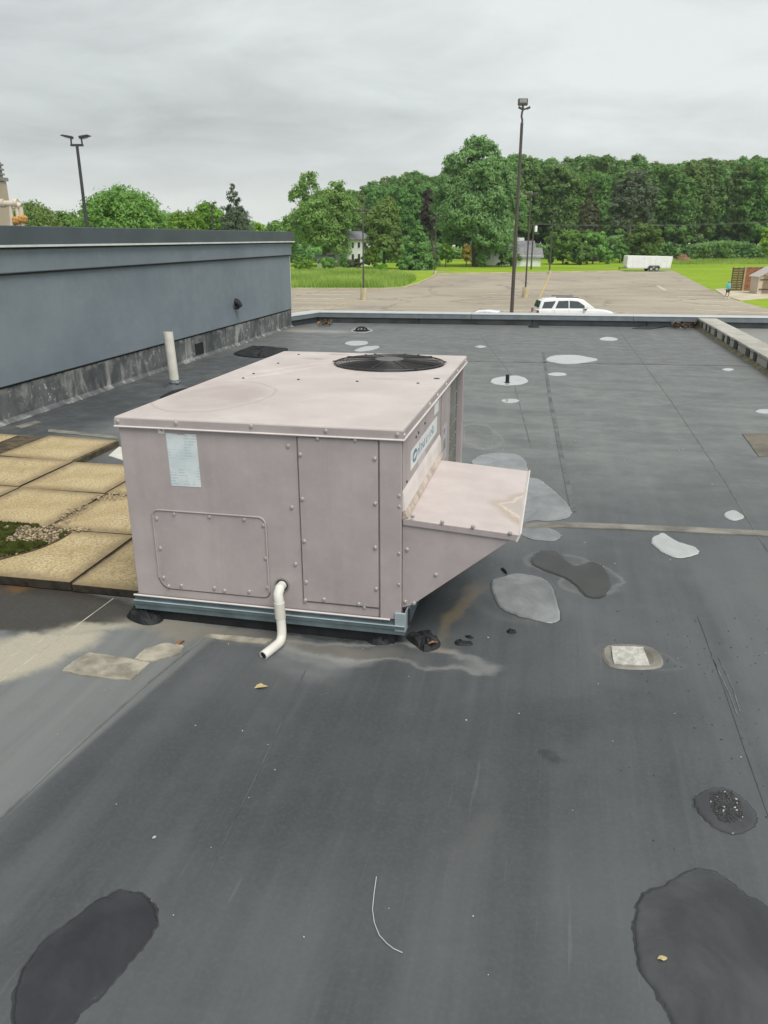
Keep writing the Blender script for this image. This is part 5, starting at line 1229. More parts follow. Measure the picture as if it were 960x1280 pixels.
tag(b.build('gravel', M['pebble']), kind='stuff', label='loose small gravel in the joints of the pavers')
# pale board scrap under the pavers' back edge
b = MB(); sc_ = [P(*a) for a in ((136, 571), (149, 560), (160, 562), (160, 579))]; cen = sum(sc_, Vector()) / 4
b.prism([((p - cen).x, (p - cen).y) for p in sc_], 0.002, 0.012); o = b.build('white_scrap', M['pvc']); o.location = cen; tag(o, 'white flat scrap lying in the gap behind the pavers', 'scrap')
for pl_ in (((60, 537), (104, 541), (148, 546.5), (148, 549.5), (104, 544.5), (60, 540.5)), ((18, 533.5), (44, 526.5), (52, 528.5), (26, 536))):
    b = MB(); sc_ = [P(*a) for a in pl_]; cen = sum(sc_, Vector()) / len(sc_)
    b.prism([((p - cen).x, (p - cen).y) for p in sc_], 0.001, 0.006); b.build('patch', M['seam'], roof_o).location = cen

# =================================================================== BEIGE DUCT TOWER AND GAS PIPES ON THE UPPER ROOF
p = atY(8, 240, 11.0); edge_x = p.x - 0.37
t = thing('duct_tower', Vector((edge_x, 11.0, 1.28)), 'beige sheet metal tower with grey louvres rising behind the wall coping', 'equipment tower', rz=-YAW)
b = MB(); b.box((-1.4, -0.6, 0), (0, 0.6, 1.05)); b.build('tower_casing', M['beige'], t, bevel=0.01)
b = MB(); b.box((-1.42, -0.62, 1.055), (0.02, 0.62, 1.10)); b.box((-1.35, -0.58, 1.10), (-0.03, 0.58, 1.30)); b.build('louvre_frame', M['louvre'], t)
for i in range(3):
    b = MB(); b.box((-1.38, -0.61, 1.13 + i * 0.06), (-0.01, 0.6, 1.155 + i * 0.06)); b.build('louvre_slat', M['louvre'], t)
b = MB(); b.box((-1.38, -0.58, 1.32), (-0.04, 0.58, 3.0)); b.build('tower_head', M['beige'], t, bevel=0.01)
b = MB(); b.box((-1.39, -0.585, 1.62), (-0.035, -0.57, 1.72)); b.build('head_band', M['louvre'], t)
t = thing('gas_piping', Vector((edge_x + 0.37, 9.6, 1.28)), 'cream gas pipes with orange valves beside the beige tower', 'pipes')
q = lambda x, y: atY(x, y, 9.6) - Vector((edge_x + 0.37, 9.6, 1.28))
b = MB(); b.tube([q(-8, 254.5), q(20, 254.5), q(26, 258)], 0.035, 10); b.build('header_pipe', M['gaspipe'], t, True)
for x0, y0, x1, y1 in ((13, 256, 17, 300), (21, 257, 26, 300), (26, 259, 31, 300)):
    b = MB(); b.tube([q(x0, y0), q(x1, y1)], 0.024, 10); b.build('drop_pipe', M['gaspipe'], t, True)
for x, y in ((3, 254), (20, 254)):
    b = MB(); b.tube([q(x - 2.5, y), q(x + 2.5, y)], 0.05, 10); b.build('pipe_union', M['gaspipe'], t, True)
for x, y in ((21.5, 275), (28.5, 273)):
    b = MB(); b.tube([q(x, y - 4), q(x, y - 2), q(x, y + 3), q(x, y + 6)], [0.03, 0.055, 0.055, 0.03], 10); b.build('gas_valve', M['orange'], t, True)

# =================================================================== LAMP POSTS
def pole_at(px, py_base=None, d=None):
    if py_base is not None: return P(px, py_base, GZ)
    r = ray(px, 640); k = d / r.y; return Vector((r.x * k, d, GZ))
def top_z(px, py, Y): return atY(px, py, Y).z - GZ
def lamp(px0, py0, Y, px1, py1, label, style, mat, r0=0.095, r1=0.06, base=None, rz=0.0):
    q1 = atY(px1, py1, Y); H = q1.z - GZ
    t = thing('lamp_post', Vector((q1.x, Y, GZ)), label, 'lamp post', 'lamp posts round the parking lot', rz)
    m = M[mat]
    b = MB(); b.tube([(0, 0, 0.0), (0, 0, H * 0.97)], [r0, r1], 10); b.build('pole', m, t, True)
    b = MB(); b.tube([(0, 0, 0), (0, 0, base or 0.6)], 0.30, 14); b.build('concrete_base', M['yellowbase'], t, True, bevel=0.02)
    if style == 'twin':
        b = MB(); b.box((-0.27, -0.05, H * 0.965), (0.27, 0.05, H * 0.965 + 0.09)); b.build('crossarm', m, t, bevel=0.01)
        for s in (-1, 1):
            b = MB(); b.tube([(s * 0.23, 0, H * 0.965 + 0.08), (s * 0.22, 0, H * 0.965 + 0.30)], 0.035, 8); b.build('bracket', m, t, True)
            b = MB(); M_ = Matrix.Translation((s * 0.22, 0, H * 0.965 + 0.33)) @ Matrix.Rotation(s * -0.18, 4, 'Y')
            b.prism([(-0.06, -0.04), (0.28, -0.02), (0.42, 0.0), (0.32, 0.06), (-0.06, 0.07)], -0.15, 0.15, fn=lambda x, z, y: tuple(M_ @ Vector((s * x, y, z)))); h = b.build('lamp_head', m, t, bevel=0.012)
            b = MB(); b.prism([(0.02, -0.050), (0.27, -0.034), (0.27, -0.030), (0.02, -0.046)], -0.12, 0.12, fn=lambda x, z, y: tuple(M_ @ Vector((s * x, y, z - 0.012)))); b.build('lamp_lens', M['lens'], h)
    elif style == 'flood':
        b = MB(); b.tube([(0, 0, H * 0.965), (0.01, 0, H - 0.20), (-0.03, 0, H - 0.08), (-0.02, 0, H + 0.06), (0.02, 0, H + 0.2), (-0.01, 0, H + 0.34)], 0.04, 8); b.build('bent_neck', m, t, True)
        b = MB(); b.box((-0.20, -0.10, H + 0.31), (0.18, 0.08, H + 0.56)); h = b.build('flood_head', m, t, bevel=0.03)
        b = MB(); b.box((-0.15, -0.113, H + 0.40), (0.13, -0.101, H + 0.53)); b.build('lamp_lens', M['lens'], h)
        for s, l in ((-1, 0.10), (1, 0.22)):
            b = MB(); b.tube([(0, 0, H + 0.16), (s * l, 0, H + 0.23)], 0.03, 8); a_ = b.build('side_arm', m, t, True)
            b = MB(); b.tube([(s * l - 0.06 * s, 0, H + 0.20), (s * l + 0.07 * s, 0, H + 0.26)], 0.045, 8); b.build('arm_lamp', m, t, True)
    else:
        b = MB(); b.box((-0.42, -0.04, H * 0.975), (0.42, 0.04, H * 0.975 + 0.10)); b.build('crossarm', m, t)
        for s in (-1, 1):
            b = MB(); b.box((s * 0.42 - 0.22, -0.22, H * 0.975 + 0.06), (s * 0.42 + 0.22, 0.22, H * 0.975 + 0.26)); h = b.build('lamp_head', m, t, bevel=0.03)
    return t
lamp(107, None, 36, 95, 172, 'dark lamp post with two wing heads rising behind the left wall', 'twin', 'poledark')
lamp(640, None, 34, 653, 143, 'tallest brown lamp post with a square floodlight on a bent neck', 'flood', 'pole', 0.088, 0.058)
Y3 = P(453, 375, GZ).y; lamp(453, 375, Y3, 453.5, 262, 'lamp post on a yellow base before the white house and the tall grass', 't', 'pole', 0.09, 0.06, 1.1)
Y4 = P(544, 343, GZ).y; lamp(544, 343, Y4, 545, 272, 'thin lamp post at the kerb bend before the giant tree', 't', 'pole', 0.10, 0.07)
Y5 = P(657, 372, GZ).y; t5 = lamp(657, 372, Y5, 664, 241, 'lamp post on a yellow base between the tallest post and the white suv', 't', 'pole', 0.09, 0.06, 1.0)
Y6 = P(688, 343, GZ).y; lamp(688, 343, Y6, 692, 264, 'far lamp post at the end of the yellow line before the dark bushes', 't', 'pole', 0.11, 0.08)
lamp(263, None, 85, 264, 254, 'lamp post showing only its head above the wall coping and light trees', 'twin', 'poledark', 0.12, 0.09)
# utility poles and wires along the wood
def upole(px, Y, topy, label, rx=None):
    q = atY(px, topy, Y); H = q.z - GZ
    t = thing('utility_pole', Vector((q.x, Y, GZ)), label, 'utility pole', 'utility poles before the wood')
    b = MB(); b.tube([(0, 0, 0), (0, 0, H)], [0.16, 0.12], 8); b.build('pole', M['bark'], t, True)
    b = MB(); b.box((-0.9, -0.06, H - 0.55), (0.9, 0.06, H - 0.42)); b.build('crossarm', M['bark'], t)
    return t, q
tA, qA = upole(667.5, 150, 277, 'wooden utility pole with a white transformer beside the grey roofed house')
b = MB(); b.tube([(0.45, -0.2, 0), (0.45, -0.2, 0.95), (0.45, -0.2, 1.05)], [0.26, 0.26, 0.18], 12); o = b.build('transformer', M['trailerwhite'], tA, True); o.location = (-0.05, 0, qA.z - GZ - 1.75)
tB, qB = upole(1120, 128, 262, 'wooden utility pole beyond the right edge of the field')
b = MB()
for k, dz in ((-0.7, -0.4), (0.0, -0.25), (0.7, -0.4)):
    a = qA + Vector((k, 0, dz - 0.02)); c = qB + Vector((k, 0, dz - 0.02)); pts = []
    for i in range(25):
        f = i / 24; p = a.lerp(c, f); p.z -= 1.6 * 4 * f * (1 - f) * 0.6; pts.append(p - qA)
    b.tube(pts, 0.013, 4)
M['cable'] = simple('weathered_cable', (0.16, 0.17, 0.16), 0.5, var=0.1)
o = b.build('power_line', M['cable']); o.location = qA; tag(o, 'thin power lines strung across the front of the dark wood', 'power line')

# =================================================================== VEHICLES
def wheel(parent, x, y, r, wdt):
    wh = bpy.data.objects.new('wheel', None); COL.objects.link(wh); wh.parent = parent; wh.location = (x, y, r)
    b = MB(); b.tube([(0, -wdt / 2, 0), (0, -wdt / 2 + .03, 0), (0, wdt / 2 - .03, 0), (0, wdt / 2, 0)], [r * .93, r, r, r * .93], 20); b.build('tyre', M['tyre'], wh, True)
    s = 1 if y > 0 else -1
    b = MB(); b.tube([(0, s * (wdt / 2 - .02), 0), (0, s * (wdt / 2 + .012), 0)], [r * .62, r * .58], 20); b.build('rim', M['rim'], wh, True)
def car(loc, rz, label, Lc, Wc, prof_lo, prof_hi, wins, axles, rr_, tail_x, name='parked_car', roof_rack=False, windscreen=None, cat='car'):
    t = thing(name, loc, label, cat, 'cars parked behind the building', rz)
    half = Wc / 2
    b = MB(); b.prism(prof_lo, -half, half, fn=lambda x, z, y: (x, y, z)); body = b.build('body', M['carwhite'], t, True, bevel=0.09, seg=3)
    zl = min(p[1] for p in prof_hi); zh = max(p[1] for p in prof_hi)
    def hw(z): return half * (0.97 - 0.16 * (z - zl) / (zh - zl))
    b = MB(); n = len(prof_hi)
    vs = [(x, -hw(z), z) for x, z in prof_hi] + [(x, hw(z), z) for x, z in prof_hi]
    b.add(vs, [tuple(range(n))[::-1], tuple(range(n, 2 * n))] + [(i, (i + 1) % n, n + (i + 1) % n, n + i) for i in range(n)]); b.build('cabin', M['carwhite'], t, True, bevel=0.06, seg=3)
    for wn_ in wins:
        for s in (-1, 1):
            b = MB(); m_ = len(wn_)
            vs = [(x, s * (hw(z) + 0.002), z) for x, z in wn_] + [(x, s * (hw(z) + 0.010), z) for x, z in wn_]
            b.add(vs, [tuple(range(m_)), tuple(range(m_, 2 * m_))] + [(i, (i + 1) % m_, m_ + (i + 1) % m_, m_ + i) for i in range(m_)]); b.build('side_window', M['carglass'], t)
    for nm, ws in (windscreen or {}).items():
        (xa, za), (xb, zb_) = ws; dx, dz = zb_ - za, -(xb - xa); l = math.hypot(dx, dz); nx, nz = dx / l * (1 if nm == 'windscreen' else 1), dz / l
        if nz < 0: nx, nz = -nx, -nz
        vs = []
        for o_ in (0.004, 0.012):
            vs += [(xa + nx * o_, -hw(za) * 0.9, za + nz * o_), (xa + nx * o_, hw(za) * 0.9, za + nz * o_), (xb + nx * o_, hw(zb_) * 0.9, zb_ + nz * o_), (xb + nx * o_, -hw(zb_) * 0.9, zb_ + nz * o_)]
        b = MB(); b.add(vs, [(0, 1, 2, 3), (4, 5, 6, 7), (0, 1, 5, 4), (1, 2, 6, 5), (2, 3, 7, 6), (3, 0, 4, 7)]); b.build(nm, M['carglass'], t)
    for ax_ in axles:
        for s in (-1, 1):
            wheel(t, ax_, s * (half - 0.13), rr_, 0.26)
            b = MB(); b.tube([(ax_, s * (half - 0.005), rr_), (ax_, s * (half + 0.004), rr_)], rr_ * 1.18, 22); b.build('wheel_arch', M['carblack'], t)
    return t, half, hw
# white suv: x runs from the rear (0) to the nose
Ls = 5.25
lo = [(0.05, 0.42), (0.0, 0.75), (0.05, 1.15), (1.2, 1.19), (3.6, 1.17), (4.55, 1.10), (5.10, 0.98), (5.22, 0.80), (5.20, 0.42), (4.8, 0.32), (0.4, 0.32)]
hi = [(0.10, 1.12), (0.28, 1.70), (0.55, 1.83), (1.6, 1.88), (2.6, 1.86), (3.1, 1.76), (3.95, 1.14)]
wins = [[(0.33, 1.22), (0.47, 1.62), (1.25, 1.68), (0.98, 1.22)], [(1.22, 1.22), (1.42, 1.68), (2.08, 1.70), (2.10, 1.22)], [(2.17, 1.22), (2.15, 1.70), (2.72, 1.66), (3.42, 1.22)]]
suv_p = P(668.5, 405, GZ); Yc = 53.0
def atd(px, Y): r = ray(px, 640); # x at a given px on the row of the ground at Y
def ground_x(px, Y):
    # world x of a point at ground range Y seen at column px (z about 1 m over the lot)
    lo_, hi_ = -200.0, 200.0
    c, s = math.cos(PITCH), math.sin(PITCH)
    for _ in range(60):
        mid = (lo_ + hi_) / 2; wz = Y * c - (GZ + 1.2 - EYE) * s; q = 480 + FPX * mid / wz
        if q < px: lo_ = mid
        else: hi_ = mid
    return mid
suv_x0, suv_x1 = ground_x(668, 53), ground_x(765, 53)
SCALE = (suv_x1 - suv_x0) / 5.25
t, half, hw = car(Vector((suv_x0, 53.0, LZ)), 0.0, 'white suv with dark windows parked beyond the parapet, nose to the right', Ls, 1.98, lo, hi, wins, (0.98, 4.05), 0.39, 0, name='parked_suv', windscreen={'windscreen': ((3.08, 1.75), (3.86, 1.19)), 'rear_window': ((0.13, 1.25), (0.27, 1.66))}, cat='suv')
t.scale = (SCALE,) * 3
for s in (-1, 1):
    b = MB(); b.tube([(1.25, s * 0.72, 1.915), (2.75, s * 0.72, 1.895)], 0.028, 6); b.build('roof_rail', M['carblack'], t)
    b = MB(); b.box((3.10, s * 1.0 - 0.12 * (1 if s > 0 else -1) * 0 + (0.0 if s > 0 else -0.22), 1.18), (3.28, s * 1.0 + (0.22 if s > 0 else 0.0), 1.36)); mi = b.build('wing_mirror', M['carwhite'], t, bevel=0.03)
    b = MB(); b.box((3.14, s * 1.11 - 0.10, 1.12), (3.27, s * 1.11 + 0.10, 1.178)); b.build('mirror_foot', M['carblack'], mi)
    b = MB(); b.box((-0.02, s * 0.93 - 0.08, 0.82), (0.14, s * 0.93 + 0.08, 1.10)); b.build('tail_light', M['tail'], t, bevel=0.02)
    b = MB(); b.box((4.86, s * 0.82 - 0.15, 0.84), (5.235, s * 0.82 + 0.14, 0.98)); b.build('headlight', M['lampglass'], t, bevel=0.02)
    b = MB(); b.box((5.10, s * 0.70 - 0.24, 0.50), (5.245, s * 0.70 + 0.24, 0.72)); b.build('bumper_vent', M['carblack'], t, bevel=0.02)
    for x in (1.75, 2.75): 
        b = MB(); b.box((x, s * 0.985 - 0.012, 1.02), (x + 0.2, s * 0.985 + 0.018, 1.05)); b.build('door_handle', M['carwhite'], t)
    for x in (1.15, 2.13, 3.10):
        b = MB(); b.box((x, s * 0.9905 - 0.001, 0.48), (x + 0.012, s * 0.9905 + 0.001, 1.16)); b.build('door_gap', M['carblack'], t)
b = MB(); b.box((5.19, -0.52, 0.58), (5.24, 0.52, 0.92)); b.build('grille', M['carblack'], t, bevel=0.02)
# second car, only the top of its roof shows over the parapet
lo2 = [(0.05, 0.40), (0.0, 0.70), (0.1, 0.98), (1.3, 1.0), (3.2, 0.98), (4.3, 0.85), (4.62, 0.68), (4.60, 0.32), (0.3, 0.28)]
hi2 = [(0.55, 0.95), (1.25, 1.38), (1.9, 1.45), (2.5, 1.42), (3.45, 0.95)]
wins2 = [[(0.95, 1.02), (1.32, 1.32), (1.85, 1.36), (1.85, 1.02)], [(1.92, 1.02), (1.92, 1.36), (2.42, 1.34), (3.1, 1.02)]]
cx = ground_x(601, 47.8)
t2, *_ = car(Vector((cx + 2.4, 48.0, LZ)), rad(165), 'white car hidden but for its roof behind the parapet', 4.6, 1.8, lo2, hi2, wins2, (0.85, 3.7), 0.33, 0, windscreen={'windscreen': ((2.52, 1.41), (3.4, 1.0)), 'rear_window': ((0.62, 1.02), (1.2, 1.34))})
# enclosed trailer
ty = P(810, 339.5, GZ).y; tx0, tx1 = ground_x(783.5, ty), ground_x(840.5, ty); TL = tx1 - tx0; TH = 18.6 * (ty * math.cos(PITCH)) / FPX
t = thing('cargo_trailer', Vector((tx0, ty, GZ + 0.02)), 'long white enclosed cargo trailer with two black wheels by the lawn edge', 'trailer')
b = MB(); b.prism([(0.25, 0.55), (TL - 0.30, 0.45), (TL - 0.02, TH - 0.25), (TL - 0.08, TH - 0.08), (0.25, TH + 0.08), (0.06, TH - 0.02), (0.0, 0.9)], 0, 2.4, fn=lambda x, z, y: (x, y, z)); b.build('box', M['trailerwhite'], t, bevel=0.06)
for i in range(1, 8):
    x = TL * i / 8; b = MB(); b.box((x, -0.006, 0.62), (x + 0.04, -0.001, TH - 0.15)); b.build('panel_rib', M['capmetal'], t)
b = MB(); b.box((0.3, -0.012, 0.5), (TL - 0.35, -0.002, 0.66)); b.build('skirt_trim', M['capmetal'], t)
for k in (-0.48, 0.48):
    wheel(t, TL * 0.60 + k, -0.06, 0.40, 0.24); wheel(t, TL * 0.60 + k, 2.46, 0.40, 0.24)
b = MB(); b.prism([(TL * .6 - 1.1, 0.55), (TL * .6 - 0.85, 0.98), (TL * .6 + 0.85, 0.98), (TL * .6 + 1.1, 0.55), (TL * .6 + 0.95, 0.55), (TL * .6 + 0.78, 0.88), (TL * .6 - 0.78, 0.88), (TL * .6 - 0.95, 0.55)], -0.2, -0.012, fn=lambda x, z, y: (x, y, z)); b.build('fender', M['carblack'], t)
b = MB(); b.tube([(0.3, 1.2, 0.55), (-1.1, 1.2, 0.52)], 0.07, 6); b.tube([(-0.9, 1.2, 0.0), (-0.9, 1.2, 0.75)], 0.05, 6); b.build('tow_bar', M['carblack'], t)

# =================================================================== HOUSES
def house(loc, rz, label, Wx, Dy, Hh, ridge, wall_m, roof_m, axis='x', name='house'):
    t = thing(name, loc, label, 'house', None, rz)
    b = MB(); b.box((-Wx / 2, -Dy / 2, 0), (Wx / 2, Dy / 2, Hh))
    b.prism([(-Dy / 2, Hh + .002), (Dy / 2, Hh + .002), (0, Hh + ridge - 0.05)], -Wx / 2, Wx / 2, fn=lambda y, z, x: (x, y, z)); wl_ = b.build('wall', wall_m, t)
    nb = int(Hh / 0.32)
    b = MB()
    for i in range(nb):
        z = 0.3 + i * 0.32
        b.box((-Wx / 2 - 0.02, -Dy / 2 - 0.02, z), (Wx / 2 + 0.02, -Dy / 2 - 0.001, z + 0.30)); b.box((-Wx / 2 - 0.02, -Dy / 2, z), (-Wx / 2 - 0.001, Dy / 2, z + 0.30)); b.box((Wx / 2 + 0.001, -Dy / 2, z), (Wx / 2 + 0.02, Dy / 2, z + 0.30))
    tag(b.build('siding_board', wall_m, t), kind='stuff')
    ov = 0.5
    for s in (-1, 1):
        z0 = Hh - ridge * (ov / (Dy / 2)); vs = []
        for o_ in (0.0, 0.16):
            vs += [(-Wx / 2 - ov, s * (Dy / 2 + ov), z0 + o_), (Wx / 2 + ov, s * (Dy / 2 + ov), z0 + o_), (Wx / 2 + ov, 0, Hh + ridge + o_), (-Wx / 2 - ov, 0, Hh + ridge + o_)]
        b = MB(); b.add(vs, [(0, 1, 2, 3), (4, 5, 6, 7), (0, 1, 5, 4), (1, 2, 6, 5), (2, 3, 7, 6), (3, 0, 4, 7)]); b.build('roof', roof_m, t)
    return t
def window(t, x, z, w_, h, face, Wx, Dy):
    b = MB(); e = 0.025
    fr = 0.09
    def bx(b, x0, z0, x1, z1, o0, o1):
        if face == 'front': b.box((x0, -Dy / 2 - o1, z0), (x1, -Dy / 2 - o0, z1))
        elif face == 'left': b.box((-Wx / 2 - o1, x0, z0), (-Wx / 2 - o0, x1, z1))
        else: b.box((Wx / 2 + o0, x0, z0), (Wx / 2 + o1, x1, z1))
    bx(b, x - w_ / 2, z, x + w_ / 2, z + h, 0.022, 0.05); wi = b.build('window', M['glass'], t)
    for a in ((x - w_ / 2 - fr, z - fr, x + w_ / 2 + fr, z), (x - w_ / 2 - fr, z + h, x + w_ / 2 + fr, z + h + fr), (x - w_ / 2 - fr, z + .001, x - w_ / 2, z + h - .001), (x + w_ / 2, z + .001, x + w_ / 2 + fr, z + h - .001)):
        b = MB(); bx(b, *a, 0.021, 0.09); b.build('frame', M['trailerwhite'], wi)
# two storey house behind the pale trees
h1 = P(437, 333, GZ); 
t = house(Vector((h1.x - 0.4, h1.y + 4, GZ)), rad(52), 'white two storey house with grey roof half hidden by pale green trees', 7.6, 6.0, 5.4, 1.3, M['siding'], M['shingle'])
for x in (-1.6, 1.4):
    window(t, x, 3.4, 1.0, 1.2, 'left', 7.6, 6); window(t, x, 0.9, 1.1, 1.4, 'left', 7.6, 6)
for x in (-2.2, -0.2, 1.8):
    window(t, x, 3.6, 0.8, 1.1, 'front', 7.6, 6); window(t, x, 0.9, 0.8, 1.5, 'front', 7.6, 6)
b = MB(); b.box((1.0, 0.6, 5.9), (1.7, 1.3, 7.3)); b.build('chimney', M['trailerwhite'], t)
h2 = P(402, 334, GZ)
t = house(Vector((h2.x + 0.5, h2.y + 3, GZ)), 0.0, 'low white outbuilding under the left pale green trees', 3.0, 2.6, 1.7, 0.5, M['siding'], M['shinglelight'], name='outbuilding')
# white house with the wide grey roof
h3 = P(645, 332, GZ); k3 = h3.y * math.cos(PITCH) / FPX
t = house(Vector((h3.x - 2.3, h3.y + 6, GZ)), rad(-3), 'white house with a wide grey roof behind the giant tree', 13.0, 8.0, 2.9, 1.9, M['siding'], M['shingle'])
window(t, -3.5, 1.2, 1.4, 1.3, 'front', 13, 8); window(t, 0.0, 1.2, 1.4, 1.3, 'front', 13, 8)
b = MB(); b.box((3.0, 0.4, 4.2), (4.8, 1.3, 5.6)); b.build('chimney', M['trailerwhite'], t)
h4 = P(657.5, 333, GZ)
t = house(Vector((h4.x + 0.3, h4.y + 1.0, GZ)), 0.0, 'low white garage with pale grey roof before the wide roofed house', 4.9, 4.2, 2.0, 1.5, M['siding'], M['shinglelight'], name='garage')
b = MB(); b.box((-1.9, -2.17, 0.05), (1.9, -2.125, 1.8)); dr_ = b.build('garage_door', M['trailerwhite'], t)
for i in range(1, 4):
    b = MB(); b.box((-1.9, -2.185, 0.05 + i * 0.44), (1.9, -2.172, 0.08 + i * 0.44)); b.build('door_rail', M['capmetal'], dr_)
# =================================================================== FENCE, SHED, PERSON, MOUND
fY = P(925, 364, GZ).y
def fx(px): return ground_x(px, fY)
def fz(py, px=925): return atY(px, py, fY).z - GZ
t = thing('slatted_panel', Vector((fx(914), fY, GZ)), 'dark brown panel of horizontal slats beside the red brown fence', 'fence panel')
wS = fx(929) - fx(914); hS = fz(334)
for i in range(10):
    b = MB(); z = 0.08 + i * (hS - 0.1) / 10; b.box((0, -0.03 - 0.01 * (i % 2), z), (wS, 0.0, z + (hS - 0.1) / 10 - 0.05)); b.build('slat', M['wooddark'], t, bevel=0.01, seg=1)
for x in (0.02, wS * 0.5, wS - 0.12):
    b = MB(); b.box((x, 0.002, 0), (x + 0.1, 0.09, hS)); b.build('post', M['wooddark'], t)
t = thing('wooden_fence', Vector((fx(929), fY + 0.05, GZ)), 'red brown fence of upright boards behind the cream shed', 'fence')
b = MB(); b.box((0, -0.10, 0), (0.18, 0.08, hS + 0.05)); b.build('gate_post', M['woodpost'], t, bevel=0.015, seg=1)
nb = 22
for i in range(nb):
    x = 0.22 + i * 0.20; b = MB(); b.box((x, -0.02 + 0.012 * (i % 2), 0.06), (x + 0.185, 0.02 + 0.012 * (i % 2), hS - 0.04 + 0.02 * ((i * 7) % 3))); b.build('board', M['woodred'], t)
for z in (0.5, hS - 0.5):
    b = MB(); b.box((0.2, 0.035, z), (0.2 + nb * 0.2, 0.09, z + 0.1)); b.build('rail', M['wooddark'], t)
b = MB(); b.box((0.2, -0.06, hS + 0.0), (0.2 + nb * 0.2, 0.08, hS + 0.06)); b.build('top_cap', M['woodpost'], t)
sY = P(945, 368, GZ).y; s0x, s1x = ground_x(948, sY), ground_x(966, sY)
t = thing('storage_shed', Vector((s0x, sY, GZ + 0.05)), 'cream storage shed with brown double door and dark strap hinges', 'shed')
SW = 3.0; SDp = 1.8; SH = 1.75; SR = 0.85
b = MB(); b.prism([(0, 0), (SW, 0), (SW, SH), (SW / 2, SH + SR), (0, SH)], 0, SDp, fn=lambda x, z, y: (x, y, z)); b.build('wall', M['shedwall'], t)
for s in (-1, 1):
    c = SW / 2; vs = []
    for o_ in (0.012, 0.10):
        for x, z in ((c + s * (SW / 2 + 0.2), SH - 0.2 * SR / (SW / 2)), (c, SH + SR)):
            vs += [(x, -0.25, z + o_), (x, SDp + 0.2, z + o_)]
    b = MB(); b.add(vs, [(0, 1, 3, 2), (4, 5, 7, 6), (0, 1, 5, 4), (1, 3, 7, 5), (3, 2, 6, 7), (2, 0, 4, 6)]); b.build('roof', M['shedroof'], t)
for k in (0, 1):
    x0 = 0.48 + k * 0.92; b = MB(); b.box((x0, -0.04, 0.08), (x0 + 0.9, -0.004, SH + 0.12)); d_ = b.build('door', M['sheddoor'], t)
    for i in range(1, 5): 
        b = MB(); b.box((x0 + i * 0.18 - 0.008, -0.044, 0.1), (x0 + i * 0.18 + 0.008, -0.041, SH + 0.1)); b.build('door_groove', M['wooddark'], d_)
    for z in (0.42, 1.38):
        xh = (x0 - 0.35, x0 + 0.75) if k == 0 else (x0 + 0.15, x0 + 1.2)
        b = MB(); b.box((xh[0], -0.065, z), (xh[1], -0.045, z + 0.09)); b.build('strap_hinge', M['hinge'], d_)
m_ = P(853, 326.5, GZ)
b = MB(); rng = random.Random(8); n = 22; vs = []
for k, (f, h) in enumerate(((1, 0), (0.8, 0.55), (0.5, 1.0), (0.2, 1.2))):
    for i in range(n):
        a = 2 * math.pi * i / n; r = f * (1 + rng.uniform(-.16, .16)); vs.append((2.1 * r * math.cos(a), 1.5 * r * math.sin(a), 1.25 * h * (1 + rng.uniform(-.15, .15))))
b.add(vs, [(k * n + i, k * n + (i + 1) % n, (k + 1) * n + (i + 1) % n, (k + 1) * n + i) for k in range(3) for i in range(n)] + [tuple(range(3 * n, 4 * n))])
o = b.build('soil_mound', M['dirt'], None, True); o.location = m_; tag(o, 'brown heap of soil on the lawn right of the trailer', 'soil mound')
# person in turquoise walking at the edge of the lot
def skinned(name, joints, bones, mat, parent, sub=2, root=0):
    me = bpy.data.meshes.new(name); me.from_pydata([j[0] for j in joints], bones, []); me.materials.append(mat)
    o = link(name, me, parent); sk = o.modifiers.new('skin', 'SKIN'); sk.use_smooth_shade = True
    for v, j in zip(me.skin_vertices[0].data, joints): v.radius = j[1] if isinstance(j[1], tuple) else (j[1], j[1])
    for v in me.skin_vertices[0].data: v.use_root = False
    me.skin_vertices[0].data[root].use_root = True
    o.modifiers.new('smooth', 'SUBSURF').levels = sub; o.modifiers['smooth'].render_levels = sub; return o
pq = P(908.5, 373.5, GZ); hpx = (373.5 - 351.5) * (pq.y * math.cos(PITCH)) / FPX; kf = hpx / 1.68
t = thing('person', Vector((pq.x, pq.y, LZ)), 'person in a turquoise hooded jacket and dark shorts walking at the lot edge', 'person', rz=rad(25)); t.scale = (kf,) * 3
J = [((0, 0, 0.88), (.13, .10)), ((0, 0, 1.08), (.12, .09)), ((0, 0, 1.32), (.15, .10)), ((0, 0, 1.44), .055), ((0, -0.01, 1.53), .075), ((0, -0.015, 1.60), .085),
     ((.09, 0, .84), .085), ((.10, -.10, .48), .058), ((.10, .02, .10), .038), ((.11, -.10, .04), (.04, .03)),
     ((-.09, 0, .84), .085), ((-.10, .06, .48), .058), ((-.10, .22, .13), .038), ((-.11, .13, .05), (.04, .03)),
     ((.20, 0, 1.37), .06), ((.26, .06, 1.10), .045), ((.27, -.06, .88), .032), ((.27, -.10, .81), (.035, .018)),
     ((-.20, 0, 1.37), .06), ((-.26, -.02, 1.10), .045), ((-.27, -.14, .90), .032), ((-.27, -.18, .83), (.035, .018))]
E_ = [(0, 1), (1, 2), (2, 3), (3, 4), (4, 5), (0, 6), (6, 7), (7, 8), (8, 9), (0, 10), (10, 11), (11, 12), (12, 13), (2, 14), (14, 15), (15, 16), (16, 17), (2, 18), (18, 19), (19, 20), (20, 21)]
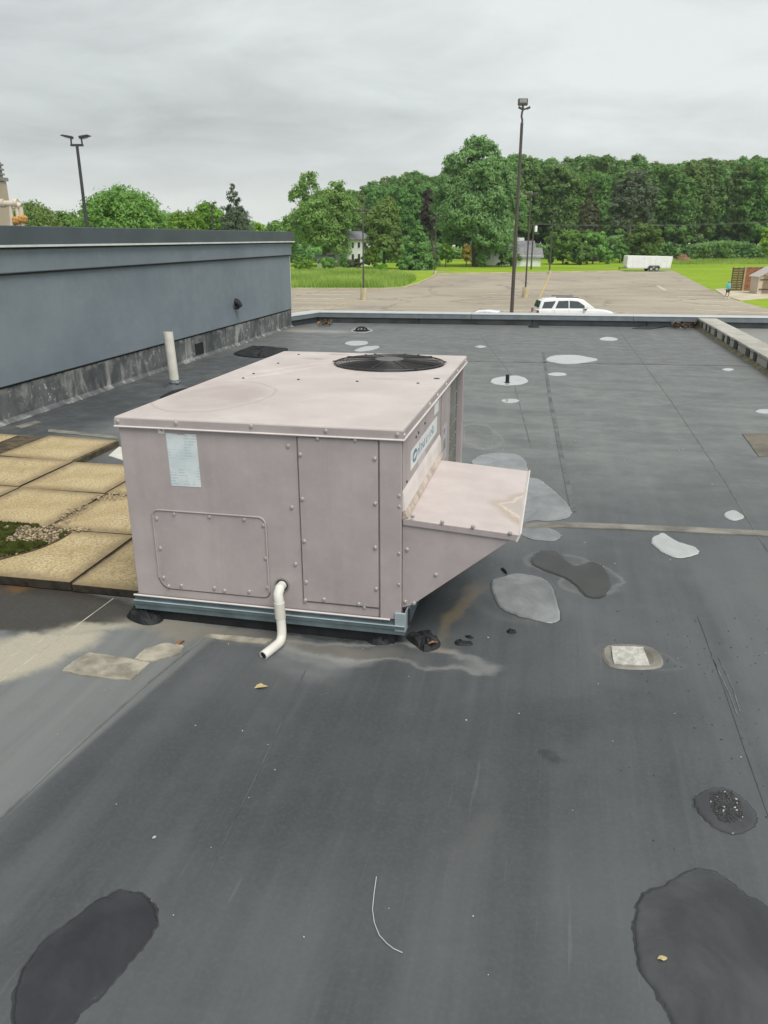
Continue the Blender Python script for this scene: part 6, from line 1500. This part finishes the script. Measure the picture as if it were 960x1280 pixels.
for hnd in (17, 21):
    hx, hy, hz_ = J[hnd][0]; s = 1 if hx > 0 else -1
    for i, ln in enumerate((0.055, 0.065, 0.062, 0.048)):
        a = len(J); oy = -0.027 + i * 0.018
        J.append(((hx, hy + oy, hz_ - 0.035), .009)); J.append(((hx - s * 0.01, hy + oy - 0.005, hz_ - 0.035 - ln), .008)); E_.append((hnd, a)); E_.append((a, a + 1))
    a = len(J); J.append(((hx - s * .02, hy - 0.045, hz_ + 0.0), .010)); J.append(((hx - s * .025, hy - 0.06, hz_ - 0.035), .008)); E_.append((hnd, a)); E_.append((a, a + 1))
skinned('body', J, E_, M['skin'], t, 1)
JJ = [((0, 0, 0.80), (.165, .135)), ((0, 0, 1.05), (.155, .125)), ((0, 0, 1.33), (.175, .13)), ((0, 0, 1.45), (.085, .085)), ((.215, 0, 1.375), .080), ((.275, .06, 1.10), .064), ((.28, -.04, .93), .050), ((-.215, 0, 1.375), .080), ((-.275, -.02, 1.10), .064), ((-.28, -.12, .95), .050), ((0, 0.02, 1.56), (.112, .112)), ((0, 0.03, 1.64), (.095, .095))]
skinned('hooded_jacket', JJ, [(0, 1), (1, 2), (2, 3), (2, 4), (4, 5), (5, 6), (2, 7), (7, 8), (8, 9), (3, 10), (10, 11)], M['turq'], t, 2)
skinned('shorts', [((0, 0, .86), (.15, .12)), ((.095, 0, .80), .105), ((.10, -.06, .56), .088), ((-.095, 0, .80), .105), ((-.10, .04, .56), .088)], [(0, 1), (1, 2), (0, 3), (3, 4)], M['shorts'], t, 2)
for x, y, z in ((.11, -.06, .045), (-.11, .17, .06)):
    b = MB(); b.prism([(-0.17, -0.045), (0.10, -0.045), (0.12, 0.03), (0.03, 0.075), (-0.05, 0.03), (-0.16, 0.0)], -0.05, 0.05, fn=lambda a, c, h: (x + h, y + a, z + c)); b.build('shoe', M['shoe'], t, True, bevel=0.015)
bm = bmesh.new(); bmesh.ops.create_uvsphere(bm, u_segments=12, v_segments=8, radius=0.088)
me = bpy.data.meshes.new('hair'); [setattr(v, 'co', Vector((v.co.x, v.co.y * 1.0 - 0.005, v.co.z * 0.9 + 1.655))) for v in bm.verts]; bm.to_mesh(me); bm.free(); me.materials.append(M['hair']); link('hair', me, t)
b = MB(); b.prism([(-0.018, 1.575), (0.018, 1.575), (0.0, 1.62)], -0.118, -0.085, fn=lambda x, z, y: (x, y, z)); b.build('nose', M['skin'], t, bevel=0.006)
for s in (-1, 1):
    b = MB(); b.tube([(s * 0.034, -0.094, 1.615), (s * 0.034, -0.100, 1.615)], 0.011, 8); b.build('eye', M['shorts'], t)
b = MB(); b.box((-0.028, -0.100, 1.545), (0.028, -0.088, 1.552)); b.build('mouth', M['tail'], t)

# =================================================================== VEGETATION
def quads_mesh(name, V, tint, mat):
    n = len(V); me = bpy.data.meshes.new(name)
    me.vertices.add(4 * n); me.vertices.foreach_set('co', np.ascontiguousarray(V.reshape(-1), dtype=np.float32))
    me.loops.add(4 * n); me.loops.foreach_set('vertex_index', np.arange(4 * n, dtype=np.int32))
    me.polygons.add(n); me.polygons.foreach_set('loop_start', np.arange(0, 4 * n, 4, dtype=np.int32))
    me.update(calc_edges=True)
    at = me.attributes.new('tint', 'FLOAT', 'FACE'); at.data.foreach_set('value', np.ascontiguousarray(tint, dtype=np.float32))
    me.materials.append(mat); return me
def leaf_quads(C, Nrm, size, rng, droop=0.0):
    n = len(C)
    nr = Nrm / (np.linalg.norm(Nrm, axis=1, keepdims=True) + 1e-9) + rng.normal(0, 0.33, (n, 3)); nr /= np.linalg.norm(nr, axis=1, keepdims=True) + 1e-9
    t = rng.normal(0, 1, (n, 3)); t[:, 2] -= droop; t -= nr * (t * nr).sum(1, keepdims=True); t /= np.linalg.norm(t, axis=1, keepdims=True) + 1e-9
    bt = np.cross(nr, t); s = size * rng.uniform(0.6, 1.35, (n, 1))
    return np.stack([C - t * s, C - bt * s * 0.42 + t * s * 0.1, C + t * s, C + bt * s * 0.42 + t * s * 0.1], axis=1)
def crown_mesh(name, lobes, n, size, mat, seed, clump=0.3, droop=0.0, fill=0.25, gap=0.0):
    """lobes: (x, y, z, rx, ry, rz); leaves sit in clumps over and inside each lobe"""
    rng = np.random.default_rng(seed); lob = np.array(lobes, float)
    area = (lob[:, 3] * lob[:, 5]); pr = area / area.sum(); Cs, Ns, Ts = [], [], []
    for li, lb in enumerate(lob):
        m = max(20, int(n * pr[li])); nc = max(6, int(m / 42))
        d = rng.normal(0, 1, (nc, 3)); d /= np.linalg.norm(d, axis=1, keepdims=True)
        d[:, 2] = np.where(d[:, 2] < -0.55, -d[:, 2], d[:, 2])
        rad_ = np.where(rng.random(nc) < fill, rng.uniform(0.3, 0.85, nc), rng.uniform(0.82, 1.06, nc))
        cc = lb[:3] + d * lb[3:6] * rad_[:, None]
        keep = rng.random(nc) > gap; cc = cc[keep]; d = d[keep]; nc = len(cc)
        if nc == 0: continue
        k = rng.integers(0, nc, m); e = rng.normal(0, 1, (m, 3)); e /= np.linalg.norm(e, axis=1, keepdims=True); rr_ = rng.random(m) ** 0.5
        cs = clump * lb[3:6].mean() * rng.uniform(0.7, 1.4, nc)
        Cs.append(cc[k] + e * (rr_ * cs[k])[:, None] * np.array([1, 1, 0.75])); Ns.append(d[k] * 0.5 + e * 0.8 + np.array([0, 0, 0.45]))
        ct = rng.random(nc); Ts.append(np.clip(0.65 * ct[k] + 0.35 * rng.random(m), 0, 1))
    C = np.concatenate(Cs); return quads_mesh(name, leaf_quads(C, np.concatenate(Ns), size, rng, droop), np.concatenate(Ts), mat)
def trunk_mesh(name, H, r, limbs, mat, seed, top=0.75):
    rng = random.Random(seed); b = MB()
    pts = [Vector((0, 0, -0.1))]; 
    for i in range(1, 6): pts.append(Vector((rng.uniform(-.02, .02) * H, rng.uniform(-.02, .02) * H, H * top * i / 5)))
    b.tube(pts, [r * 1.25, r, r * .85, r * .65, r * .45, r * .2], 8)
    for l in limbs:
        z0 = H * top * rng.uniform(0.25, 0.6); e = Vector(l[:3]); s = Vector((0, 0, z0)); mid = s.lerp(e, 0.5) + Vector((0, 0, -0.04 * H))
        b.tube([s, mid, e], [r * .45, r * .28, r * .1], 6)
    me = bpy.data.meshes.new(name); me.from_pydata(b.v, [], b.f); me.materials.append(mat); return me
def round_lobes(H, W, z0, n, seed, shape=1.0, jit=0.5):
    rng = random.Random(seed); out = [(0, 0, z0 + (H - z0) * .5, W * .33, W * .33, (H - z0) * .40)]
    for i in range(n):
        t = (i + 0.5) / n; z = z0 + (H - z0) * (0.12 + 0.80 * t); r = W * .5 * (math.sin(math.pi * min(1, 0.15 + 0.75 * t)) ** shape)
        a = i * 2.4 + rng.uniform(-.5, .5); q = rng.uniform(0.40, 0.80); lr = W * rng.uniform(.15, .24)
        out.append((r * q * math.cos(a), r * q * math.sin(a), min(z, H - lr * .8), lr, lr, lr * rng.uniform(.7, 1.0)))
    return out
def cone_lobes(H, W, z0, n, seed):
    rng = random.Random(seed); out = []
    for i in range(n):
        t = i / (n - 1); z = z0 + (H - z0) * t; r = W * .5 * (1 - t) ** 0.8 + 0.045 * W
        for k in range(5 if t < .8 else 2):
            a = k * 1.257 + i * 0.7; out.append((r * .55 * math.cos(a), r * .55 * math.sin(a), z, r * .5, r * .5, (H - z0) / n * .75))
    return out
def plant(name, loc, label, cat, crown, trunk, group=None, rz=0.0, sc=1.0):
    t = thing(name, loc, label, cat, group, rz); t.scale = (sc,) * 3 if isinstance(sc, (int, float)) else sc
    if trunk is not None: link('trunk', trunk, t)
    link('crown', crown, t); return t
def px_tree(px, base_y, top_y, wpx, Y=None):
    """place and size from the survey: returns location, height, width in metres"""
    if Y is None: Y = P(px, base_y, GZ).y
    q = atY(px, top_y, Y); dep = Y * math.cos(PITCH); return Vector((ground_x(px, Y), Y, GZ)), q.z - GZ, wpx * dep / FPX
def tree(px, base_y, top_y, wpx, label, name, cat, mat, n, leafs, seed, z0f=0.15, nl=12, shape=1.0, Y=None, bark='bark', kind='round', clump=0.3, droop=0.0, gap=0.0, fill=0.25, group=None, lobes=None, tr=0.022, trunk=True):
    loc, H, W = px_tree(px, base_y, top_y, wpx, Y)
    lb = lobes(H, W) if lobes else (cone_lobes(H, W, H * z0f, nl, seed) if kind == 'cone' else round_lobes(H, W, H * z0f, nl, seed, shape))
    cm = crown_mesh('crown', lb, n, leafs, M[mat], seed, clump, droop, fill, gap)
    rng = random.Random(seed); tm = trunk_mesh('trunk', H, max(0.08, H * tr), rng.sample(lb, min(len(lb), 7)) if kind != 'cone' else [], M[bark], seed) if trunk else None
    return plant(name, loc, label, cat, cm, tm, group)
# trees behind the left wall
def l_round(H, W):
    r = random.Random(9); o = [(0, 0, H * .60, W * .46, W * .46, H * .36)]
    for i in range(16):
        a = i * 2.4; z = r.uniform(-.7, .95); q = math.sqrt(max(0, 1 - z * z)); o.append((W * .40 * q * math.cos(a), W * .40 * q * math.sin(a), H * (.60 + .31 * z), W * .13, W * .13, H * .075))
    return o
tree(161, None, 233, 104, 'broad round dark green tree beside the twin headed lamp post', 'deciduous_tree', 'tree', 'leaf_mid', 28000, 0.22, 101, Y=95, lobes=l_round, clump=0.26)
tree(48, None, 251, 78, 'pale green tree beside the beige tower', 'deciduous_tree', 'tree', 'leaf_light', 18000, 0.23, 102, Y=105, lobes=l_round, clump=0.28)
tree(92, None, 264, 50, 'small low green tree between the beige tower and the lamp post', 'deciduous_tree', 'tree', 'leaf_mid', 9000, 0.25, 103, Y=108, lobes=l_round)
tree(236, None, 262, 48, 'light green tree just left of the distant lamp head', 'deciduous_tree', 'tree', 'leaf_bright', 12000, 0.28, 104, Y=125, lobes=l_round)
tree(266, None, 252, 44, 'light green tree right behind the distant lamp head', 'deciduous_tree', 'tree', 'leaf_bright', 12000, 0.28, 105, Y=130, lobes=l_round)
tree(298, None, 236, 72, 'dark narrow conifer showing above the wall coping', 'conifer_tree', 'tree', 'leaf_blue', 26000, 0.16, 106, 0.05, 13, Y=110, kind='cone', clump=0.6)
tree(327, None, 276, 26, 'small yellow green tree right of the dark conifer above the wall', 'deciduous_tree', 'tree', 'leaf_lime', 2500, 0.34, 107, 0.1, 8, Y=120)
tree(350, None, 277, 46, 'low green tree between the wall end and the tall pale trees', 'deciduous_tree', 'tree', 'leaf_mid', 7000, 0.45, 108, Y=190, lobes=l_round)
# the tall pale trees before the white house
def l7(H, W):
    o = round_lobes(H * .80, W * .95, H * .13, 12, 3, 0.6)
    return o + [(-W * .20, 0, H * .80, W * .17, W * .17, H * .10), (-W * .16, 0, H * .91, W * .13, W * .13, H * .08), (-W * .33, 0, H * .74, W * .13, W * .13, H * .08), (W * .20, 0, H * .80, W * .15, W * .15, H * .09), (W * .24, 0, H * .70, W * .18, W * .18, H * .10), (W * .40, 0, H * .48, W * .12, W * .12, H * .07)]
tree(404, 333, 215, 96, 'tall ragged pale green tree at the end of the grey wall', 'poplar_tree', 'tree', 'leaf_light', 34000, 0.31, 111, lobes=l7, clump=0.34, gap=0.12)
tree(480, 336, 250, 56, 'pale drooping tree before the dark wood, right of the white house', 'poplar_tree', 'tree', 'leaf_light', 18000, 0.31, 112, 0.08, 12, 0.7, clump=0.34, droop=0.8)
tree(465, 338, 306, 22, 'low bright shrub at the right foot of the drooping pale tree', 'shrub', 'shrub', 'leaf_bright', 1800, 0.3, 113, 0.0, 6, Y=150, trunk=False)
tree(521, 337, 280, 44, 'dark layered cedar beside the drooping pale tree', 'cedar_tree', 'tree', 'leaf_dark', 9000, 0.40, 114, 0.02, 9, kind='cone', clump=0.5)
tree(540, 334, 236, 34, 'dark purple leaved tree half hidden behind the giant tree', 'beech_tree', 'tree', 'leaf_purple', 6000, 0.5, 115, 0.35, 10, 0.7, Y=203)
def l12(H, W):
    o = round_lobes(H * .86, W, H * .06, 18, 5, 0.45)
    return o + [(-W * .02, 0, H * .90, W * .17, W * .17, H * .085), (W * .06, 0, H * .86, W * .18, W * .18, H * .09), (-W * .17, 0, H * .80, W * .18, W * .18, H * .09), (W * .22, 0, H * .76, W * .15, W * .15, H * .08), (-W * .33, 0, H * .64, W * .15, W * .15, H * .07), (W * .36, 0, H * .58, W * .15, W * .15, H * .09), (W * .42, 0, H * .44, W * .12, W * .12, H * .10), (-W * .36, 0, H * .36, W * .16, W * .16, H * .12)]
tree(594, 333, 169, 106, 'giant broad poplar towering in the middle of the tree line', 'poplar_tree', 'tree', 'leaf_poplar', 72000, 0.32, 121, lobes=l12, clump=0.30, droop=0.9, gap=0.08)
# small trees and shrubs at its foot
for px, by, ty_, wp_, lab, nm, mat, sd_ in ((557.5, 334, 304, 18, 'small bright round tree left before the giant poplar', 'young_tree', 'leaf_bright', 131), (583, 334, 304, 13, 'small orange leaved tree before the giant poplar', 'young_tree', 'leaf_orange', 132), (596, 333, 304, 15, 'small lime green tree right beside the orange one', 'young_tree', 'leaf_lime', 133),
        (602, 334, 318, 16, 'low dark shrub at the foot of the lime green tree', 'shrub', 'leaf_mid', 134), (634, 333, 318, 34, 'clipped low hedge bush before the wide roofed house', 'shrub', 'leaf_dark', 135), (430, 337, 318, 12, 'small dark conical shrub before the two storey house', 'shrub', 'leaf_dark', 136), (440, 335, 325, 26, 'dull reddish shrub under the windows of the two storey house', 'shrub', 'leaf_brown', 137),
        (458, 334, 314, 12, 'upright bright shrub beside the corner of the two storey house', 'shrub', 'leaf_bright', 138), (380, 339, 327, 30, 'loose green bush at the end of the grey wall', 'shrub', 'leaf_bright', 139), (503, 336, 329, 14, 'low lime shrub before the dark cedar, left one', 'shrub', 'leaf_lime', 140), (523, 336, 328, 16, 'low lime shrub before the dark cedar, right one', 'shrub', 'leaf_lime', 141), (540, 335, 316, 24, 'dark low bush right of the cedar', 'shrub', 'leaf_dark', 142), (478, 338, 331, 14, 'low bright weed clump in the tall grass', 'shrub', 'leaf_bright', 143)):
    tree(px, by, ty_, wp_, lab, nm, 'tree' if nm == 'young_tree' else 'shrub', mat, 2200, 0.30, sd_, 0.06 if nm != 'young_tree' else 0.12, 8, 0.6, trunk=(nm == 'young_tree'), clump=0.4)
tree(409, 336, 322, 26, 'loose green bush before the low white outbuilding', 'shrub', 'shrub', 'leaf_mid', 2200, 0.30, 144, 0.06, 8, 0.6, trunk=False, clump=0.4)
# shrubs on the right
tree(704, 330.5, 289, 50, 'wide green bush right of the garage', 'shrub', 'shrub', 'leaf_mid', 9000, 0.36, 151, 0.0, 14, 0.45)
tree(727, 331, 306, 28, 'low dark lobe of bushes in front of the pale willow', 'shrub', 'shrub', 'leaf_dark', 5000, 0.34, 152, 0.0, 9, 0.45)
tree(741, 330, 289, 34, 'pale willow like tree behind the dark bushes', 'willow_tree', 'tree', 'leaf_light', 6000, 0.36, 153, 0.12, 10, 0.6, droop=1.2)
tree(757, 330, 310, 22, 'small pale bush right of the willow like tree', 'shrub', 'shrub', 'leaf_light', 3000, 0.34, 154, 0.0, 8, 0.5)
tree(800, 328, 281, 52, 'full round green tree directly behind the white trailer', 'deciduous_tree', 'tree', 'leaf_mid', 10000, 0.40, 155, 0.02, 14, 0.5)
tree(775, 329, 303, 24, 'dark bush left behind the white trailer', 'shrub', 'shrub', 'leaf_dark', 3500, 0.36, 156, 0.0, 8, 0.5)
tree(880, 324.5, 309, 18, 'round bright bush before the wood, left of a pair', 'shrub', 'shrub', 'leaf_mid', 2800, 0.36, 157, 0.0, 8, 0.5)
tree(902, 324.5, 309, 19, 'round bright bush before the wood, right of a pair', 'shrub', 'shrub', 'leaf_mid', 2800, 0.36, 158, 0.0, 8, 0.5)
tree(868, 325, 318, 12, 'low pale weed clump right of the soil mound', 'shrub', 'shrub', 'leaf_light', 1200, 0.30, 159, 0.0, 6, 0.5, trunk=False)
tree(963, 325, 282, 30, 'pale green young tree at the right edge of the field', 'young_tree', 'tree', 'leaf_lime', 6000, 0.40, 160, 0.06, 12, 0.6)
tree(733, 327, 232, 40, 'dull brownish spruce standing before the wood', 'spruce_tree', 'tree', 'leaf_brown', 14000, 0.42, 161, 0.03, 16, Y=205, kind='cone', clump=0.5, droop=0.8)
def l17(H, W): return [(0, 0, H * .88, W * .22, W * .22, H * .08), (-W * .15, 0, H * .76, W * .28, W * .25, H * .10), (W * .16, 0, H * .73, W * .28, W * .25, H * .10), (-W * .26, 0, H * .60, W * .24, W * .22, H * .10), (W * .26, 0, H * .58, W * .24, W * .22, H * .09), (0, 0, H * .62, W * .30, W * .28, H * .12), (-W * .32, 0, H * .44, W * .18, W * .18, H * .09), (W * .33, 0, H * .46, W * .17, W * .17, H * .07), (-W * .1, 0, H * .48, W * .2, W * .2, H * .06)]
tree(785, 327, 208, 58, 'tall grey green pine with pale bare trunk before the wood', 'pine_tree', 'tree', 'leaf_blue', 14000, 0.42, 162, Y=200, lobes=l17, clump=0.34, bark='barkpale', tr=0.013)
# the dark wood: individual trees sharing six crowns
wood = []
for k in range(7):
    H, W = (25, 11.5) if k < 5 else (25, 13); mats = ('leaf_wood', 'leaf_wood', 'leaf_dark', 'leaf_wood', 'leaf_dark', 'leaf_wood', 'leaf_mid')
    lb = round_lobes(H, W, H * 0.04, 17, 200 + k, 0.35)
    wood.append((crown_mesh('crown', lb, 21000, 0.42, M[mats[k]], 200 + k, 0.33, 0.3, 0.3), trunk_mesh('trunk', H, 0.32, random.Random(k).sample(lb, 6), M['barkpale' if k % 3 == 0 else 'bark'], 200 + k, 0.8)))
rng = random.Random(77)
def top_row(px):           # tree line of the wood in the photograph, top row per column
    tab = ((430, 236), (450, 236), (470, 226), (500, 218), (530, 214), (560, 212), (620, 190), (640, 192), (660, 199), (700, 196), (740, 193), (790, 196), (812, 203), (840, 200), (878, 196), (910, 197), (945, 194), (1000, 196), (1080, 200))
    for (a, ya), (b_, yb) in zip(tab, tab[1:]):
        if a <= px <= b_: return ya + (yb - ya) * (px - a) / (b_ - a)
    return 200
WLAB = 'tall leafy tree standing deep in the dark wood behind its front row'
LAND = [(453, 'the lamp post before the white house'), (521, 'the dark cedar'), (594, 'the giant poplar'), (645, 'the wide grey roof'), (692, 'the far lamp post'), (733, 'the brownish spruce'), (785, 'the grey green pine'), (815, 'the white trailer'), (853, 'the heap of soil'), (891, 'the pair of round bushes'), (921, 'the slatted panel'), (950, 'the cream shed')]
front_row = []
WGRP = 'trees of the dark wood behind the field'
for row, (Yr, stp, lift) in enumerate(((232, 20, 9), (247, 17, 3), (262, 15, 0))):
    px = 432 + row * 7
    while px < 1010:
        Y = Yr + rng.uniform(-4, 4); k = rng.choice((0, 1, 2, 3, 4, 5, 6 if row == 0 else 1)) if rng.random() < .97 else 6
        ty_ = top_row(px) + lift * rng.uniform(0.3, 2.2) + rng.uniform(-2.0, 2.5)
        loc, H, W = px_tree(px, None, ty_, 30, Y); s = H / 25.0
        o = plant('wood_tree', loc, WLAB, 'tree', wood[k][0], wood[k][1], WGRP, rng.uniform(0, 6.28), (s * rng.uniform(.9, 1.15), s * rng.uniform(.9, 1.15), s))
        if row == 0: front_row.append((px, o))
        px += stp * rng.uniform(0.8, 1.2)
sides = {}
for px, o in front_row:
    lx_, nm = min(LAND, key=lambda q: abs(q[0] - px)); sides.setdefault((nm, 'left' if px < lx_ else 'right'), []).append((abs(px - lx_), o))
for (nm, sd_), lst in sides.items():
    for k, (_, o) in enumerate(sorted(lst, key=lambda q: q[0])):
        o['label'] = 'front wood tree, %s %s of %s' % (('first', 'second', 'third', 'fourth', 'fifth')[k], sd_, nm)
# undergrowth along the foot of the wood, and the far treeline that closes the horizon
nr = np.random.default_rng(5)
def band(name, x0, x1, y0, y1, h0, h1, n, size, mat, label, seed):
    r = np.random.default_rng(seed); x = r.uniform(x0, x1, n); y = r.uniform(y0, y1, n)
    hmax = h0 + (h1 - h0) * (0.5 + 0.25 * np.sin(x * 0.21) + 0.25 * np.sin(x * 0.083 + 2)); z = GZ + hmax * r.random(n) ** 0.8
    C = np.stack([x, y, z], 1); Nn = np.tile(np.array([0, -0.5, 0.6]), (n, 1))
    me = quads_mesh(name, leaf_quads(C, Nn, size, r), np.clip(0.5 + 0.3 * np.sin(x * 0.9) * np.sin(z * 1.1) + r.normal(0, .2, n), 0, 1), M[mat]); o = link(name, me); return tag(o, label, kind='stuff')
band('undergrowth', -16, 140, 224, 232, 2.0, 6.5, 26000, 0.55, 'leaf_wood', 'dark undergrowth at the foot of the wood', 1)
band('undergrowth', -60, 10, 190, 200, 1.5, 4.5, 9000, 0.5, 'leaf_dark', 'dark undergrowth behind the houses', 2)
band('treeline', -330, -10, 290, 310, 8, 15, 26000, 1.0, 'leaf_dark', 'far treeline beyond the houses', 3)
band('treeline', 130, 420, 250, 275, 12, 26, 26000, 1.0, 'leaf_wood', 'far treeline beyond the right of the field', 4)
# tall grass of the swale, rough grass by the wood
def blades(name, poly, n, h, w_, mat, label, seed):
    r = random.Random(seed); pts = np.array(scatter(poly, n, r)); rr_ = np.random.default_rng(seed)
    hh = h * rr_.uniform(.5, 1.2, n); a = rr_.uniform(0, 6.28, n); dx = np.stack([np.cos(a), np.sin(a), np.zeros(n)], 1) * w_; ln = rr_.normal(0, .25, (n, 2)) * hh[:, None]
    B0 = np.stack([pts[:, 0], pts[:, 1], np.full(n, GZ)], 1); T = B0 + np.stack([ln[:, 0], ln[:, 1], hh], 1)
    V = np.stack([B0 - dx, B0 + dx, T + dx * .25, T - dx * .25], 1)
    tint = np.clip(0.5 + 0.35 * np.sin(pts[:, 0] * .35) * np.sin(pts[:, 1] * .22) + rr_.normal(0, .22, n), 0, 1)
    return tag(link(name, quads_mesh(name, V, tint, M[mat])), label, kind='stuff')
blades('tall_grass', [P(340, 360.5, GZ), P(482, 360.5, GZ), P(508, 357, GZ), P(520, 350, GZ), P(500, 343, GZ), P(440, 340, GZ), P(372, 341, GZ), P(330, 342, GZ)], 26000, 0.75, 0.05, 'blade', 'tall pale grass of the wet hollow left of the lot', 1)
blades('rough_grass', [P(845, 331, GZ), P(1000, 330, GZ), P(1000, 323.5, GZ), P(790, 324.5, GZ)], 9000, 0.45, 0.06, 'blade', 'rough grass along the foot of the wood', 2)

# =================================================================== AIR
hb = MB(); hb.box((-530, -90, GZ - 1.0), (530, 570, 40.0)); hz_o = hb.build('haze', [])
hm_ = bpy.data.materials.new('humid_air'); hm_.use_nodes = True; hn = hm_.node_tree
pv = hn.nodes.new('ShaderNodeVolumePrincipled'); pv.inputs['Color'].default_value = (0.93, 0.97, 1.0, 1); pv.inputs['Density'].default_value = 0.00018; pv.inputs['Anisotropy'].default_value = 0.0
hn.links.remove(hn.nodes['Material Output'].inputs['Surface'].links[0]); hn.links.new(pv.outputs[0], hn.nodes['Material Output'].inputs['Volume'])
hz_o.data.materials.append(hm_); hz_o['kind'] = 'stuff'; hz_o['label'] = 'thin humid air over the lot and the wood'
